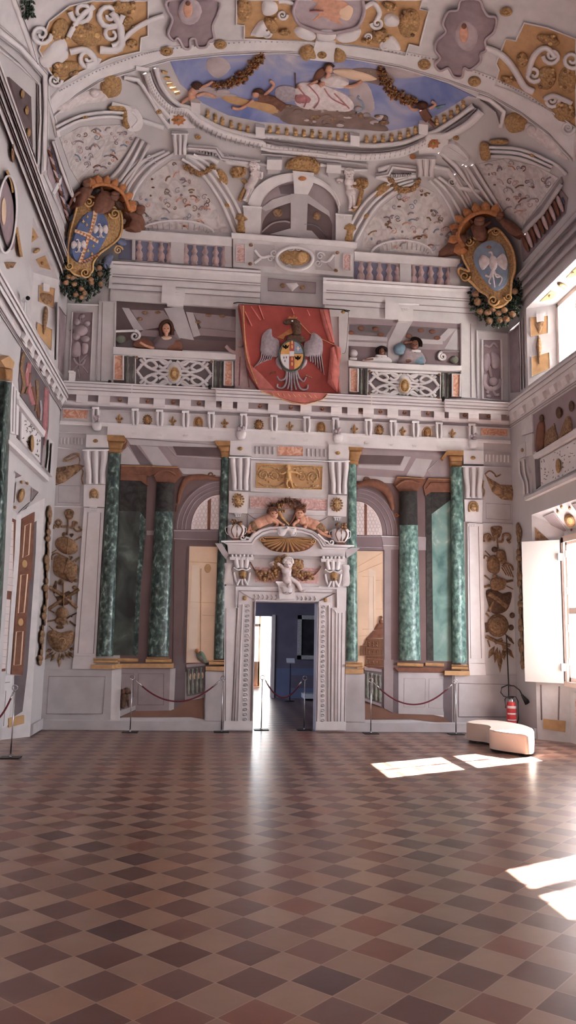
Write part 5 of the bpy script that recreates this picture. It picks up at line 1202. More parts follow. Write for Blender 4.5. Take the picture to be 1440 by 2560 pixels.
ac.tube('450,640 520,680 640,690 700,650', 20, 'reliefgold', 0.05); ac.tube('790,650 850,700 960,700 1040,670', 20, 'reliefgold', 0.05); ac.tube('445,560 470,500 560,490 650,520 700,500', 16, 'reliefgold', 0.05); ac.tube('790,510 860,500 950,500 1030,520 1045,600', 16, 'reliefgold', 0.05)
for i in range(26): x = rnd.uniform(460, 1040); y = rnd.uniform(500, 690); ac.ell(x, y+(x-700)*0.03, 14, 9, 'reliefgold', 0.048, 0.02, rot=rnd.uniform(0, 3), n=8)
pb = MB('F', base=0.045); hp = N([(740, 505)])[0]; putto(pb, hp[0], hp[1], 7.5, 'goldlit', N([(745, 545)])[0], N([(745, 610)])[0], [N([(725, 540), (690, 560), (660, 555)]), N([(765, 540), (820, 550), (860, 570)])], [N([(735, 620), (725, 660), (740, 695)]), N([(760, 620), (775, 660), (785, 700)])], b=0.05)
thing('gilded_relief', 'wide gilded relief of a child between curling acanthus scrolls', 'relief', [('surround', m), ('ground', m2), ('frame', fr3), ('acanthus_scrolls', ac), ('child_figure', pb)])
m = MB('F', n_); m.poly('350,740 1130,768 1125,972 348,945', 'white2', 0.05); pn = MB('F', n_, base=0.05); pn.poly('370,780 1120,808 1115,925 370,895', 'pinkmarble', 0.058); pn.tube('370,780 1120,808 1115,925 370,895', 7, 'white', 0.07, sm=False, closed=True)
ln = MB('F', n_); ln.poly('350,945 1125,975 1120,1250 352,1205', 'white2', 0.03); ln.tube('352,955 420,1000 540,1030', 9, 'groove', 0.035); ln.tube('1120,985 1060,1020 960,1040', 9, 'groove', 0.035)
thing('marble_band', 'long pink marble panel behind the heads of the faun children', 'panel', [('ground', m), ('marble_panel', pn), ('lunette', ln)])
# ---- architrave, frieze and main cornice -----------------------------------------------
A = wz(640, 1078, 'F')
zc = lambda x, y: wz(x, y)
zt = wz(160, 951); zs_ = wz(150, 984); zm = wz(150, 1008); zf = wz(147, 1022); zb = wz(147, 1058); za = wz(230, 1088)
m = MB('F'); m.mould(XL, XR, [(zb-0.02, 0), (zb-0.02, 0.045), (zb+0.01, 0.06), (zb+0.045, 0.06), (zb+0.05, 0)], 'white')
ar_ = MB('F'); ar_.mould(wx(268, 1090), wx(1209, 1120), [(za-0.02, 0), (za-0.02, 0.05), (zb, 0.05), (zb, 0)], 'white')
gt = MB('F')
for x, y in ((487, 78), (717, 88), (950, 98), (1175, 108)): guttae(gt, x, y, 42, l_, 0.05)
for x, y in ((597, 212), (912, 230)): guttae(gt, x, y, 42, n_, 0.05)
for x, y in ((250, 152), (442, 160), (630, 168), (828, 178)): guttae(gt, x, y, 36, p_, 0.05)
thing('architrave', 'long white architrave running over the green columns', 'entablature', [('moulding', m), ('beam', ar_), ('guttae', gt)])
cn = MB('F'); seg = [(wx(160, 951), wx(330, 970), 0.34), (wx(330, 970), wx(540, 975), 0.28), (wx(540, 975), wx(929, 989), 0.36), (wx(929, 989), wx(1112, 1000), 0.28), (wx(1112, 1000), XR-0.02, 0.34)]
seg[0] = (XL+0.02, seg[0][1], 0.34)
for x0, x1, d in seg: cn.mould(x0, x1, [(zm, 0.0), (zm, 0.10), (zm+0.05, 0.12), (zs_, 0.14), (zs_, d-0.06), (zs_+0.08, d-0.05), (zs_+0.10, d-0.02), (zt-0.06, d), (zt, d+0.02), (zt, 0)], 'white')
gvl = MB('F')  # thin dark lines painting in the shade between the mouldings
for x0, x1, d in seg:
    for zg, dg in ((zt-0.035, d+.01), (zt-0.10, d-.002), (zs_+0.085, d-.05+.012)): gvl.mould(x0+.01, x1-.01, [(zg-.007, dg-.03), (zg-.007, dg+.006), (zg+.005, dg+.006), (zg+.005, dg-.03)], 'groove')
for zg in (zm-0.03, zf+0.03, (zf+zm)/2): gvl.mould(XL+.02, XR-.02, [(zg-.005, 0), (zg-.005, .07), (zg+.005, .07), (zg+.005, 0)], 'groove')
bd2 = MB('F'); bd2.mould(XL+0.01, XR-0.01, [(zf, 0), (zf, 0.04), (zm, 0.07), (zm, 0)], 'white2')
shd = MB('F'); shd.mould(XL+.02, XR-.02, [(zm+0.06, .10), (zm+0.06, .135), (zs_+0.004, .145), (zs_+0.004, .10)], 'grey')  # grey strip: shade between the cornice blocks painted in as colour
thing('main_cornice', 'long projecting white cornice crossing the far wall', 'cornice', [('corona', cn), ('bed_moulding', bd2), ('shade_lines', gvl), ('painted_soffit_shade', shd)])
fz = MB('F'); fz.mould(XL+0.01, XR-0.01, [(zb+0.04, 0), (zb+0.04, 0.015), (zf, 0.015), (zf, 0)], 'white2'); fl_l = MB('F')
solo('frieze_ground', 'plain pale frieze ground behind the gilt lilies and masks', 'frieze', fz)
def fy(x): return 1047+(x-298)*0.0440
CONS = [239, 338, 399, 464, 528, 609, 685, 767, 839, 921, 983, 1039, 1098, 1180]
for i, x in enumerate(CONS):
    y = fy(x); m = MB('F', base=0.01); m.poly([(x-12, y-28), (x+12, y-28), (x+10, y-5), (x+8, y+20), (x-8, y+20), (x-10, y-5)], 'white', 0.05, raw=True); m.tube([(x-5, y-24), (x-6, y-4), (x-4, y+14)], 8, 'white', 0.055, raw=True, rise=0.03); m.tube([(x+5, y-24), (x+6, y-4), (x+4, y+14)], 8, 'white', 0.055, raw=True, rise=0.03)
    g = MB('F', base=0.01); g.tube([(x-9, y-25), (x+9, y-25)], 7, 'white', 0.08, raw=True, rise=0.03); g.tube([(x, y-20), (x, y+12)], 1.3, 'groove', 0.072, raw=True)
    thing('frieze_console', 'white scroll console of the main frieze, %s' % onth(i, len(CONS)), 'console', [('body', m), ('roll', g)], 'white consoles of the main frieze')
MOD = [(148, 990), (212, 993)]+[(x, 0) for x in (257, 296, 334, 370, 398, 434, 463, 496, 526)]+[(566, 0), (607, 0), (646, 0), (684, 0), (725, 0), (765, 0), (803, 0), (841, 0), (882, 0), (921, 0), (952, 0), (982, 0), (1010, 0), (1039, 0), (1068, 0), (1098, 0), (1140, 0), (1184, 0), (1230, 0)]
MOD = [205, 260, 334, 398, 463, 526, 568, 607, 684, 765, 841, 882, 921, 982, 1039, 1098, 1135, 1184, 1240]
for i, x in enumerate(MOD):
    X = wx(x, 1000+(x-200)*0.044); w = 0.10; d = 0.29 if 540 < x < 925 or x < 320 or x > 1115 else 0.23
    m = MB('F'); m.mould(X-w, X+w, [(zm+0.02, 0.10), (zm+0.03, d-0.08), (zm+0.08, d-0.03), (zs_-0.02, d), (zs_+0.005, d), (zs_+0.005, 0.10)], 'white')
    solo('cornice_modillion', 'white block under the main cornice, %s' % onth(i, len(MOD)), 'modillion', m, 'blocks under the main cornice')
FL = [298.6, 432, 562, 725, 886, 1007, 1131]; MK = [368.6, 496, 647, 802.5, 948, 1068]
for i, x in enumerate(FL): solo('gilded_fleur_de_lis', 'gilt fleur-de-lis on the white frieze, %s' % onth(i, len(FL)), 'ornament', fleur_mb(x, fy(x), 12.5, b=0.015), 'gilt lilies of the main frieze')
for i, x in enumerate(MK): thing('gilded_mask', 'small gilt mask on the white frieze, %s' % onth(i, len(MK)), 'mask', mask_parts(x, fy(x), 12.5, 'capgold', i % 2 == 0, b=0.015, hairm='capgold'), 'gilt masks of the main frieze')
SM = [300, 369, 433, 497, 556, 650, 727, 806, 902, 951, 1011, 1070, 1162, 1222]
for i, x in enumerate(SM):
    P = SUR['F'](x, 1004+(x-300)*0.044)[0]; m = MB('F', base=0.12); m.ell(x, fy(x)-46, 6, 4.5, 'rust', 0.13, 0.03, raw=True, n=10); m.ell(x, fy(x)-49, 3, 3, 'capgold', 0.15, 0.02, raw=True, n=8)
    solo('gilded_stud', 'tiny gilt boss between the cornice blocks, %s' % onth(i, len(SM)), 'ornament', m, 'gilt bosses under the cornice')
# orange plaques in the frieze ends
for lab, q, C in (('left', '690,1495 960,1505 950,1605 690,1595', g_), ('right', '188,20 385,32 385,92 188,84', q_)):
    m = MB('F', C, base=0.014); m.poly(q, 'orangemarble', 0.03); m.tube(q, 2*C[2], 'white', 0.035, sm=False, closed=True); solo('marble_plaque', 'small orange marble plaque at the %s end of the main frieze' % lab, 'plaque', m)
# little white urns on the frieze consoles
for i, (x, y) in enumerate(((241.5, 1058), (603, 1080), (845.5, 1088), (1184, 1102))):
    b = MB('F', base=0.05); b.poly([(x-9, y-2), (x+9, y-2), (x+12, y+6), (x+7, y+16), (x-7, y+16), (x-12, y+6)], 'white', 0.11, 0.05, sm=True, raw=True); t = MB('F', base=0.05)
    for k in range(7): t.ell(x+rnd.uniform(-7, 7), y-8+rnd.uniform(-9, 4), 4, 4, 'purplelit', 0.11, 0.03, raw=True, n=8)
    thing('small_urn', 'small white flower urn on the frieze, %s of four' % onth(i, 4), 'urn', [('bowl', b), ('flowers', t)], 'small white urns of the frieze')
# ================================================================== balcony storey
def wallbox(m, px0, px1, yref, z0, z1, d, mat):
    m.mould(wx(px0, yref), wx(px1, yref), [(z0, 0), (z0, d), (z1, d), (z1, 0)], mat)
# openings with coffered soffits
bk = MB('F', h_); bk.poly('130,72 795,118 795,355 128,325', 'coffer', 0.004); sf = MB('F', h_)
for q, mt, hh in (('165,108 205,112 285,232 235,236', 'pale', 0.012), ('215,120 395,125 455,205 285,232', 'grey', 0.008), ('285,232 480,240 490,285 255,262', 'soffit', 0.010), ('400,112 502,102 565,288 482,276', 'pale', 0.016), ('520,132 560,136 600,262 562,272', 'pale', 0.013),
                  ('560,136 795,160 795,240 605,222', 'grey', 0.008), ('600,222 795,242 795,275 562,260', 'soffit', 0.010), ('262,262 795,300 795,355 130,322', 'dgrey', 0.007), ('480,285 795,300 795,352 480,340', 'brownwall', 0.009)): sf.poly(q, mt, hh)
for x, y in ((292, 136), (265, 172), (365, 135), (645, 150), (722, 155), (588, 188)): sf.ell(x, y, 17, 9, 'umber', 0.02, 0.01, n=10)
jm = MB('F', h_); jm.poly('40,70 135,72 130,325 120,520 28,512', 'white2', 0.045); jm.tube('58,80 48,515', 5, 'groove', 0.046, sm=False); jm.tube('125,80 118,520', 5, 'pale', 0.05, sm=False)
thing('painted_balcony_bay', 'shadowed coffered balcony opening left of the red banner', 'fresco', [('back', bk), ('coffers', sf), ('left_jamb', jm)])
bk = MB('F', i_); bk.poly('160,165 795,200 795,437 160,405', 'grey', 0.004); sf = MB('F', i_)
for q, mt, hh in (('160,170 435,195 430,212 160,200', 'soffit', 0.014), ('165,205 410,210 370,275 165,258', 'dgrey', 0.008), ('160,262 380,278 378,300 160,290', 'pale', 0.012), ('160,300 375,312 370,335 160,325', 'pale', 0.010), ('500,185 790,200 790,222 500,212', 'soffit', 0.014), ('500,215 720,228 655,290 480,275', 'dgrey', 0.008),
                  ('520,285 690,295 690,318 560,312', 'pale', 0.012), ('720,228 765,230 700,300 660,292', 'pale', 0.012), ('765,232 795,235 795,350 700,342', 'pale', 0.010), ('160,325 375,335 380,418 160,405', 'mauvewall', 0.009), ('560,345 795,352 795,436 560,425', 'mauvewall', 0.009), ('438,188 520,192 455,300 440,420 380,415 385,300', 'pale', 0.016)): sf.poly(q, mt, hh)
for x, y in ((232, 225), (312, 230), (175, 252), (342, 262), (568, 238), (632, 245), (500, 270), (660, 280)): sf.ell(x, y, 18, 12, 'rust', 0.02, 0.01, n=10)
jm = MB('F', i_); jm.poly('105,120 160,118 160,595 110,592', 'white2', 0.045); jm.poly('795,198 850,195 880,620 795,615', 'white2', 0.045); jm.tube('790,198 792,612', 8, 'groove', 0.046, sm=False); jm.tube('848,200 850,615', 6, 'groove', 0.047, sm=False)
ks = MB('F', i_); ks.poly('435,98 525,98 522,188 440,186', 'white', 0.09); ks.tube('415,85 558,92', 14, 'white', 0.10, sm=False); guttae(ks, 480, 112, 42, i_, 0.09)
thing('painted_balcony_bay', 'pale coffered balcony opening right of the red banner with onlookers', 'fresco', [('back', bk), ('coffers', sf), ('jambs', jm), ('keystone', ks)])
ks = MB('F', h_); ks.poly('410,5 518,8 505,100 415,92', 'white', 0.09); guttae(ks, 460, 20, 42, h_, 0.09); solo('keystone', 'white painted keystone block over the left balcony opening', 'keystone', ks)
# parapets
def parapet(lab, C, ground, rail, panels, med, medr, green, marble, cut):
    m = MB('F', C); m.poly(ground, 'dgrey', 0.02); r = MB('F', C); r.poly(rail, 'white', 0.12)
    fr = MB('F', C, base=0.02)
    P = [tuple(float(v) for v in q.split(',')) for q in panels.split()]
    fr.tube(panels, 20, 'white', 0.06, sm=False, closed=True, rise=0.01)
    def at(u, v): a = [P[0][k]+(P[1][k]-P[0][k])*u for k in (0, 1)]; b = [P[3][k]+(P[2][k]-P[3][k])*u for k in (0, 1)]; return (a[0]+(b[0]-a[0])*v, a[1]+(b[1]-a[1])*v)
    W = 17
    for sx in (0, 1):
        f = (lambda u: u) if sx == 0 else (lambda u: 1-u)
        for pts in ([(0.02, .5), (.10, .25), (.2, .12), (.28, .3), (.2, .42)], [(0.02, .5), (.10, .75), (.2, .88), (.28, .7), (.2, .58)], [(.2, .12), (.32, .08), (.42, .2), (.36, .36), (.30, .28)], [(.2, .88), (.32, .92), (.42, .8), (.36, .64), (.30, .72)],
                    [(.10, .05), (.14, .2), (.06, .3)], [(.10, .95), (.14, .8), (.06, .7)], [(.28, .5), (.36, .42), (.44, .46)], [(.28, .5), (.36, .58), (.44, .54)], [(.06, .1), (.16, .35), (.30, .5), (.16, .65), (.06, .9)], [(.30, .05), (.38, .22), (.47, .1)], [(.30, .95), (.38, .78), (.47, .9)]):
            fr.tube([at(f(u), v) for u, v in [(q[0], q[1]) for q in pts]] if False else ' '.join('%f,%f' % at(f(u), v) for u, v in pts), W, 'white', 0.045, rise=0.012)
    fr.ell(*at(.5, .5), 42, 62, 'white', 0.05, 0.0)
    md = MB('F', C, base=0.05); md.ell(med[0], med[1], medr[0], medr[1], 'gold', 0.07, 0.05, n=20); md.ell(med[0], med[1], medr[0]*.5, medr[1]*.5, 'goldlit', 0.11, 0.02); md.tube([(med[0]+medr[0]*cos(t), med[1]+medr[1]*sin(t)) for t in [2*pi*k/16 for k in range(16)]] and ' '.join('%f,%f' % (med[0]+medr[0]*cos(t), med[1]+medr[1]*sin(t)) for t in [2*pi*k/16 for k in range(16)]), 8, 'goldlit', 0.09, closed=True, sm=False)
    st = MB('F', C, base=0.02)
    for i in (0, 3):
        for j in (0,): pass
    for u, v in ((.02, .06), (.98, .06), (.02, .94), (.98, .94)): x, y = at(u, v); st.ell(x, y, 9, 9, 'umber', 0.075, 0.015, n=8)
    gb = MB('F', C)
    for k, (x0, x1, y0, y1) in enumerate(green):
        a, b = parse([(x0, y0), (x1, y1)], C); w = (b[0]-a[0]); balus(gb, a[0]+w*0.2, a[1], b[1], w*0.42, 'balgreen', h=0.03, d=0.03); balus(gb, a[0]+w*0.85, a[1]+1, b[1], w*0.42, 'balgreen', h=0.03, d=0.03)
    mp = MB('F', C)
    for q in marble: mp.poly(q, 'orangemarble', 0.09); mp.tube(q, 12, 'white', 0.10, sm=False, closed=True)
    thing('painted_parapet', lab, 'parapet', [('shadowed_ground', m), ('handrail', r), ('pierced_scrollwork', fr), ('gilt_medallion', md), ('studs', st), ('green_balusters', gb), ('marble_insets', mp)])
parapet('white pierced parapet with a gilt medallion below the woman on the left balcony', h_, '115,362 790,400 790,562 115,522', '118,325 205,332 740,362 795,368 795,395 722,396 205,368 118,365', '240,375 670,400 668,560 240,545', (455, 475), (26, 36), [(186, 240, 372, 530), (674, 720, 400, 556)], ['122,372 172,374 172,508 120,506', '735,405 778,406 778,540 732,538'], None)
parapet('white pierced parapet with a gilt medallion below the onlookers on the right balcony', i_, '160,440 795,475 795,620 160,598', '160,405 240,415 720,440 796,436 796,462 725,468 235,440 160,436', '270,460 678,480 676,628 268,600', (475, 550), (24, 36), [(222, 266, 452, 598), (682, 728, 478, 620)], ['168,452 213,455 213,583 168,580', '745,483 790,485 788,610 745,608'], None)
# purple relief panels
def purple(lab, C, q, items):
    m = MB('F', C); m.poly(q, 'purple', 0.02); f = MB('F', C); f.tube(q, 16, 'white', 0.04, sm=False, closed=True); r = MB('F', C, base=0.02)
    for it in items:
        if len(it) == 1: r.poly(it[0], 'purplelit', 0.03, 0.045, sm=True, n=3)
        elif len(it) == 2: r.tube(it[0], it[1], 'purplelit', 0.03)
        else: r.ell(*it, 'purplelit', 0.03, 0.05)
    thing('painted_relief_panel', lab, 'relief', [('ground', m), ('border', f), ('trophy', r)])
purple('purple grisaille panel of arms at the left corner of the balcony storey', g_, '790,435 1015,440 985,1185 755,1175',
       [(895, 480, 30, 26), (840, 545, 36, 34), (950, 560, 36, 32), (880, 640, 80, 60), (830, 700, 46, 44), (930, 730, 50, 36), ('800,780 870,770 880,900 830,930 780,900',), ('900,780 960,790 950,880 890,890',), ('800,940 840,1000 900,1010 930,950', 26), ('860,900 870,1060', 22), ('790,1080 950,900', 14), ('880,1000 960,1100', 14), ('800,620 760,640', 10), ('870,480 880,560', 14), ('850,1060 865,1150', 12)])
purple('purple grisaille panel of arms at the right corner of the balcony storey', i_, '912,290 1020,290 1026,632 915,622',
       [('925,320 955,330 975,310 1000,335', 16), ('925,380 950,370 960,420 940,470 920,450',), ('960,360 1005,380 1010,440 970,450',), ('930,480 925,540 960,570 1005,550 1015,510', 26), (975, 525, 26, 24), ('940,590 960,560 985,600 1010,600', 18), (950, 610, 16, 12), ('950,440 965,500', 20)])
# entablature over the balconies
zz = [wz(275, 652), wz(290, 690), wz(290, 705), wz(290, 737), wz(292, 752)]
for lab, x0, x1, y0_, y1_ in (('left', 275, 652, 652, 680), ('right', 808, 1190, 693, 722)):
    o = MB('F'); Z0 = wz(x0, y0_) if lab == 'left' else wz(808, 693); H_ = zz[0]-zz[4]
    o.mould(wx(x0, y0_), wx(x1, y1_), [(Z0-0.70*H_, 0), (Z0-0.70*H_, 0.07), (Z0-0.55*H_, 0.07), (Z0-0.55*H_, 0.09), (Z0-0.40*H_, 0.09), (Z0-0.38*H_, 0.11), (Z0-0.34*H_, 0.12), (Z0-0.30*H_, 0.13), (Z0-0.16*H_, 0.14), (Z0-0.10*H_, 0.19), (Z0-0.02*H_, 0.21), (Z0, 0.22), (Z0, 0)], 'white')
    o2 = MB('F'); o2.mould(wx(x0+5, y0_), wx(x1, y1_), [(Z0-1.0*H_, 0), (Z0-1.0*H_, 0.045), (Z0-0.70*H_, 0.045), (Z0-0.7*H_, 0)], 'white2')
    gv = MB('F')  # painted shading lines, the relief alone looks flat
    for kq, d_2 in ((0.07, .20), (0.33, .125), (0.39, .112), (0.57, .09), (0.71, .075)): gv.mould(wx(x0+8, y0_), wx(x1, y1_), [(Z0-(kq+0.012)*H_, d_2-.02), (Z0-(kq+0.012)*H_, d_2+.004), (Z0-(kq-0.006)*H_, d_2+.004), (Z0-(kq-0.006)*H_, d_2-.02)], 'groove')
    for xg in ((430, 548) if lab == 'left' else (985, 1100)): o2.mould(wx(xg-22, y0_), wx(xg+12, y0_), [(Z0-0.98*H_, 0), (Z0-0.98*H_, 0.10), (Z0-0.6*H_, 0.12), (Z0-0.5*H_, 0.12), (Z0-0.5*H_, 0)], 'white') if xg in (430, 985) else None
    thing('upper_cornice', 'white stepped cornice over the %s balcony opening' % lab, 'cornice', [('cornice', o), ('architrave', o2), ('shade_lines', gv)])
m = MB('F'); m.poly([(652, 690), (808, 700), (808, 775), (652, 760)], 'pale', 0.02); p = MB('F', d_); p.poly('750,985 1080,1015 1078,1090 748,1070', 'grey', 0.03); p.tube('750,985 1080,1015 1078,1090 748,1070', 8, 'groove', 0.035, sm=False, closed=True); q = MB('F', d_); q.ell(850, 1035, 18, 16, 'umber', 0.04, 0.02); q.ell(985, 1047, 18, 16, 'umber', 0.04, 0.02); q.poly('870,1020 945,1015 960,1035 915,1075', 'white', 0.04, 0.03)
thing('recessed_panel', 'shadowed recessed panel over the red banner', 'panel', [('ground', m), ('inner_panel', p), ('ornament', q)])
# pier strips framing the corners
m = MB('F', g_); m.poly('735,330 1085,350 1045,1190 700,1180', 'white2', 0.012); m.tube('1085,345 1045,1190', 14, 'white', 0.03, sm=False); m.tube('735,345 1085,362', 12, 'white', 0.03, sm=False); solo('wall_pier', 'pale painted pier framing the left purple panel', 'pier', m)
m = MB('F', i_); m.poly('880,235 1055,255 1060,635 880,622', 'white2', 0.012); m.tube('880,240 1055,258', 8, 'white', 0.03, sm=False); m.tube('882,240 885,620', 8, 'white', 0.03, sm=False); solo('wall_pier', 'pale painted pier framing the right purple panel', 'pier', m)
# balls and volutes on the parapets
for lab, C, bx, by, r, sx, sy, sr, k in (('left', h_, 160, 284, 27, 238, 266, 30, 1), ('right', i_, 756, 403, 24, 690, 385, 26, -1)):
    b = MB('F', C); b.ell(bx, by, r, r*.92, 'balgreen', 0.03, 0.08, n=20); v = MB('F', C); v.tube([(float(bx-30*k), sy-22), (sx, sy-26)] and '%f,%f %f,%f' % (bx-28*k, sy-26, sx, sy-30), 14, 'white', 0.04, sm=False); v.scroll(sx, sy, sr, 18, 'white', 1.5, -pi/2, k, 0.04)
    thing('volute_scroll', 'white volute with a green ball at the %s end of the balcony parapets' % lab, 'ornament', [('volute', v), ('ball', b)])
b = MB('F', i_); b.ell(188, 368, 24, 23, 'pale', 0.03, 0.08, n=20); b.poly('168,390 208,392 208,405 166,403', 'white', 0.04); solo('stone_ball', 'pale stone ball on the parapet beside the banner, left of the child', 'ornament', b)
# people on the balconies
def figure(lab, C, head, hs, skin, hairm, torso, tmat, arms=(), extras=(), hairpts=None, b=0.02):
    H = parse([head], C)[0]; s = hs/C[2]
    bd = MB('F', C); bd.ell(H[0], H[1], s*.78, s, skin, b+0.04, 0.06, raw=True, n=20); bd.ell(H[0]+s*.05, H[1]+s*.15, s*.13, s*.2, skin, b+0.095, 0.015, raw=True, n=8); bd.tube([(H[0], H[1]+s*.8), (H[0], H[1]+s*1.5)], s*.75, skin, b+0.03, raw=True, rise=0.04)
    for a in arms: bd.tube(a[0], a[1], skin, b+0.07, rise=0.03)
    eyes(bd, H[0]+s*.05, H[1], s, b+0.102)
    cl = MB('F', C); cl.poly(torso, tmat, b+0.02, 0.06, sm=True, n=3)
    subs = []
    for e in extras:
        mb = MB('F', C)
        for q in e[1]:
            if isinstance(q, str): mb.poly(q, e[2], b+0.05, 0.03, sm=True, n=3)
            else: mb.tube(q[0], q[1], e[2], b+0.06, rise=0.03)
        subs.append((e[0], mb))
    hr = MB('F', C); hr.tube(hairpts, hs*0.7, hairm, b+0.045, rise=0.03)
    thing('person', lab, 'person', [('body', bd), ('hair', hr), ('clothing', cl)]+subs)
figure('painted woman with long brown hair leaning on the left balcony rail', h_, (411, 225), 30, 'skin', 'hair', '345,285 385,262 440,265 480,290 495,342 340,338', 'mauvewall', [('345,335 300,320 265,300', 18)], [('collar', ['385,268 440,270 430,290 395,292'], 'cream'), ('sleeve', ['235,300 290,275 330,300 335,330 240,325', '430,300 480,290 500,340 420,342'], 'rust')], '385,270 378,220 395,190 425,185 442,210 445,260')
figure('painted child in a white shirt peering over the right balcony rail', i_, (348, 358), 22, 'skindark', 'black', '310,390 350,382 395,395 398,420 300,418', 'white', [('250,405 300,400', 14)], [('sleeve', ['240,405 290,390 320,395 315,415 250,415'], 'white'), ('collar', ['320,375 370,378 372,390 318,386'], 'white')], '322,372 320,345 345,332 370,340 372,358')
figure('painted man in a blue coat shading his eyes on the right balcony', i_, (534, 318), 30, 'skindark', 'black', '470,335 520,345 575,365 588,428 440,425 460,380', 'greycloth', [('500,300 470,310 520,302', 14)], [('sleeve', ['420,325 455,310 480,330 470,370 425,365', '535,385 575,380 585,425 530,420'], 'bluecloth'), ('collar', ['520,345 565,350 560,362 518,358'], 'white'), ('hand', ['478,398 510,395 520,415 485,420'], 'skindark')], '515,300 525,285 550,288 566,305 565,330')
# faded attendant holding the banner
bd = MB('F', h_); bd.ell(822, 305, 20, 24, 'balrose', 0.02, 0.03); bd.tube('800,360 770,350 740,320', 22, 'balrose', 0.02); cl = MB('F', h_); cl.poly('795,340 850,345 870,450 905,560 800,558 790,450', 'balrose', 0.015, 0.03, sm=True)
cl.tube('820,380 815,540', 8, 'rosecloth', 0.045); cl.tube('850,400 870,550', 8, 'rosecloth', 0.045)
thing('person', 'faded painted attendant in pink standing behind the left edge of the banner', 'person', [('body', bd), ('clothing', cl)])
Zb = (580, 740, 4.645)
# the red banner
bn = MB('F', Zb); bn.poly('75,95 350,105 800,130 1130,150 1150,300 1190,560 1230,800 1240,1128 800,1120 330,1098 200,900 140,560', 'red', 0.20, 0)
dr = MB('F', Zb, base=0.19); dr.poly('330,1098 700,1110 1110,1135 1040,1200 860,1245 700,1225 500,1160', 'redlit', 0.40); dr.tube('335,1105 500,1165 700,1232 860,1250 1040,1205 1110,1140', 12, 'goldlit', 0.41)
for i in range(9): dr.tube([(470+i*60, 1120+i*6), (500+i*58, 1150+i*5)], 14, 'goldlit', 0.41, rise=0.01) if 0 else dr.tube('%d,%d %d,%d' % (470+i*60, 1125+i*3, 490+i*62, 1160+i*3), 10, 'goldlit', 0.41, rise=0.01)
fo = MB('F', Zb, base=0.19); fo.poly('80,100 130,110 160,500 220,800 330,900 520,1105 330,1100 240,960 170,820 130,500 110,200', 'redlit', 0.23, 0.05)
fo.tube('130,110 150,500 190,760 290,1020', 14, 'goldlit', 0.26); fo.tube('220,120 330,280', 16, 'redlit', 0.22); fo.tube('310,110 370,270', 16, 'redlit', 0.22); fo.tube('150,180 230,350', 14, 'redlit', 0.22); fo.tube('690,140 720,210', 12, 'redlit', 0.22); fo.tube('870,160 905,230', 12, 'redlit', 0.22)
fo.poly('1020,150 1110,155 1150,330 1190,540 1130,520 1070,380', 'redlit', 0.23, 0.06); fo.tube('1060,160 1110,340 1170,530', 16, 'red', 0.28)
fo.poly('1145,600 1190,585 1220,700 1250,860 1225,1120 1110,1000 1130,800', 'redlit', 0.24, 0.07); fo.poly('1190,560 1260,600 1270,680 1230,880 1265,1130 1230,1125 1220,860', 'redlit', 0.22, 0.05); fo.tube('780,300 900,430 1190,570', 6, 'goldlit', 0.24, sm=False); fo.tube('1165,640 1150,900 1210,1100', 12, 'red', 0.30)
rd = MB('F', Zb, base=0.24); rd.tube('15,85 60,75 700,118 1300,160 1370,172 1350,185 1300,170', 11, 'black', 0.25, sm=False, rise=0.02); rd.ell(1290, 185, 26, 20, 'gold', 0.25, 0.03); rd.tube('1355,190 1340,450 1320,640 1280,672', 4, 'black', 0.245, rise=0.004)
thing('red_banner', 'large red banner hanging from a dark rod in the middle of the far wall', 'banner', [('cloth', bn), ('fringed_hem', dr), ('folds', fo), ('rod', rd)])
# eagle with shield on the banner
w1 = MB('F', Zb, base=0.2); w1.poly('545,520 470,470 460,385 410,390 350,460 335,560 330,640 380,690 460,700 540,690', 'silver', 0.23, 0.05, sm=True, n=3)
for i in range(6): w1.tube('%d,%d %d,%d %d,%d' % (350+i*26, 620+i*6, 330+i*26-i*2, 740, 250+i*38, 835-i*26), 20, 'silver', 0.24, taper=lambda t: 1-0.6*t)
w2 = MB('F', Zb, base=0.2); w2.poly('840,550 900,510 930,430 980,440 1045,500 1055,600 1040,690 960,700 850,690', 'silver', 0.23, 0.05, sm=True, n=3)
for i in range(6): w2.tube('%d,%d %d,%d %d,%d' % (1030-i*26, 640, 1045-i*26, 760, 1070-i*34, 915-i*38), 20, 'silver', 0.24, taper=lambda t: 1-0.6*t)
hd = MB('F', Zb, base=0.2); hd.poly('595,290 640,270 700,260 780,290 800,350 800,440 720,450 700,380 690,325 640,325 605,315', 'dumber', 0.24, 0.06, sm=True, n=3); hd.ell(700, 290, 12, 9, 'white', 0.31, 0.004, n=8); hd.poly('620,520 650,460 740,440 820,470 850,510 820,540 640,535', 'dumber', 0.23, 0.04, sm=True)
cr = MB('F', Zb, base=0.2); cr.poly('645,262 670,235 700,250 720,215 735,245 760,240 750,265', 'orange', 0.25); cr.poly('520,480 560,455 690,370 720,370 715,430 620,460 600,500', 'orange', 0.215)
tl = MB('F', Zb, base=0.2)
for q in ('640,860 620,950 560,980 520,930', '640,870 630,1000 590,1070 530,1060 530,1020', '665,870 665,1000 645,1080', '690,870 690,1000 690,1100', '715,870 725,1000 745,1090', '740,870 760,1000 800,1080 870,1080 880,1030', '750,865 780,950 830,990 860,940'): tl.tube(q, 26, 'silver', 0.23, taper=lambda t: 1-0.3*t)
tl.tube('510,880 460,890 435,910', 14, 'umber', 0.22); tl.tube('860,920 930,950', 14, 'umber', 0.22); tl.poly('510,730 550,720 580,850 520,800', 'silver', 0.22, 0.04, sm=True); tl.poly('830,740 870,740 860,800 800,850', 'silver', 0.22, 0.04, sm=True)
sh = MB('F', Zb, base=0.2)
E_ = lambda k: ' '.join('%f,%f' % (695+k*150*cos(t), 690+k*185*sin(t)) for t in [2*pi*i/28 for i in range(28)])
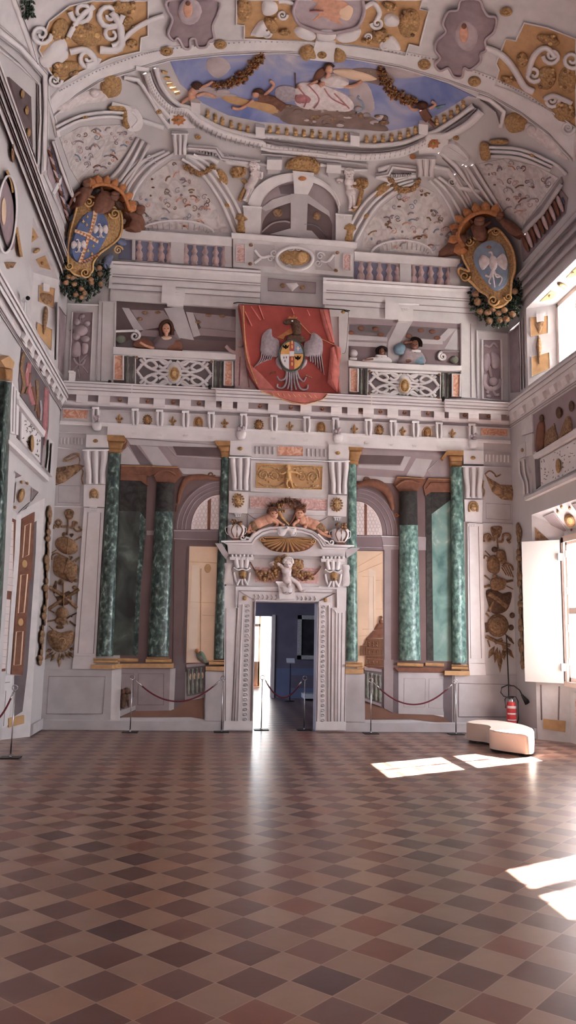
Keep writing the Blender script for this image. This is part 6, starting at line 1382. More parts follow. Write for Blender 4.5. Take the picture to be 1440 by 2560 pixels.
sh.poly(E_(1), 'balgreen', 0.31); sh.tube(E_(0.98), 14, 'greenslab', 0.32, closed=True, sm=False)
ch = MB('F', Zb, base=0.3)
def clipq(x0, x1, y0, y1, k=0.88):
    out = []
    for i in range(60):
        t = 2*pi*i/60; x = 695+k*150*cos(t); y = 690+k*185*sin(t)
        out.append((min(max(x, x0), x1), min(max(y, y0), y1)))
    r = [out[0]]
    for p in out[1:]:
        if hypot(p[0]-r[-1][0], p[1]-r[-1][1]) > 0.5: r.append(p)
    return ' '.join('%f,%f' % p for p in r)
for x0, x1, y0, y1, mt in ((540, 668, 500, 676, 'yellow'), (668, 724, 500, 640, 'red'), (724, 850, 500, 665, 'paleblue'), (540, 664, 676, 870, 'white'), (668, 720, 700, 870, 'red'), (724, 850, 672, 870, 'yellow'), (668, 722, 640, 700, 'white')): ch.poly(clipq(x0, x1, y0, y1), mt, 0.325)
for x, y in ((625, 590), (765, 720)): ch.ell(x, y, 13, 28, 'black', 0.328, 0.004); ch.poly('%d,%d %d,%d %d,%d %d,%d %d,%d' % (x-42, y-25, x, y, x+42, y-25, x+25, y+15, x-25, y+15), 'black', 0.328)
for x, y in ((603, 715), (632, 712), (615, 755)): ch.ell(x, y, 7, 13, 'blue', 0.328, 0.003)
ch.ell(765, 610, 10, 30, 'robe', 0.328, 0.004); ch.tube('740,600 765,620 800,600', 8, 'robe', 0.328)
for y in (540, 590, 730, 790): ch.ell(696, y, 12, 24, 'yellow', 0.328, 0.004)
thing('crowned_eagle_arms', 'grey eagle with spread wings and a quartered shield on the red banner', 'emblem', [('wing', w1), ('wing', w2), ('head', hd), ('crown', cr), ('tail_and_legs', tl), ('shield', sh, [('quarterings', ch)])])
# ---- upper balustrade -------------------------------------------------------------------
def railpx(lab, x0, y0, x1, y1, th, bh, posts, bals, mat='balrose'):
    """painted balustrade from (x0,y0) to (x1,y1): rail thickness th, baluster height bh"""
    sl = (y1-y0)/(x1-x0); Y = lambda x: y0+(x-x0)*sl
    r = MB('A'); r.poly([(x0, y0), (x1, y1), (x1, y1+th), (x0, y0+th)], 'white', 0.10, raw=True); r.tube([(x0, y0+2), (x1, y1+2)], 4, 'white', 0.11, sm=False, raw=True)
    g = MB('A'); g.poly([(x0, y0+th), (x1, y1+th), (x1, y1+th+bh), (x0, y0+th+bh)], 'skyblue', 0.012, raw=True)
    pm = MB('A')
    for a, b in posts: pm.poly([(a, Y(a)+th), (b, Y(b)+th), (b, Y(b)+th+bh), (a, Y(a)+th+bh)], 'white2', 0.08, raw=True)
    t = thing('painted_balustrade', lab, 'balustrade', [('rail', r), ('sky_ground', g)]+([('posts', pm)] if posts else []))
    for i, x in enumerate(bals):
        m = MB('A'); balus(m, x, Y(x)+th, Y(x)+th+bh, 18, mat, h=0.03, d=0.06)
        solo('baluster', '%s of the %s' % ('rose stone baluster, '+onth(i, len(bals)), lab.split(' on ')[0]), 'baluster', m, 'balusters of the %s' % lab.split(' on ')[0])
railpx('left upper balustrade on the cornice beside the blue shield', 296, 571, 580, 592, 24, 52, [(330, 338), (427, 460), (562, 580)], [348, 376, 403, 424, 464, 486, 513, 539, 560])
railpx('right upper balustrade on the cornice beside the eagle shield', 886, 628, 1150, 646, 22, 56, [(1000, 1028), (1125, 1150)], [903, 924, 949, 973, 994, 1034, 1053, 1077, 1101, 1122])
m = MB('A', d_); m.poly('495,672 1365,740 1362,775 498,708', 'white', 0.16); m.tube('495,672 1365,740', 12, 'white', 0.18, sm=False); bd = MB('A', d_); bd.poly('505,708 1345,772 1335,975 505,905', 'white2', 0.12); bd.poly('650,745 795,755 795,905 650,895', 'pale', 0.125); bd.poly('1075,790 1210,800 1210,935 1075,925', 'pale', 0.125)
mp = MB('A', d_); 
for q in ('530,750 590,755 588,875 527,870', '1270,815 1320,820 1318,928 1268,922'): mp.poly(q, 'pinkmarble', 0.14); mp.tube(q, 8, 'white', 0.145, sm=False, closed=True)
ov = MB('A', d_, base=0.11); ov.ell(935, 842, 105, 55, 'gold', 0.15, 0.05, n=28); ov.ell(985, 838, 34, 38, 'goldlit', 0.19, 0.02)
sc = MB('A', d_, base=0.11); EL = lambda k: ' '.join('%f,%f' % (932+k*125*cos(t), 848+k*78*sin(t)) for t in [2*pi*i/26 for i in range(26)])
sc.tube(EL(1), 26, 'white', 0.15, closed=True)
for x, y, r, k in ((905, 775, 24, 1), (960, 780, 24, -1), (890, 910, 22, -1), (960, 918, 22, 1), (790, 810, 30, 1), (765, 850, 24, -1), (1110, 830, 30, -1), (1095, 880, 24, 1)): sc.scroll(x, y, r, 15, 'white', 1.4, 0, k, 0.15)
sc.tube('655,790 700,840 760,830', 20, 'white', 0.14); sc.tube('655,880 700,845', 20, 'white', 0.14); sc.tube('1205,820 1160,870 1110,860', 20, 'white', 0.14); sc.tube('1205,920 1160,875', 20, 'white', 0.14)
for x, y in ((630, 755), (625, 885), (1228, 808), (1218, 932)): sc.ell(x, y, 14, 12, 'umber', 0.135, 0.02, n=10)
thing('central_parapet', 'projecting white parapet with an oval gilt medallion under the central arch', 'parapet', [('coping', m), ('body', bd), ('marble_insets', mp), ('medallion', ov), ('scrollwork', sc)])
# central arched window
def arcp(cx, cy, rx, ry, a0, a1, n=20): return [(cx+rx*cos(radians(a0+(a1-a0)*i/n)), cy-ry*sin(radians(a0+(a1-a0)*i/n))) for i in range(n+1)]
A0 = [(620, 690), (615, 480)]; out = arcp(925, 505, 318, 245, 172, 5); inn = arcp(965, 535, 270, 222, 5, 176)
m = MB('A', d_); m.poly(' '.join('%f,%f' % p for p in [(700, 690), (700, 500), (618, 480)]+out+[(1245, 540), (1228, 720)]+inn), 'white', 0.07); m.tube(' '.join('%f,%f' % p for p in out), 14, 'white', 0.09, sm=False); m.tube(' '.join('%f,%f' % p for p in inn), 9, 'groove', 0.072, sm=False)
bk = MB('A', d_); bk.poly(' '.join('%f,%f' % p for p in [(700, 690)]+inn[::-1]+[(1228, 725)]), 'grey', 0.01); bk.poly(' '.join('%f,%f' % p for p in arcp(950, 640, 245, 180, 172, 8)+[(1190, 722), (705, 680)]), 'coffer', 0.014); bk.tube('705,665 780,605 860,590 900,600', 14, 'grey', 0.02); bk.tube('1000,610 1080,620 1160,700', 14, 'dgrey', 0.02); bk.poly('760,680 900,640 1050,655 1105,715', 'pale', 0.02)
bk.poly('820,345 925,330 925,405 835,400', 'dgrey', 0.012)
ps = MB('A', d_); ps.poly('905,400 1025,405 1015,655 905,652', 'pale', 0.035); ps.poly('700,500 730,520 920,455 1020,462 1180,560 1170,520 1030,410 920,400 780,440', 'pale', 0.03); ps.ell(815, 530, 34, 30, 'umber', 0.02, 0.03); ps.ell(1085, 555, 28, 30, 'umber', 0.02, 0.03)
ks = MB('A', d_); ks.poly('920,240 1065,255 1060,335 1025,405 930,400', 'white', 0.10); ks.tube('918,245 1068,260', 14, 'white', 0.12, sm=False); ks.ell(985, 295, 28, 15, 'orange', 0.12, 0.02)
im = MB('A', d_); im.poly('575,482 705,492 690,690 590,685', 'white2', 0.09); im.tube('572,486 705,496', 16, 'white', 0.11, sm=False); guttae(im, 618, 500, 36, d_, 0.09); im.poly('1218,538 1330,548 1320,735 1218,720', 'white2', 0.09); im.tube('1215,540 1332,550', 16, 'white', 0.11, sm=False); guttae(im, 1265, 556, 36, d_, 0.09)
thing('arched_balcony_window', 'white arched painted window over the central parapet', 'arch', [('archivolt', m), ('recess', bk), ('mullion', ps), ('keystone', ks), ('imposts', im)])
# ================================================================== THE VAULT
f2 = (330, 120, 1.582)
rnd = random.Random(11)
def pts2s(p): return ' '.join('%f,%f' % q for q in p)
# ---- painted sky with its figures
sk = MB('A'); SKY = [(425, 154), (560, 139), (655, 136), (720, 137), (880, 150), (1000, 172), (1120, 210), (1190, 244), (1170, 240), (1120, 272), (1044, 314), (962, 329), (899, 325), (780, 316), (646, 304), (570, 288), (507, 258), (450, 210)]
sk.poly(SKY, 'skyfresco', 0.01)
cl = MB('A', f2)
for q, mt in (('585,240 620,225 680,235 760,240 840,240 900,255 960,280 1010,315 1000,330 900,322 760,312 620,300 580,270', 'darkcloud'), ('860,90 920,80 1000,95 1040,130 1000,150 900,125', 'darkcloud'), ('1000,75 1100,90 1180,105 1080,120 1020,110', 'cloud'), ('230,150 330,170 420,190 330,200 260,185', 'cloud'), ('300,45 360,40 390,80 340,120 300,90', 'cloud'), ('860,150 930,140 960,240 920,260 880,240', 'cloud'), ('520,230 600,220 640,250 580,275', 'darkcloud')): cl.poly(q, mt, 0.016, 0.02, sm=True, n=3)
for i in range(46):
    t = rnd.random(); x = 570+t*430; y = 240+t*45+rnd.uniform(-28, 45)*sin(pi*(0.1+t*.8)); cl.ell(x, y, rnd.uniform(10, 26), rnd.uniform(6, 12), rnd.choice(('darkcloud', 'darkcloud', 'cloud', 'umber')), 0.025, 0.02, n=10)
for x, y in ((900, 105), (930, 100), (960, 112), (1050, 98), (1100, 100), (330, 60), (300, 165), (360, 175), (870, 200), (930, 215)): cl.ell(x, y, 30, 12, 'cloud', 0.022, 0.012, n=12)
thing('sky_fresco', 'oval opening of painted blue sky with clouds in the vault', 'fresco', [('sky', sk), ('clouds', cl)])
w = MB('A', f2); w.ell(778, 85, 15, 19, 'skin', 0.04, 0.05); w.tube('780,100 765,130 740,150', 24, 'skin', 0.03); w.tube('800,120 840,150 880,150 910,130', 16, 'skin', 0.04); w.tube('735,130 690,150 650,155', 13, 'skin', 0.04)
c1 = MB('A', f2); c1.poly('650,150 700,138 760,150 800,165 850,190 878,225 860,250 800,250 740,245 680,240 645,215', 'robe', 0.035, 0.06, sm=True, n=3); c1.poly('745,125 790,108 830,118 858,140 830,160 770,150', 'robe', 0.045, 0.05, sm=True, n=3)
for q in ('660,160 690,200 680,235', '700,150 740,200 720,240', '760,160 790,200 850,230', '800,180 830,210 860,240'): c1.tube(q, 7, 'rosecloth', 0.09)
c2 = MB('A', f2); c2.poly('715,135 730,95 760,80 770,95 740,130 725,150', 'rust', 0.03, 0.03, sm=True); c2.poly('795,90 850,85 930,100 970,125 900,130 820,110', 'cream', 0.03, 0.03, sm=True); c2.poly('650,185 690,175 720,200 700,225 650,215', 'rosecloth', 0.06, 0.04, sm=True)
hr = MB('A', f2); hr.tube('760,90 768,68 785,64 800,75', 10, 'hair', 0.05); sp = MB('A', f2); sp.tube('646,100 648,160', 3, 'rust', 0.05, sm=False)
thing('person', 'painted woman in white and rose robes enthroned on a cloud in the sky', 'person', [('body', w), ('robe', c1), ('mantle', c2), ('hair', hr), ('sceptre', sp)])
a = MB('A', f2); a.ell(500, 175, 22, 16, 'hair', 0.04, 0.03); a.ell(490, 185, 16, 13, 'skin', 0.04, 0.05); a.tube('500,195 560,210 600,240', 40, 'skindark', 0.03, rise=0.05); a.tube('520,190 560,150 545,128', 13, 'skin', 0.04); a.tube('480,205 430,240 395,235', 14, 'skin', 0.03); wg = MB('A', f2); wg.poly('570,160 610,150 650,165 655,200 600,215 570,195', 'silver', 0.03, 0.02, sm=True); dr = MB('A', f2); dr.poly('330,170 400,190 480,210 560,215 600,260 560,262 470,235 380,215', 'ochre', 0.02, 0.03, sm=True)
thing('flying_angel', 'winged painted angel flying left of the enthroned woman', 'angel', [('body', a), ('wing', wg), ('drapery', dr)])
a = MB('A', f2); a.ell(258, 150, 22, 16, 'hair', 0.04, 0.04); a.tube('250,165 235,185 240,205', 34, 'skin', 0.03, rise=0.05); a.tube('265,160 300,145 320,132', 12, 'skin', 0.04); a.tube('230,195 205,210 192,230', 15, 'skin', 0.03); a.tube('255,190 290,180 330,195', 14, 'skin', 0.03); thing('painted_putto', 'painted child at the left rim of the sky pulling the laurel garland', 'putto', [('body', a)])
a = MB('A', f2); a.ell(1148, 228, 24, 18, 'hair', 0.04, 0.04); a.tube('1150,245 1160,265 1175,285', 38, 'skindark', 0.03, rise=0.05); a.tube('1130,245 1105,240 1095,225', 12, 'skin', 0.04); a.tube('1175,240 1200,225 1185,212', 12, 'skin', 0.04); a.tube('1175,285 1200,310', 16, 'skindark', 0.03); sc_ = MB('A', f2); sc_.poly('1195,235 1240,225 1230,238 1200,245', 'bluecloth', 0.03)
thing('painted_putto', 'painted child at the right rim of the sky holding the garland end', 'putto', [('body', a), ('ribbon', sc_)])
for lab, p in (('left', [(330, 148), (400, 135), (450, 105), (490, 60), (512, 34)]), ('right', [(985, 85), (1000, 130), (1030, 175), (1080, 205), (1115, 212)])):
    g = MB('A', f2); P = spl(p, False, 7)
    for i, (x, y) in enumerate(P):
        ww = 30*sin(pi*(i+2)/(len(P)+3))
        for k in range(8):
            aa = rnd.uniform(0, 6.28); X, Y = 330+(x+rnd.uniform(-.5, .5)*ww)/1.582, 120+(y+rnd.uniform(-.5, .5)*ww)/1.582; g.leaf(X, Y, X+12*cos(aa), Y+12*sin(aa), 4.2, ('rust', 'gold', 'orange')[k % 3], 0.05)
    thing('laurel_garland', 'gold laurel garland hanging in the %s half of the painted sky' % lab, 'garland', [('leaves', g)])
m = MB('A', f2); m.tube('890,255 915,240 910,215 892,200 898,188', 11, 'paleblue', 0.03); m.ell(895, 240, 18, 12, 'cloud', 0.03, 0.03); solo('painted_swan', 'pale swan swimming beside the cloud of the enthroned woman', 'bird', m)
# ---- balustrade ring round the sky
RIM = '118,62 130,110 160,165 195,205 240,222 262,245 340,285 420,312 500,322 520,308 700,328 880,345 900,352 980,358 1060,345 1140,310 1170,290 1230,268 1290,235 1345,195'
m = MB('A', f2); m.tube('60,100 75,150 110,205 160,245 215,250 255,285 340,330 430,360 515,378 530,392 700,415 880,430 980,428 1080,410 1165,370 1175,350 1250,345 1330,300 1380,250', 34, 'white', 0.05, n=3, rise=0.06)
m.tube('95,80 108,130 140,185 185,225 235,240 262,268 340,312 430,338 515,352 528,345 700,365 880,382 985,385 1080,372 1150,345 1200,330 1280,280 1350,230', 22, 'white2', 0.04, n=3); gm = MB('A', f2); gm.tube('75,88 92,140 128,198 175,235 228,246 258,276 340,320 430,350 515,365 528,368 700,390 880,406 985,408 1080,392 1155,358 1210,345 1290,295 1362,240', 6, 'groove', 0.075, n=3)
for k, (x, y) in enumerate([(250, 215), (505, 312), (880, 345), (1150, 300)]): m.poly([(f2[0]+(x+dx)/1.582, f2[1]+(y+dy)/1.582) for dx, dy in ((-16, 0), (20, 4), (20, 46), (-16, 40))], 'white', 0.09, raw=True)
br = MB('A', f2)
for q in ('120,95 140,100', '128,120 150,122', '138,145 162,142', '152,165 176,160', '170,182 190,176'): br.tube(q, 12, 'goldlit', 0.03, sm=False)
BP = [(300, 262), (330, 278), (358, 290), (392, 303), (427, 313), (458, 322), (545, 323), (577, 328), (612, 332), (647, 336), (680, 338), (713, 342), (745, 345), (783, 348), (815, 350), (845, 352), (928, 362), (960, 362), (993, 360), (1027, 355), (1060, 348), (1093, 338), (1122, 325), (1205, 292), (1235, 278), (1262, 262), (1288, 243), (1310, 222)]
thing('sky_rim_cornice', 'white moulded cornice curving round the painted sky', 'cornice', [('moulding', m), ('shadow_groove', gm), ('left_balusters', br)])
for i, (x, y) in enumerate(BP):
    b = MB('A', f2); b.tube([(x, y-17), (x, y+17)] and '%f,%f %f,%f' % (x, y-17, x, y+17), 11, 'goldlit', 0.02, sm=False); b.ell(x, y+8, 9, 8, 'goldlit', 0.03, 0.03, n=10); b.ell(x, y-8, 8, 6, 'gold', 0.03, 0.03, n=10)
    solo('gilt_baluster', 'tiny gilt baluster on the rim of the painted sky, %s' % (onth(i, len(BP)) if i < 20 else ORD[len(BP)-1-i]+' from the right' if i < len(BP)-1 else 'rightmost'), 'baluster', b, 'gilt balusters round the painted sky')
bd = MB('A', f2)
P = spl([(285, 285), (370, 322), (440, 345), (500, 352), (540, 352), (700, 368), (860, 380), (920, 388), (1000, 385), (1080, 370), (1140, 345)], False, 6)
for x, y in P: bd.ell(x, y, 9, 8, 'white', 0.05, 0.03, n=8)
solo('pearl_moulding', 'row of white painted pearls under the gilt balusters of the sky rim', 'moulding', bd)
# ---- transverse rib and coffered panels
RB = [(135, 292), (190, 243), (250, 205), (380, 165), (425, 152), (560, 138), (655, 134), (720, 135), (880, 148), (1000, 170), (1120, 206), (1220, 240), (1300, 285), (1370, 338), (1432, 405)]
RT = [(1438, 330), (1390, 285), (1310, 230), (1225, 190), (1110, 150), (1000, 128), (880, 112), (720, 100), (560, 104), (425, 118), (355, 132), (250, 170), (150, 222), (127, 250)]
m = MB('A'); m.poly(RB+RT, 'white', 0.03); m.tube(RB, 3, 'white', 0.05, sm=False, raw=True); g = MB('A'); g.tube([(x, y-7) for x, y in RB], 1.2, 'groove', 0.031, sm=False, raw=True)
thing('vault_rib', 'broad white rib arching across the vault in front of the painted sky', 'rib', [('band', m), ('groove', g)])
m = MB('A'); m.poly([(0, 0), (1440, 0), (1440, 320), (1390, 283), (1310, 228), (1225, 188), (1110, 148), (1000, 126), (880, 110), (720, 98), (560, 102), (425, 116), (355, 130), (250, 168), (150, 220), (100, 150), (0, 60)], 'white2', 0.012); solo('vault_field', 'pale vault field at the top edge of the picture between the ochre panels', 'panel', m)
def scrollpanel(lab, C, q, scrolls, blobs, extra=()):
    m = MB('A', C); m.poly(q, 'ochre', 0.02); b = MB('A', C); b.tube(q, 9*C[2]/2, 'white', 0.04, sm=False, closed=True); s = MB('A', C, base=0.02)
    for x, y, r, w_, a0, k in scrolls: s.scroll(x, y, r, w_, 'white', 1.5, a0, k, 0.04)
    for e in extra: s.tube(e[0], e[1], 'white', 0.035) if len(e) == 2 else s.poly(e[0], 'white', 0.035, 0.05, sm=True, n=3)
    g = MB('A', C, base=0.02)
    for x, y, rx, ry, r0 in blobs:
        g.ell(x, y, rx, ry, 'gold', 0.03, 0.06, rot=r0, n=14)
        for i in range(9): g.ell(x+rnd.uniform(-rx, rx)*.8, y+rnd.uniform(-ry, ry)*.8, rx*.22, rx*.2, ('gold', 'umber', 'goldlit')[i % 3], 0.06, 0.03, n=8)
    thing('vault_panel', lab, 'panel', [('ochre_ground', m), ('beaded_border', b), ('white_scrolls', s), ('gilt_fruit', g)])
scrollpanel('ochre vault panel with white scrollwork at the upper left', a_, '245,110 350,30 460,5 740,5 740,180 705,190 700,258 560,292 400,362 305,425 250,360 195,250', [(205, 170, 55, 26, 0, 1), (410, 60, 60, 30, pi, -1), (545, 75, 70, 34, 0, 1), (560, 170, 60, 30, pi/2, -1), (440, 290, 55, 30, 0, 1), (275, 400, 36, 20, 0, 1)], [(300, 150, 45, 60, 0.3), (430, 175, 80, 60, 0.2), (330, 345, 70, 38, -0.3), (620, 40, 60, 34, 0), (640, 110, 30, 30, 0), (660, 220, 30, 22, 0)],
            [('600,215 680,140 760,100 820,80', 30), ('340,185 400,90 470,30', 34), ('500,250 600,240 600,130 560,60', 40), ('350,260 430,250 480,310 430,330', 36), ('200,300 260,220 320,190 340,290 240,340', 0, 0)])
scrollpanel('ochre vault panel with the central oval picture at the top of the photograph', (560, 0, 2.571), '80,0 80,160 130,165 130,250 560,275 720,290 900,310 1165,360 1190,285 1255,300 1315,70 1258,60 1275,0', [(375, 95, 34, 20, 0, 1), (275, 215, 30, 18, 0, 1), (985, 150, 40, 24, pi, -1), (930, 240, 26, 16, pi, 1), (1030, 290, 34, 18, 0, 1)], [(130, 60, 50, 80, 0), (300, 160, 40, 60, -0.6), (390, 210, 40, 20, 0), (1190, 150, 70, 95, 0.2), (1000, 235, 60, 40, -0.5), (920, 265, 40, 16, 0), (1060, 40, 50, 30, 0.5)],
            [('170,225 220,150 260,140 300,220 230,240 190,230', 0, 0), ('1000,300 1060,230 1110,260 1135,320 1080,320', 0, 0), ('250,10 330,20 345,70 300,100 250,90', 0, 0), ('1030,110 1080,90 1130,130 1110,170 1040,165', 0, 0), ('450,190 520,170 590,230 560,262 480,240', 0, 0), ('720,240 780,200 880,190 850,260 760,275', 0, 0), ('600,200 640,185 710,195 715,250 650,268 600,250', 0, 0), ('460,30 400,10 350,10', 30), ('900,50 960,20 1000,80 980,130', 34)])
m = MB('A', (560, 0, 2.571)); m.poly('470,0 445,70 480,150 560,190 660,215 780,200 860,170 900,80 890,0', 'purplelit', 0.05, sm=False); bb = MB('A', (560, 0, 2.571)); bb.tube('470,0 445,70 480,150 560,190 660,215 780,200 860,170 900,80 890,0', 26, 'purplelit', 0.06); fg = MB('A', (560, 0, 2.571)); fg.poly('565,0 600,20 580,60 610,90 570,135 640,110 700,140 760,160 740,120 800,90 790,20 700,0', 'skin', 0.055, 0.03, sm=True); fg.poly('700,50 780,30 830,60 800,130 740,110', 'cream', 0.056, 0.03, sm=True); fg.tube('550,75 640,70', 12, 'rosecloth', 0.08)
thing('oval_picture', 'mauve oval picture with a reclining figure at the very top of the vault', 'picture', [('ground', m), ('rim', bb), ('figure', fg)])
scrollpanel('ochre vault panel with white scrollwork at the upper right', b_, '1180,115 1300,140 1440,195 1440,640 1370,590 1250,525 1120,460 1035,428 1055,350 1040,318 1090,195 1140,205', [(1230, 370, 46, 26, 0, 1), (1320, 280, 44, 24, pi, -1), (1420, 300, 50, 26, 0, 1), (1400, 640, 36, 20, 0, 1), (1320, 500, 40, 22, 0, 1)], [(1300, 200, 60, 24, 0.3), (1290, 390, 50, 60, 0.2), (1400, 400, 50, 70, 0), (1100, 400, 40, 16, 0.4), (1380, 560, 60, 50, 0.3), (1170, 300, 30, 40, 0)], [('990,240 1060,270 1120,330 1180,430 1230,460', 36), ('1200,380 1230,280 1290,240 1340,290', 30), ('1280,500 1330,480 1420,520', 30)])
for lab, C, q, cols in (('left', a_, '850,0 838,50 862,100 840,170 870,205 890,190 920,240 950,240 950,200 975,195 990,235 1030,235 1045,205 1070,190 1062,130 1092,60 1085,0', ((950, 60, 60, 70),)), ('right', b_, '865,0 850,50 800,60 775,120 790,160 745,205 735,250 760,290 735,325 760,355 800,340 830,385 870,385 880,340 910,350 960,310 960,270 990,250 985,200 1030,160 1040,90 1000,80 975,45 955,0', ((890, 180, 60, 80),))):
    m = MB('A', C); m.poly(q, 'purple', 0.045, 0.07, n=3); r = MB('A', C, base=0.05); r.tube(q, 14, 'purplelit', 0.07, closed=True); f = MB('A', C, base=0.05)
    for x, y, rx, ry in cols: f.ell(x, y, rx, ry, 'purplelit', 0.11, 0.02); f.ell(x-10, y-10, rx*.4, ry*.6, 'skin', 0.125, 0.02); f.ell(x-10, y-ry*.6, rx*.22, ry*.2, 'skindark', 0.13, 0.03)
    thing('mauve_cartouche', 'mauve scrolled cartouche on the vault rib, %s of the central oval picture' % lab, 'cartouche', [('shell', m), ('scrolled_edge', r), ('figure', f)])
RO = [(417, 129, 'at the far left of the rib'), (551, 112, 'left of the central gilt shells'), (805, 138, 'between the two gilt half shells'), (1061, 162, 'right of the central gilt shells'), (1186, 204, 'below the right mauve cartouche'), (1265, 30, 'highest at the upper right')]
for x, y, lab in RO: solo('gilt_rosette', 'round gilt rosette on the white rib %s' % lab, 'rosette', rosette_mb(x, y, 16, 11.5 if y < 150 else 13, 'gold', 'A', 0.04), 'gilt rosettes of the vault rib')
for lab, q in (('left', '120,235 140,290 110,295 90,305 68,290 58,265 75,240'), ('right', '238,250 275,262 290,290 270,312 232,305')): m = MB('A', b_, base=0.03); m.poly(q, 'gold', 0.06, 0.05, sm=True); solo('gilt_half_shell', 'gilt half shell on the %s of the central white keystone block of the rib' % lab, 'shell', m)
m = MB('A', b_); m.poly('140,205 238,215 230,312 110,300', 'white', 0.06); solo('rib_keystone', 'white keystone block crossing the rib under the central oval picture', 'keystone', m)
# ---- lunettes with grotesques
def grotesque(lab, C, q, ribs, n, seed, rw=14, apse=None):
    m = MB('A', C); m.poly(q, 'grotesque', 0.012); r = MB('A', C)
    for p in ribs: r.tube(p, rw, 'white', 0.04, rise=0.04)
    s = MB('A', C, base=0.012); rr = random.Random(seed); Q = [tuple(float(v) for v in t.split(',')) for t in q.split()]; xs_ = [p[0] for p in Q]; ys_ = [p[1] for p in Q]; k = 0; tries = 0
    while k < n and tries < 4000:
        tries += 1
        x = rr.uniform(min(xs_), max(xs_)); y = rr.uniform(min(ys_), max(ys_))
        if not inside(x, y, Q) or sdist(x, y, Q) < 8*C[2]: continue
        k += 1; mt = ('rust', 'purple', 'balrose', 'grey', 'umber', 'paleblue', 'orangemarble', 'silver')[rr.randrange(8)]; z = C[2]; t = rr.random()
        if t < 0.45: s.scroll(x, y, rr.uniform(4, 9)*z, 2.2*z, mt, 1.1, rr.uniform(0, 6), rr.choice((-1, 1)), 0.02)
        elif t < 0.75:
            a = rr.uniform(-0.8, 0.8); L = rr.uniform(6, 12)*z; s.tube('%f,%f %f,%f %f,%f' % (x-L*cos(a), y-L*sin(a), x+3*z*sin(a), y-3*z, x+L*cos(a), y+L*sin(a)), 3.6*z, mt, 0.02)
        else: s.ell(x, y, rr.uniform(2.5, 5)*z, rr.uniform(2, 4)*z, mt, 0.02, 0.015, n=10)
    P = [('shell', m), ('ribs', r), ('grotesques', s)]
    if apse:
        a = MB('A', C); cx, cy, rx, ry = apse; a.tube(pts2s(arcp(cx, cy, rx, ry, 175, 5, 16)), 6*C[2], 'white', 0.03, sm=False)
        for i in range(15): t = radians(170-160*i/14); a.tube('%f,%f %f,%f' % (cx+rx*.88*cos(t), cy-ry*.86*sin(t), cx+rx*.84*cos(t)*1, cy-ry*.35*sin(t)), 2.6*C[2], 'pale', 0.02, sm=False)
        P.append(('fluted_niche', a))
    thing('grotesque_lunette', lab, 'lunette', P)
grotesque('front left lunette painted with grotesques behind the left upper balustrade', PX, '430,400 455,402 487,440 540,520 575,582 300,566 337,497 367,447',
          ['436,384 380,420 335,480 310,560', '424,380 365,415 320,470 295,545', '412,378 355,405 305,462 285,520', '455,398 500,430 550,500 588,585', '470,392 515,425 565,495 600,570', '484,386 530,420 578,490 606,545'], 70, 3, rw=9, apse=(440, 585, 95, 34))
grotesque('front right lunette painted with grotesques behind the right upper balustrade', e_, '460,300 340,355 220,450 130,580 110,690 600,752 680,620 640,480 560,350',
          ['455,290 330,335 200,440 100,600 70,665', '430,275 300,320 170,425 70,580 40,660', '400,262 280,300 140,400 40,560 15,640', '530,275 600,350 660,450 720,590', '560,265 640,340 710,450 760,560', '590,255 680,330 760,440 800,520'], 70, 5, rw=20, apse=(360, 735, 190, 90))
grotesque('left side lunette painted with grotesques above the blue shield', PX, '150,345 200,318 300,312 345,335 330,362 300,400 235,462 205,470 175,420', ['140,318 200,290 280,280 345,290', '142,330 200,302 280,292 340,304', '345,345 300,420 240,480', '358,352 315,430 262,490', '372,360 330,440 290,495'], 45, 7, rw=9)
grotesque('right side lunette painted with grotesques above the eagle shield', e_, '830,175 1000,140 1200,190 1330,260 1110,560 1000,480 900,320', ['900,70 1100,85 1300,170 1380,240', '905,95 1100,112 1290,195', '910,125 1090,140 1280,215', '800,180 880,310 980,470', '760,190 850,330 950,480', '720,220 810,350 900,450'], 45, 9, rw=22)
# ---- consoles, stars and cornices of the corners
for lab, C, st, blk, con, fl in (('left', a_, (893, 602), '850,560 960,560 975,640 850,640', (860, 940, 670, 775), '940,735 1080,745 1110,790 1300,815'), ('right', b_, (725, 718), '650,680 790,690 810,760 655,770', (640, 740, 795, 885), '640,845 520,830 500,870 440,880')):
    m = MB('A', C); m.poly(blk, 'white', 0.06); s = MB('A', C, base=0.05); P = []
    for i in range(16): a = 2*pi*i/16; r = 36 if i % 2 == 0 else 24; P.append('%f,%f' % (st[0]+r*cos(a), st[1]+r*.8*sin(a)))
    s.poly(' '.join(P), 'orange', 0.08, 0.03); s.ell(st[0], st[1], 10, 9, 'gold', 0.11, 0.02)
    cm, cg = console_mb(C, *con, b=0.08, surf='A'); c2 = MB('A', C); c2.tube(fl, 30, 'white', 0.05, sm=False, rise=0.06); c2.tube(fl, 8, 'groove', 0.115, sm=False, rise=0.003)
    thing('corner_console', 'white console block with an orange star at the %s end of the sky rim' % lab, 'console', [('block', m), ('gilt_star', s), ('scroll', cm), ('groove', cg), ('cornice_run', c2)])
m = MB('A', d_); m.tube('470,150 560,185 700,195 760,215', 26, 'white', 0.05, sm=False, rise=0.05); m.tube('700,85 760,100 1100,125 1290,155', 30, 'white', 0.07, sm=False, rise=0.06); m.tube('700,125 1100,160 1440,200', 16, 'pale', 0.05, sm=False); m.tube('1110,200 1300,235 1440,240', 26, 'white', 0.05, sm=False, rise=0.05)
for i in range(24): x = 480+i*12; m.ell(x, 165+(x-480)*0.09, 4, 6, 'pale', 0.10, 0.01, n=8)
g = MB('A', d_); g.tube('480,172 700,205', 5, 'groove', 0.055, sm=False); g.tube('705,108 1290,172', 6, 'groove', 0.06, sm=False)
thing('vault_entablature', 'white dentilled entablature between the central arch and the sky rim', 'entablature', [('moulding', m), ('grooves', g)])
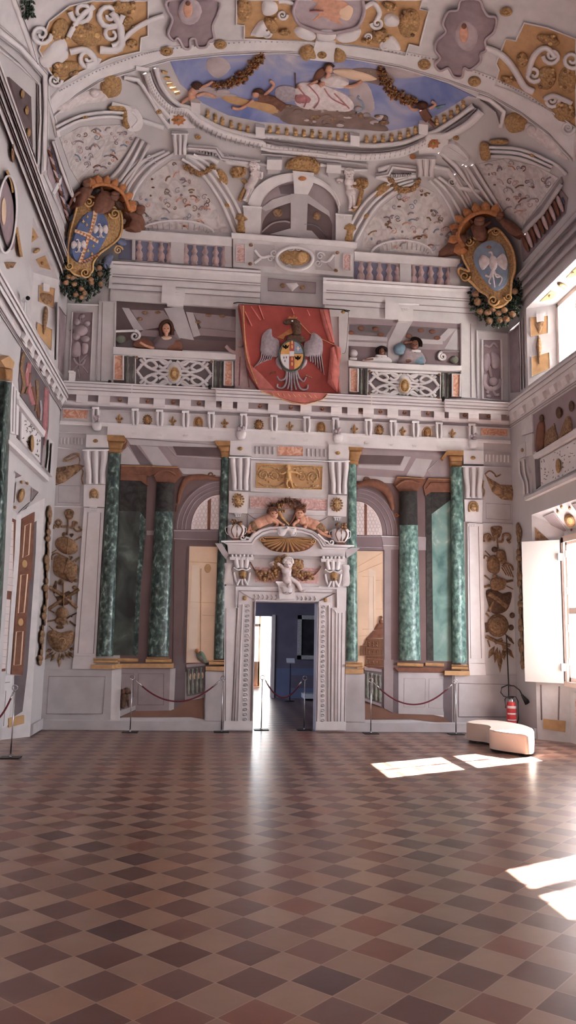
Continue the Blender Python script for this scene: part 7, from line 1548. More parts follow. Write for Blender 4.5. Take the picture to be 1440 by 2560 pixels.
for lab, q, t in (('left', '742,165 845,165 840,235 738,232', '742,195 838,195 830,262 745,262'), ('right', '1158,200 1255,205 1250,262 1150,255', '1162,235 1248,238 1240,292 1165,288')):
    m = MB('A', d_); m.poly(q, 'white', 0.14); n2 = MB('A', d_); n2.poly(t, 'pale', 0.09); thing('impost_block', 'white block with guttae to the %s over the central arch' % lab, 'bracket', [('block', m), ('guttae', n2)])
m = MB('A', d_, base=0.02); m.poly('870,230 890,180 940,150 1000,140 1070,165 1110,210 1090,262 1060,262 1060,250 920,240 915,225', 'gold', 0.09, 0.07, sm=True, n=3)
for i in range(40): m.ell(990+rnd.uniform(-95, 95), 192+rnd.uniform(-35, 35), 12, 11, 'gold' if i % 2 else 'capgold', 0.12, 0.04, n=8)
solo('gilt_fruit_basket', 'heaped gilt fruit basket on top of the central arch keystone', 'basket', m)
for lab, hp, ch, hi, ar, lg, sh, s in (('left', (645, 215), (665, 265), (620, 350), [[(630, 255), (640, 265), (690, 250)], [(700, 250), (700, 290), (670, 270)]], [[(620, 360), (600, 410), (580, 440)], [(640, 360), (620, 420), (600, 450)]], ((540, 250), '570,300 600,340 570,400 550,450'), 13),
                                  ('right', (1310, 265), (1310, 320), (1320, 390), [[(1270, 310), (1230, 300), (1240, 320)], [(1345, 320), (1360, 350), (1330, 350)]], [[(1310, 400), (1320, 450), (1310, 510)], [(1335, 400), (1340, 450), (1345, 490)]], ((1390, 330), '1400,370 1385,430 1370,480 1320,520'), 13)):
    T = lambda p: parse([p], d_)[0]; b = MB('A'); H_ = T(hp); putto(b, H_[0], H_[1], s, 'robe', T(ch), T(hi), [[T(p) for p in a] for a in ar], [[T(p) for p in a] for a in lg], b=0.04); eyes(b, H_[0], H_[1], s, 0.14, 'groove'); h = hair_mb(H_[0], H_[1]-1, s, 'robe', 'A', b=0.06, seed=8)
    solo_t = thing('standing_putto', 'white painted child statue leaning on the %s shoulder of the central arch' % lab, 'statue', [('body', b), ('hair', h)])
    g = MB('A', d_, base=0.01); g.ell(sh[0][0], sh[0][1], 55, 42, 'gold', 0.04, 0.06); g.tube(sh[1], 30, 'gold', 0.03)
    for i in range(16): g.ell(sh[0][0]+rnd.uniform(-45, 45), sh[0][1]+rnd.uniform(-32, 32), 12, 11, 'capgold', 0.08, 0.04, n=8)
    solo('gilt_cornucopia', 'gilt cornucopia held by the %s white child beside the central arch' % lab, 'cornucopia', g)
for lab, q in (('left', '530,660 540,590 520,570 555,535 610,575 585,600 592,665'), ('right', '1275,725 1290,660 1270,640 1310,600 1360,640 1335,665 1330,730')): m = MB('A', d_); m.poly(q, 'gold', 0.08, 0.05, sm=True); solo('gilt_finial', 'gilt fleuron standing at the %s foot of the central arch' % lab, 'finial', m)
for lab, C, p in (('left', d_, [(180, 210), (250, 255), (310, 255), (365, 215)]), ('right', e_, [(290, 275), (340, 330), (410, 330), (470, 285)])):
    g = MB('A', C, base=0.02)
    for x, y in spl(p, False, 7):
        for k in range(3): g.ell(x+rnd.uniform(-12, 12), y+rnd.uniform(-12, 12), 13, 12, ('gold', 'capgold', 'umber')[k], 0.06, 0.04, n=8)
    solo('gilt_swag', 'gilt leaf swag at the crown of the front %s lunette' % lab, 'garland', g)
for lab, C, cx, cy in (('left', d_, 430, 285), ('right', e_, 240, 335)): m = MB('A', C); m.ell(cx, cy, 34, 62, 'gold', 0.04, 0.05, rot=-0.5 if lab == 'left' else 0.9); solo('gilt_leaf_boss', 'gilt leaf boss on the inner rib of the front %s lunette' % lab, 'ornament', m)
for i, (x, y, lab) in enumerate(((213, 294, 'left side lunette rib'), (397, 280, 'panel under the rib at the left'), (495, 343, 'left console of the sky rim'), (570, 513, 'front left lunette rib'), (915, 540, 'front right lunette rib'), (1032, 392, 'right console of the sky rim'), (1140, 345, 'white console right of the sky rim'), (1331, 388, 'right side lunette rib'))): solo('gilt_boss', 'small gilt boss on the %s' % lab, 'ornament', rosette_mb(x, y, 8, 6.5, 'orange' if i in (5,) else 'gold', 'A', 0.05), 'small gilt bosses of the vault')
# recumbent white figures and gilt shells under the rib
for lab, C, fg_, hd_, sh in (('left', a_, '270,560 330,510 400,470 470,450 520,460 560,490 500,510 420,520 330,560', (475, 470), '520,400 560,380 605,400 600,470 540,490 510,450'), ('right', b_, '1180,620 1240,630 1300,680 1370,760 1400,800 1330,770 1250,710 1190,670', (1215, 650), '1085,590 1130,570 1185,600 1180,650 1120,665 1090,640')):
    m = MB('A', C); m.poly(fg_, 'robe', 0.03, 0.05, sm=True, n=3); m.ell(hd_[0], hd_[1], 26, 24, 'robe', 0.06, 0.05); solo('reclining_figure', 'white painted reclining figure under the %s end of the vault rib' % lab, 'statue', m)
    m = MB('A', C); m.poly(sh, 'gold', 0.04, 0.06, sm=True, n=3); solo('gilt_shell', 'gilt shell beside the reclining figure at the %s end of the rib' % lab, 'shell', m)
for lab, C, q, sc_ in (('left', a_, '620,570 680,545 715,600 700,650 640,650', '660,560 690,600 660,640'), ('right', b_, '770,740 830,720 900,790 880,810 800,790', '800,740 850,770 890,800')):
    m = MB('A', C); m.poly(q, 'white', 0.06, 0.05, sm=True); m.tube(sc_, 16, 'white', 0.09); g = MB('A', C, base=0.03)
    X = 640 if lab == 'left' else 985; Y = 600 if lab == 'left' else 760; g.poly('%d,%d %d,%d %d,%d %d,%d' % (X-25, Y-40, X+15, Y-30, X+20, Y+40, X-20, Y+35), 'gold', 0.06, 0.04, sm=True); g.ell(X-50 if lab == 'left' else X+70, Y-60 if lab == 'left' else Y-50, 50, 15, 'gold', 0.05, 0.03)
    thing('scroll_block', 'white scroll with gilt leaf joining the side lunette to the sky rim, %s' % lab, 'ornament', [('scroll', m), ('gilt_leaf', g)])
# ---- the two great shields in the corners
def shield(lab, C, surf, body, field, edge_sc, ribbon, garland, crown, putti, emb, quarter=None):
    b = MB(surf, C); b.poly(body, 'gold', 0.10, 0.10, sm=True, n=4); e = MB(surf, C, base=0.12); e.tube(body, 16, 'goldlit', 0.13, closed=True)
    for x, y, r, a0, k in edge_sc: e.scroll(x, y, r, r*0.42, 'goldlit', 1.6, a0, k, 0.2)
    f = MB(surf, C); f.poly(field[0], field[1], 0.22, 0.02, sm=True, n=4); em = MB(surf, C, base=0.225)
    for it in emb:
        if it[0] == 'p': em.poly(it[1], it[2], 0.25)
        elif it[0] == 'b': em.poly(it[1], it[2], 0.25, 0.03, sm=True, n=3)
        elif it[0] == 't': em.tube(it[1], it[3], it[2], 0.245, rise=0.012)
        elif it[0] == 'e': em.ell(it[1], it[2], it[3], it[4], it[5], 0.25, 0.012, n=10)
    lf = MB(surf, C, base=0.0)
    for g in garland:
        for x, y in spl(g[0], False, 6):
            for k in range(g[2]):
                a = rnd.uniform(0, 6.28); X = C[0]+(x+rnd.uniform(-g[1], g[1]))/C[2]; Y = C[1]+(y+rnd.uniform(-g[1], g[1]))/C[2]; lf.leaf(X, Y, X+11*cos(a), Y+11*sin(a), 3.6, 'leaf' if k % 3 else 'leaflit', 0.09)
    fr = MB(surf, C, base=0.05)
    for g in garland:
        for x, y in spl(g[0], False, 2)[:: 1]:
            if rnd.random() < 0.75: fr.ell(x+rnd.uniform(-.6, .6)*g[1], y+rnd.uniform(-.6, .6)*g[1], 24, 22, 'fruit' if rnd.random() < .6 else 'umber', 0.10, 0.06, n=10)
    rbn = MB(surf, C)
    for q in ribbon: rbn.poly(q, 'blue', 0.05, 0.04, sm=True, n=3)
    thing('heraldic_shield', lab, 'shield', [('gilt_cartouche', b), ('scrolled_edge', e), ('field', f, [('charges', em)]), ('garland', lf), ('garland_fruit', fr), ('ribbon', rbn)])
    side = 'blue quartered shield' if quarter else 'pale eagle shield'
    cr = MB(surf, C); P = spl(crown, False, 8); cr.tube(pts2s(crown), 34, 'orange', 0.30, rise=0.06)
    for i in range(2, len(P)-1, 5):
        x, y = P[i]; dx, dy = P[i][0]-P[i-1][0], P[i][1]-P[i-1][1]; L = hypot(dx, dy); nx, ny = dy/L, -dx/L; cr.poly('%f,%f %f,%f %f,%f %f,%f %f,%f' % (x-dx/L*26, y-dy/L*26, x+nx*40-dx/L*26, y+ny*40-dy/L*26, x+nx*70, y+ny*70, x+nx*40+dx/L*26, y+ny*40+dy/L*26, x+dx/L*26, y+dy/L*26), 'orange', 0.31, 0.03)
    solo('gilt_crown', 'gilt leafed crown held over the %s' % side, 'crown', cr)
    for j, (hd_, torso, limbs, wing) in enumerate(putti):
        p = MB(surf, C); p.poly(torso, 'skindark', 0.24, 0.07, sm=True, n=3); p.ell(*hd_, 'brownskin', 0.28, 0.06)
        for q, w_ in limbs: p.tube(q, w_, 'skindark', 0.26, rise=0.05)
        parts = [('body', p)]
        h = MB(surf, C, base=0.27); h.ell(hd_[0]+4, hd_[1]-hd_[3]*.5, hd_[2]*.95, hd_[3]*.6, 'rust', 0.32, 0.04); parts.append(('hair', h))
        if wing: wg = MB(surf, C); wg.poly(wing, 'dumber', 0.2, 0.03, sm=True); parts.append(('wing', wg))
        thing('bronze_putto', 'brown painted winged child at the %s of the crown over the %s' % (('left', 'middle', 'right')[j], side), 'putto', parts)
eagle = lambda x, y, s, m='robe': [('b', '%f,%f %f,%f %f,%f %f,%f %f,%f' % (x-4*s, y-14*s, x+6*s, y-10*s, x+7*s, y+6*s, x, y+14*s, x-7*s, y+4*s), m), ('t', '%f,%f %f,%f %f,%f' % (x, y-10*s, x-3*s, y-20*s, x-9*s, y-19*s), m, 5*s), ('b', '%f,%f %f,%f %f,%f %f,%f %f,%f' % (x-5*s, y-6*s, x-18*s, y-16*s, x-26*s, y-4*s, x-20*s, y+12*s, x-10*s, y+4*s), m), ('b', '%f,%f %f,%f %f,%f %f,%f %f,%f' % (x+5*s, y-6*s, x+18*s, y-18*s, x+26*s, y-4*s, x+22*s, y+12*s, x+10*s, y+4*s), m), ('t', '%f,%f %f,%f %f,%f' % (x, y+10*s, x-6*s, y+24*s, x-14*s, y+22*s), m, 4*s), ('t', '%f,%f %f,%f %f,%f' % (x+1*s, y+10*s, x+6*s, y+24*s, x+13*s, y+24*s), m, 4*s), ('t', '%f,%f %f,%f' % (x, y+10*s, x, y+26*s), m, 4*s)]
em = []
def teeth(x0, y0, x1, y1, n, w):
    dx, dy = (x1-x0)/n, (y1-y0)/n; L = hypot(dx, dy); nx, ny = -dy/L*w, dx/L*w; out = []
    for i in range(n):
        a = (x0+dx*i, y0+dy*i)
        out.append(('p', '%f,%f %f,%f %f,%f' % (a[0]-nx, a[1]-ny, a[0]+dx*0.85-nx, a[1]+dy*0.85-ny, a[0]+dx*.45+nx, a[1]+dy*.45+ny), 'orange'))
    return out
em += [('p', '705,435 735,445 720,520 665,670 615,830 590,825 635,700 680,570', 'cream'), ('p', '565,580 660,605 740,665 735,685 655,640 565,600', 'cream')]
em += teeth(722, 440, 605, 822, 15, 15)+teeth(568, 590, 735, 672, 7, 13)+teeth(610, 835, 745, 770, 7, 12)
em += eagle(755, 585, 2.2)+eagle(592, 700, 2.1)
for x, y in ((655, 485), (625, 520), (650, 545), (700, 705), (660, 740), (690, 765)): em += [('e', x, y, 5, 14, 'goldlit'), ('e', x, y+2, 12, 5, 'goldlit')]
shield('great oval blue shield quartered with white eagles in the left corner of the vault', c_, 'CL', '560,480 590,380 640,330 720,350 770,440 830,410 900,440 918,540 895,640 820,710 750,760 700,830 690,900 600,930 530,890 510,800 515,700 530,600',
       ('700,440 760,450 805,520 810,600 770,690 720,770 650,830 580,820 545,760 550,680 580,570 630,480', 'shieldblue'), [(665, 375, 40, 0, 1), (860, 462, 42, pi, -1), (640, 905, 40, 0, 1), (520, 855, 30, pi, -1), (885, 735, 36, 0, -1)],
       ['880,650 930,650 950,690 920,705 880,680', '780,800 830,760 850,790 800,890 770,870', '530,480 565,460 560,520 530,510', '490,700 515,640 515,760 485,780'], [([(490, 740), (480, 820), (495, 940), (520, 1040), (600, 1075), (700, 1020), (770, 930), (760, 850)], 42, 9), ([(530, 960), (620, 1000), (700, 940)], 44, 8)], [(690, 262), (760, 240), (840, 255), (920, 310), (960, 400), (975, 440)],
       [((650, 235, 34, 30), '600,290 650,250 700,260 680,320 620,400 580,390', [('600,300 550,340 520,400', 26)], '620,240 660,200 700,230 660,250'), ((860, 330, 38, 34), '740,320 790,290 840,320 860,400 780,460 700,440', [('770,300 760,265', 24), ('840,350 880,360', 24)], '860,370 910,370 940,420 900,430'), ((1050, 435, 38, 36), '950,450 1010,440 1070,480 1090,580 1030,600 970,560 990,500', [('960,470 940,450', 26)], '1060,490 1120,480 1155,550 1100,550')], em, True)
shield('great oval shield with a silver eagle and garland in the right corner of the vault', e_, 'CR', '735,680 780,630 830,640 870,630 900,590 950,575 1010,640 1050,720 1060,820 1040,900 1030,1000 990,1050 930,1060 890,990 840,960 780,900 715,860 720,820 780,840 740,760',
       ('860,665 920,650 980,680 1010,760 1015,860 990,930 940,960 900,930 850,870 805,780 815,710', 'paleblue'), [(775, 655, 30, 0, 1), (945, 592, 26, pi, -1), (750, 870, 32, 0, 1), (925, 1020, 36, 0, 1), (1020, 1000, 26, pi, -1)],
       ['700,800 740,790 745,825 705,830', '775,930 830,960 840,1010 795,1000 780,960'], [([(815, 970), (830, 1050), (880, 1110), (960, 1140), (1030, 1100), (1065, 1010), (1075, 920)], 34, 12), ([(880, 1080), (950, 1090), (1000, 1070)], 34, 8)], [(745, 690), (705, 620), (735, 545), (800, 490), (880, 470), (950, 490)],
       [((690, 600, 26, 26), '650,660 700,600 760,640 720,700 640,730 570,765 565,740', [('690,620 700,580', 20)], '720,620 780,610 790,640 740,650'), ((840, 530, 34, 30), '790,560 850,540 880,580 870,640 830,650 800,610', [('870,560 910,530', 22), ('800,540 780,520', 20)], None), ((965, 500, 26, 24), '960,520 1000,510 1080,560 1110,600 1060,620 1000,580', [('970,530 950,510', 20)], None)],
       eagle(925, 790, 3.4)+[('e', 900, 690, 16, 8, 'orange'), ('t', '925,850 900,900 910,920', 'robe', 9), ('t', '930,850 980,880 960,930', 'robe', 9), ('t', '925,850 935,940', 'robe', 9)])
# ---- further mouldings of the vault
m = MB('A', f2)
P = spl([(62, 108), (78, 155), (112, 208), (160, 248), (215, 262), (250, 300), (335, 345), (430, 374), (515, 392), (600, 405), (700, 417), (880, 432), (980, 430), (1080, 412), (1160, 375)], False, 5)
for x, y in P[2:]: m.tube('%f,%f %f,%f' % (x+2, y-13, x-2, y+9), 5, 'pale', 0.10, sm=False, rise=0.008)
solo('leaf_moulding', 'row of white painted leaves round the lower rim of the sky cornice', 'moulding', m)
for lab, C, runs, gr in (('left', a_, ['620,390 690,400 740,470 790,560 850,640', '680,340 740,350 745,430 770,500 850,590', '560,520 640,540 700,600 820,640', '930,740 1060,750 1110,780 1140,810 1300,840', '930,780 1050,790 1090,815'], ['630,400 700,430 770,540 850,620', '700,360 730,430 770,530', '940,765 1060,775 1120,805 1290,830']),
                         ('right', b_, ['450,850 520,830 640,840', '440,880 500,900 640,880', '760,760 840,830 900,920', '720,830 800,850 860,940 960,960', '950,480 1010,500 1080,560 1060,640'], ['455,865 640,862', '770,790 850,870 920,950', '960,500 1040,560 1060,620'])):
    m = MB('A', C)
    for q in runs: m.tube(q, 26, 'white', 0.03, sm=False, rise=0.04)
    g = MB('A', C, base=0.0)
    for q in gr: g.tube(q, 5, 'groove', 0.06, sm=False, rise=0.003)
    d = MB('A', C)
    q = [(940+i*15, 742+i*3) for i in range(16)] if lab == 'left' else [(455+i*12, 872) for i in range(14)]
    for x, y in q: d.poly('%f,%f %f,%f %f,%f %f,%f' % (x, y, x+8, y, x+8, y+13, x, y+13), 'pale', 0.08)
    thing('broken_entablature', 'white broken entablature running into the %s corner console of the sky rim' % lab, 'entablature', [('moulding', m), ('shade_lines', g), ('dentils', d)])
# pendentive bands between the lunettes
for lab, C, ribs, sc in (('left', c_, ['1040,60 900,200 820,330', '1090,90 960,230 900,330', '1130,20 1040,120 960,250'], [(1120, 40, 26, 0, 1), (1180, 60, 30, 0, 1)]), ('right', e_, ['740,180 800,320 870,440 900,480', '690,240 780,400 800,470', '640,200 720,330 790,450'], [(670, 285, 26, 0, 1), (290, 275, 20, pi, -1)])):
    m = MB('A', C)
    for q in ribs: m.tube(q, 20, 'white2', 0.02, rise=0.03)
    for x, y, r, a, k in sc: m.scroll(x, y, r, 12, 'white', 1.5, a, k, 0.06)
    solo('pendentive_band', 'pale ribs of the pendentive above the crown of the %s shield' % lab, 'rib', m)
# beading along the rib
m = MB('A')
for i, (x, y) in enumerate(spl(RT[1:-1], False, 12)): m.ell(x, y+5, 2.2, 2, 'pale', 0.035, 0.015, raw=True, n=6)
solo('bead_moulding', 'row of tiny white beads along the upper edge of the vault rib', 'moulding', m)
# ================================================================== SIDE WALLS
rnd = random.Random(21)
for sd_, nm in (('L', 'left'), ('R', 'right')):
    c = MB(sd_); c.mould(-3, D-0.02, [(zm, 0.0), (zm, 0.04), (zm+0.05, 0.05), (zs_, 0.06), (zs_, 0.12), (zs_+0.08, 0.125), (zs_+0.10, 0.14), (zt-0.06, 0.15), (zt, 0.16), (zt, 0)], 'white', wall=sd_)
    b = MB(sd_)
    b.mould(-3, D-0.02, [(zf, 0), (zf, 0.02), (zm, 0.04), (zm, 0)], 'white2', wall=sd_)
    g = MB(sd_)
    for zg, dg in ((zt-0.05, .158), (zs_+0.09, .13), (zm-0.02, .04), (zf+0.04, .03)): g.mould(-3, D-0.03, [(zg-.007, dg-.02), (zg-.007, dg+.006), (zg+.005, dg+.006), (zg+.005, dg-.02)], 'groove', wall=sd_)
    thing('main_cornice', 'white bracketed cornice running along the %s wall' % nm, 'cornice', [('corona', c), ('bed_moulding', b), ('shade_lines', g)])
    ys_m = [D-0.35-0.42*i for i in range(8)]
    for i, y in enumerate(ys_m):
        m = MB(sd_); m.mould(y-0.09, y+0.09, [(zm+0.01, 0.03), (zm+0.03, 0.08), (zs_-0.01, 0.115), (zs_+0.003, 0.115), (zs_+0.003, 0.03)], 'white', wall=sd_)
        solo('cornice_modillion', 'white block under the %s wall cornice, %s counted from the far corner' % (nm, ORD[i]), 'modillion', m, 'blocks under the %s wall cornice' % nm)
    # uppermost entablature under the vault
    Z1 = zz[0]; H1 = (zz[0]-zz[3])*0.9
    u = MB(sd_); u.mould(-3, D-0.01, [(Z1-H1, 0), (Z1-H1, 0.04), (Z1-.7*H1, 0.04), (Z1-.62*H1, 0.06), (Z1-.35*H1, 0.06), (Z1-.28*H1, .08), (Z1-.1*H1, .11), (Z1, .12), (Z1, 0)], 'pale' if sd_ == 'R' else 'white', wall=sd_); g = MB(sd_)
    for k in (.98, .7, .6, .36, .25, .08): g.mould(-3, D-0.02, [(Z1-k*H1-.006, 0), (Z1-k*H1-.006, 0.065+.06*(1-k)), (Z1-k*H1+.006, 0.065+.06*(1-k)), (Z1-k*H1+.006, 0)], 'groove', wall=sd_)
    thing('upper_cornice', 'moulded upper cornice running along the %s wall under the vault' % nm, 'cornice', [('cornice', u), ('shade_lines', g)])
def zigzag_balusters(lab, C, pts, w):
    """foreshortened painted balusters along the foot of the vault"""
    gd = MB('A', C); gd.poly(pts, 'skyblue', 0.02); Q = [tuple(float(v) for v in t.split(',')) for t in pts.split()]
    b = MB('A', C)
    return gd, b, Q
gd = MB('A', u_); gd.poly('435,1390 480,1300 520,1380 665,1830 720,1900 640,1990 600,2090 520,1860 440,1600', 'purplelit', 0.02)
bl = MB('A', u_)
for i in range(11):
    t = i/10; x = 455+t*165; y = 1400+t*600; bl.tube('%f,%f %f,%f %f,%f' % (x-18, y-30, x+8, y+8, x+22, y+60), 22, 'balrose' if i % 2 else 'rust', 0.04, taper=lambda t: 0.6+0.8*sin(pi*t)); bl.tube('%f,%f %f,%f' % (x+14, y-36, x+30, y+14), 12, 'shieldblue', 0.03)
rl = MB('A', u_); rl.tube('490,1290 560,1530 650,1760 720,1900', 40, 'white', 0.08, sm=False, rise=0.04); rl.poly('575,1590 560,1680 500,1790 480,1760', 'white', 0.06); rl.tube('500,1300 660,1765', 6, 'groove', 0.12, sm=False)
thing('painted_balustrade', 'foreshortened rose and blue balustrade at the foot of the vault on the left', 'balustrade', [('ground', gd), ('balusters', bl), ('rail', rl)])
gd = MB('A', e_); gd.poly('1095,640 1180,560 1340,330 1385,385 1370,480 1110,780', 'purple', 0.02); bl = MB('A', e_)
for i in range(10):
    t = i/9; x = 1125+t*215; y = 660-t*250; bl.tube('%f,%f %f,%f %f,%f' % (x-16, y-40, x, y+10, x+20, y+60), 24, 'balrose' if i % 2 else 'rust', 0.04, taper=lambda t: 0.5+0.9*sin(pi*t)); bl.tube('%f,%f %f,%f' % (x+14, y-30, x+26, y+14), 10, 'shieldblue', 0.03)
rl = MB('A', e_); rl.tube('1110,600 1230,480 1350,300', 30, 'pale', 0.08, sm=False, rise=0.04); rl.poly('1110,560 1230,420 1345,255 1355,290 1240,450 1120,590', 'grey', 0.03)
thing('painted_balustrade', 'foreshortened rose balustrade at the foot of the vault on the right', 'balustrade', [('ground', gd), ('balusters', bl), ('rail', rl)])
# attic frame and mauve medallion high on the left
m = MB('A', u_); m.tube('-20,270 200,450 415,685 425,1000 400,1600', 60, 'white', 0.02, sm=False, rise=0.02); m.tube('-20,440 180,600 365,775 372,1100 350,1500', 26, 'white2', 0.015, sm=False, rise=0.015)
g = MB('A', u_); g.tube('-20,235 210,420 440,690 432,1560', 6, 'groove', 0.035, sm=False); g.tube('-20,400 170,570 345,760 345,1480', 6, 'groove', 0.028, sm=False); g.tube('-20,330 200,500 390,720 395,1560', 4, 'groove', 0.041, sm=False)
op = MB('A', u_); op.poly('85,705 285,885 300,1350 200,1100', 'coffer', 0.03)
for x, y in ((205, 860), (245, 1010), (262, 1210)): op.ell(x, y, 20, 42, 'gold', 0.04, 0.03)
bm = MB('A', u_); bm.tube('0,640 110,1000 230,1400 330,1700', 60, 'white', 0.018, sm=False, rise=0.018); bm.tube('-10,800 90,1110 250,1560 330,1750', 10, 'groove', 0.03, sm=False); bm.tube('50,700 200,1100 330,1450', 7, 'groove', 0.03, sm=False)
thing('attic_frame', 'large white stepped attic frame high on the left with a shadowed opening', 'frame', [('moulding', m), ('grooves', g), ('opening', op), ('inner_beam', bm)])
m = MB('A', u_); m.tube('120,-20 200,200 280,420 345,600', 60, 'white', 0.015, sm=False, rise=0.02); m.tube('430,880 490,1080 530,1255', 50, 'white', 0.015, sm=False, rise=0.02); m.tube('440,900 505,1100 522,1255', 5, 'groove', 0.035, sm=False); m.tube('150,0 260,280 345,590', 6, 'groove', 0.033, sm=False); m.poly('330,1700 370,1600 415,1560 640,2100 610,2300 480,2100', 'white2', 0.04); m.tube('350,1700 480,2050 590,2260', 8, 'groove', 0.045, sm=False); m.tube('400,1600 530,1900 620,2130', 6, 'groove', 0.045, sm=False)
solo('sloping_beam', 'white diagonal beams behind the attic frame at the left edge of the vault', 'beam', m)
m = MB('A', u_); m.ell(65, 1960, 72, 330, 'purple', 0.04, 0.02, rot=-0.12, n=28); r = MB('A', u_); r.tube(' '.join('%f,%f' % (65+86*cos(t)-40*sin(t)*0.9*0.5, 1960+352*sin(t)+10*cos(t)) for t in [2*pi*i/28 for i in range(28)]), 24, 'white', 0.06, closed=True); f = MB('A', u_); f.ell(35, 1930, 22, 130, 'cream', 0.06, 0.01)
gg = MB('A', u_); gg.tube('150,2080 170,2200 195,2350', 30, 'gold', 0.04, sm=False); gg.tube('60,1560 100,1650 120,1760', 30, 'gold', 0.04); gg.ell(118, 1395, 18, 92, 'umber', 0.03, 0.03); gg.poly('60,2400 150,2400 120,2450 100,2420 85,2460', 'umber', 0.03)
thing('mauve_medallion', 'tall mauve oval medallion with white rim at the left edge near the vault', 'medallion', [('field', m), ('rim', r), ('figure', f), ('gilding', gg)])
m = MB('A', u_, base=0.0)
for i in range(60): x = 250+rnd.uniform(-40, 60); y = rnd.uniform(-10, 150); a = rnd.uniform(0.6, 2.6); X, Y = x/3.658, y/3.658; m.leaf(X, Y, X+11*cos(a), Y+11*sin(a), 3.4, 'leaf' if i % 3 else 'leaflit', 0.05)
solo('leaf_garland', 'dark green leaf garland at the top left edge of the picture', 'garland', m)
# left wall: tapestry, parapet, column
cp = MB('L', g_); cp.poly('10,965 100,915 160,985 140,1060 60,1040', 'ochre', 0.09); cp.poly('50,1050 140,1065 135,1190 60,1175', 'capgold', 0.07, 0.03)
sh_ = MB('L'); sh_.poly([(11, 953), (29, 956), (20, 1200), (9, 1450), (0, 1600), (-12, 1600), (-4, 1200)], 'greenmarble', 0.05, 0.06, raw=True) if 0 else sh_.poly([(11, 953), (29, 956), (20, 1200), (9, 1450), (-3, 1650), (-14, 1600), (-2, 1200)], 'greenmarble', 0.05, 0.06)
thing('painted_column', 'green marble painted column cut by the left edge of the picture', 'column', [('shaft', sh_), ('capital', cp)])
m = MB('L', g_); m.poly('240,790 540,1290 530,1700 500,1880 470,1900 490,1720 215,1340 205,1180', 'dgrey', 0.01); c = MB('L', g_, base=0.01)
for q, w_, mt in (('260,880 235,1050 260,1200 240,1330', 40, 'umber'), ('320,990 300,1150 330,1300 370,1450', 56, 'rosecloth'), ('330,1100 310,1250 280,1330', 34, 'rust'), ('400,1180 410,1350 390,1520', 34, 'umber'), ('350,1250 390,1400 430,1600', 40, 'rust'), ('510,1260 500,1450 490,1700', 50, 'rosecloth'), ('530,1300 520,1500 510,1720', 16, 'rosecloth'), ('490,1700 500,1800 485,1890', 34, 'rosecloth'), ('440,1400 450,1500 440,1620', 26, 'silver'), ('300,1050 290,1100', 20, 'cream')): c.tube(q, w_, mt, 0.012, rise=0.012)
thing('painted_tapestry', 'red and brown tapestry with figures hanging high on the left wall', 'tapestry', [('ground', m), ('figures', c)])
def sidepar(lab, surf, C, ground, white, cuts, med, rails, dark):
    m = MB(surf, C); m.poly(white, 'white', 0.03); k = MB(surf, C, base=0.03)
    Q = [tuple(float(v) for v in t.split(',')) for t in white.split()]; rr = random.Random(5); i = 0
    while i < cuts:
        x = rr.uniform(min(q[0] for q in Q), max(q[0] for q in Q)); y = rr.uniform(min(q[1] for q in Q), max(q[1] for q in Q))
        if not inside(x, y, Q) or sdist(x, y, Q) < 14 or abs(x-med[0]) < med[2]*1.4 and abs(y-med[1]) < med[3]*1.2: continue
        i += 1; a = rr.uniform(0, 6.28); k.tube('%f,%f %f,%f %f,%f' % (x-13*cos(a), y-16*sin(a), x+6, y, x+13*cos(a+1), y+16*sin(a+1)), 11, 'dgrey', 0.031, rise=0.004, taper=lambda t: 1-0.6*t)
    g = MB(surf, C, base=0.03); g.ell(*med, 'gold', 0.05, 0.05)
    r = MB(surf, C)
    for q in rails: r.poly(q, 'white', 0.08)
    d = MB(surf, C)
    for q in dark: d.poly(q, 'dgrey', 0.012)
    thing('painted_parapet', lab, 'parapet', [('pierced_panel', m), ('pierced_openings', k), ('gilt_medallion', g), ('rails', r), ('shadow_strips', d)])
sidepar('white pierced parapet with a gilt medallion high on the left wall', 'L', g_, None, '235,1500 450,1760 440,2080 232,1840', 34, (352, 1870, 22, 95), ['205,1390 500,1740 485,1800 205,1440', '90,1820 530,2230 535,2290 85,1860'], ['195,1480 245,1530 240,1860 190,1810', '450,1790 485,1820 470,2130 440,2090'])
sidepar('white pierced parapet with a gilt medallion high on the right wall', 'R', t_, None, '575,1080 1152,760 1152,1230 590,1520', 44, (865, 1180, 42, 118), ['460,1010 1152,580 1152,690 480,1070', '320,1690 1152,1290 1152,1360 330,1740'], ['490,1080 572,1050 578,1500 512,1555'])
for lab, surf, C, q, tb in (('left', 'L', g_, '520,1790 590,1860 575,2240 480,2120 500,1900', [('535,1830 530,2000 510,2150', 16), ('570,1870 560,2050 550,2200', 16)]), ('right', 'R', t_, '215,1090 340,1040 400,1300 410,1640 300,1690 285,1400 220,1250', [('245,1110 250,1300 310,1450 320,1640', 34), ('310,1080 330,1300 370,1450 380,1620', 34)])):
    m = MB(surf, C); m.poly(q, 'white2', 0.05)
    for t in tb: m.tube(t[0], t[1], 'white', 0.06, rise=0.04)
    solo('scroll_console', 'white scroll console beside the parapet high on the %s wall' % lab, 'console', m)
for lab, surf, C, q, l1 in (('left', 'L', g_, '130,1200 215,1320 200,1780 120,1760 110,1500', '150,1250 140,1740'), ):
    m = MB(surf, C); m.poly(q, 'white', 0.05); m.tube(l1, 8, 'groove', 0.05, sm=False); m.tube('180,1290 170,1770', 8, 'groove', 0.05, sm=False); solo('scroll_console', 'white scroll console behind the column at the left edge', 'console', m)
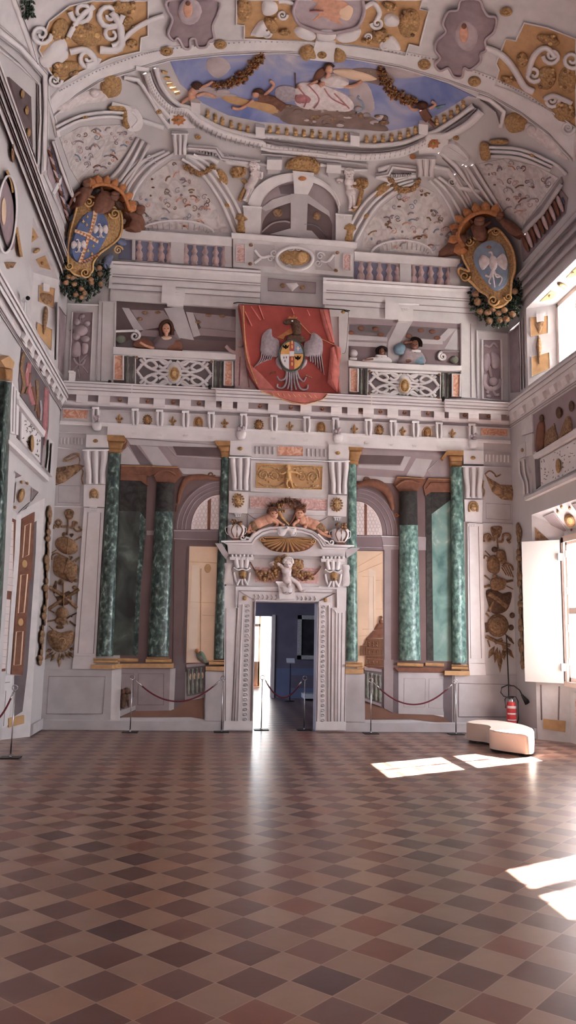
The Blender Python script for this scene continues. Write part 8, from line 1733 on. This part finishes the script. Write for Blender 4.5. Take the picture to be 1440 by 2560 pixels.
# people of the right wall fresco
for q, mt, hd_, lab in (('500,935 515,620 560,480 640,470 650,700 640,880 560,935', 'rust', (600, 420, 38, 60), 'painted onlooker in a rust robe at the parapet on the right wall'), ('640,880 660,650 760,560 800,500 830,640 860,760 760,820', 'umber', (878, 330, 52, 95), 'painted onlooker with a dark round head in the middle of the right wall group'),
                        ('880,740 930,560 1000,400 1060,420 1080,620 960,700', 'umber', (1078, 225, 44, 88), 'painted onlooker nearest the right edge in the right wall group')):
    m = MB('R', t_); m.poly(q, mt, 0.015, 0.04, sm=True, n=3); h = MB('R', t_); h.ell(*hd_, 'dumber', 0.02, 0.04); thing('person', lab, 'person', [('clothing', m), ('head', h)])
m = MB('R', t_); m.poly('455,340 1000,0 1152,-90 1152,560 480,960 450,700', 'soffit', 0.006); solo('painted_recess', 'mauve painted recess behind the onlookers on the right wall', 'fresco', m)
m = MB('R', t_); m.poly('280,370 440,340 460,640 280,700', 'white2', 0.03); m.poly('350,700 450,660 450,1000 350,1040', 'white2', 0.035); m.poly('215,880 340,800 345,1030 215,1090', 'white2', 0.03); m.ell(290, 930, 24, 32, 'gold', 0.035, 0.02); solo('wall_pier', 'pale painted pier with a gilt boss at the right corner', 'pier', m)
# thin trophies beside the niches
for surf, lab, P in (('L', 'left', [(124, 1275), (121, 1330), (118, 1400), (116, 1470), (111, 1540), (106, 1600), (100, 1655)]), ('R', 'right', [(1296, 1318), (1297, 1380), (1299, 1440), (1300, 1510), (1302, 1570), (1303, 1620), (1306, 1665)])):
    m = MB(surf); f = 1 if surf == 'L' else -1
    for i, (x, y) in enumerate(spl(P, False, 4)): m.ell(x+rnd.uniform(-2, 2), y, 5+2.5*sin(i*1.7), 12+3*sin(i), 'reliefumber' if i % 2 else 'umber', 0.02, 0.04, raw=True, n=10)
    solo('painted_trophy', 'narrow brown trophy strip on the %s wall beside the corner' % lab, 'trophy', m)
# niche paintings, left
nb = MB('LV', k_); nb.poly('345,-300 400,-340 390,0 300,1280 245,1740 150,1800 160,1345 240,1345 330,0', 'dgrey', 0.006); solo('painted_niche_shade', 'dark painted strip beside the inlaid shutter in the left niche', 'fresco', nb)
m = MB('LV', j_); m.poly('240,1080 380,1005 347,1745 205,1745', 'rust', 0.02); m2 = MB('LV', k_); m2.poly('217,0 345,0 248,1345 125,1335', 'rust', 0.02)
i1 = MB('LV', j_, base=0.02); i2 = MB('LV', k_, base=0.02)
i1.tube('272,1155 335,1125 312,1470 248,1505', 16, 'cream', 0.024, sm=False, closed=True, rise=0.004)
for q in ('228,250 300,240 262,660 198,668', '178,870 250,865 225,1230 150,1235'): i2.tube(q, 16, 'cream', 0.024, sm=False, closed=True, rise=0.004)
for x, y in ((268, 130), (225, 765)): i2.ell(x, y, 30, 44, 'ochre', 0.022, 0.006); 
thing('inlaid_shutter', 'brown wooden shutter with cream inlay painted in the left niche', 'shutter', [('upper_leaf', m), ('lower_leaf', m2), ('inlay', i1), ('inlay', i2)])
m = MB('LV', k_); m.poly('170,-400 235,-420 215,0 108,1335 72,1325 160,0', 'white', 0.015); solo('window_casing', 'white casing strip between the inlaid shutter and the painted window', 'trim', m)
g = MB('LB', k_); g.poly('20,-420 175,-350 160,0 60,1300 -30,1310 -30,-430', 'rust', 0.01); w_ = MB('LB', k_); w_.poly('55,-380 150,-320 138,430 30,415', 'glassfresco', 0.02); w_.poly('25,510 115,520 60,1270 -20,1280', 'glassfresco', 0.02)
l = MB('LB', k_)
for i in range(9): l.tube('%f,%f %f,%f' % (30, -330+i*85, 150, -310+i*85), 4, 'groove', 0.021, sm=False, rise=0.003); l.tube('%f,%f %f,%f' % (-10, 590+i*78, 110-i*5, 600+i*78), 4, 'groove', 0.021, sm=False, rise=0.003)
thing('painted_window', 'tall painted window with brown frame at the left edge of the picture', 'window', [('frame', g), ('panes', w_), ('glazing_lines', l)])
m = MB('LV', k_); m.poly('-20,1345 140,1350 90,1890 -20,1950', 'white', 0.012); m.tube('0,1430 110,1420', 8, 'groove', 0.013, sm=False); m.tube('0,1520 65,1515 40,1900', 8, 'groove', 0.013, sm=False); g = MB('LV', k_); g.poly('95,1815 265,1780 265,1870 100,1915', 'ochre', 0.03)
thing('niche_dado', 'white painted dado with an ochre foot in the left niche', 'dado', [('dado', m), ('ochre_foot', g)])
# niche soffits and reveals
def soff(lab, surf, C, greys, ovals, studs, ochres=()):
    m = MB(surf, C)
    for q in greys: m.poly(q, 'grey', 0.006); m.tube(q, 10, 'white', 0.01, sm=False, closed=True, rise=0.01)
    o = MB(surf, C)
    for q in ochres: o.poly(q, 'ochre', 0.008)
    for e in ovals: o.ell(e[0], e[1], e[2], e[3], 'gold', 0.015, 0.04, rot=e[4]); o.ell(e[0], e[1], e[2]*.6, e[3]*.6, 'goldlit', 0.045, 0.01, rot=e[4])
    for x, y in studs: o.ell(x, y, C[2]*3.4, C[2]*4, 'gold', 0.012, 0.02, n=8)
    parts = [('gilding', o)]+([('grey_fields', m)] if greys else [])
    thing('painted_soffit', lab, 'fresco', parts)
soff('painted soffit with gilt medallion over the lower left niche', 'LS', j_, ['165,560 240,610 118,655', '350,740 425,785 345,890', '110,740 180,680 160,900 110,930', '205,1015 330,900 250,1030'], [(235, 825, 34, 78, 0.25)], [(300, 690), (165, 955), (240, 680)])
soff('painted soffit with gilt medallion over the lower right niche', 'RS', t_, ['625,1995 800,1925 1030,2250 900,2290', '1085,1800 1152,1780 1152,1900'], [(1050, 2060, 80, 110, -0.5)], [(920, 1840), (1050, 1860), (860, 1920), (1075, 2210)])
soff('painted soffit with ochre squares over the upper left niche', 'LUS', c_, [], [(275, 742, 30, 14, -0.5)], [(250, 640), (318, 835)], ['232,545 288,640 222,690', '270,810 340,780 382,885 300,862'])
soff('painted soffit with ochre squares over the upper right niche', 'RUS', s_, [], [(850, 790, 70, 30, 0.35)], [(690, 925), (980, 630)], ['560,995 705,855 785,885 720,960', '895,690 1024,560 1024,665 940,690'])
for lab, surf, C, qs, ts, blk in (('left', 'LV', g_, ['430,145 600,180 585,395 425,320', '410,552 572,628 560,855 400,655'], '505,375 500,440 490,560 480,680', '475,120 545,140 540,215 475,205'), ('right', 'RVL', s_, ['440,1192 665,1172 665,1395 445,1440', '455,1700 682,1640 690,1850 460,1950'], '545,1430 548,1530 550,1640 552,1790', '515,1150 605,1145 605,1240 520,1255')):
    m = MB(surf, C)
    for q in qs: m.poly(q, 'ochre', 0.01); m.tube(q, C[2]*1.2, 'white', 0.015, sm=False, closed=True, rise=0.01)
    t = MB(surf, C); t.tube(ts, 46 if lab == 'left' else 60, 'umber', 0.02, taper=lambda t: 0.3+0.9*sin(pi*min(1, t*1.1)), rise=0.04); b = MB(surf, C); b.poly(blk, 'white', 0.04)
    X, Y = [(505, 250), (560, 1290)][lab == 'right'], 0; t.poly(' '.join('%f,%f' % p for p in ([(450, 230), (570, 250), (560, 330), (500, 350), (450, 300)] if lab == 'left' else [(505, 1260), (610, 1250), (590, 1330), (550, 1400), (515, 1330)])), 'umber', 0.015, 0.02, sm=True)
    thing('painted_reveal', 'white reveal with ochre panels and a hanging brown tassel in the upper %s niche' % lab, 'fresco', [('ochre_panels', m), ('tassel', t), ('block', b)])
m = MB('RVL', PX); m.poly([(1358, 1797), (1413, 1803), (1412, 1831), (1358, 1822)], 'ochre', 0.02); solo('ochre_plinth', 'small ochre painted plinth under the open shutter at the right', 'plinth', m)
m = MB('RVL', PX); m.tube([(1352, 1712), (1354, 1800)], 4, 'groove', 0.004, sm=False, raw=True, rise=0.003); m.tube([(1398, 1716), (1396, 1800)], 4, 'groove', 0.004, sm=False, raw=True, rise=0.003); m.poly([(1338, 1318), (1350, 1330), (1372, 1350), (1338, 1350)], 'umber', 0.01); solo('reveal_painting', 'grey painted lines on the lower right niche reveal', 'fresco', m)
m = MB('R', s_); m.poly('165,1400 290,1290 300,2150 185,2160', 'purple', 0.01); m.tube('160,1370 300,1250', 10, 'groove', 0.02, sm=False); m.tube('300,1260 320,2120', 12, 'white2', 0.03, sm=False); m.tube('340,1200 360,2100', 8, 'groove', 0.02, sm=False); solo('mauve_strip', 'dark mauve painted strip on the right wall beside the upper window', 'panel', m)
m = MB('L', g_); m.poly('655,400 715,500 690,1120 640,1050', 'purple', 0.01); m.tube('650,380 720,480', 8, 'groove', 0.02, sm=False); m.tube('625,330 610,960', 8, 'groove', 0.02, sm=False); solo('mauve_strip', 'narrow mauve painted strip on the left wall beside the upper niche', 'panel', m)
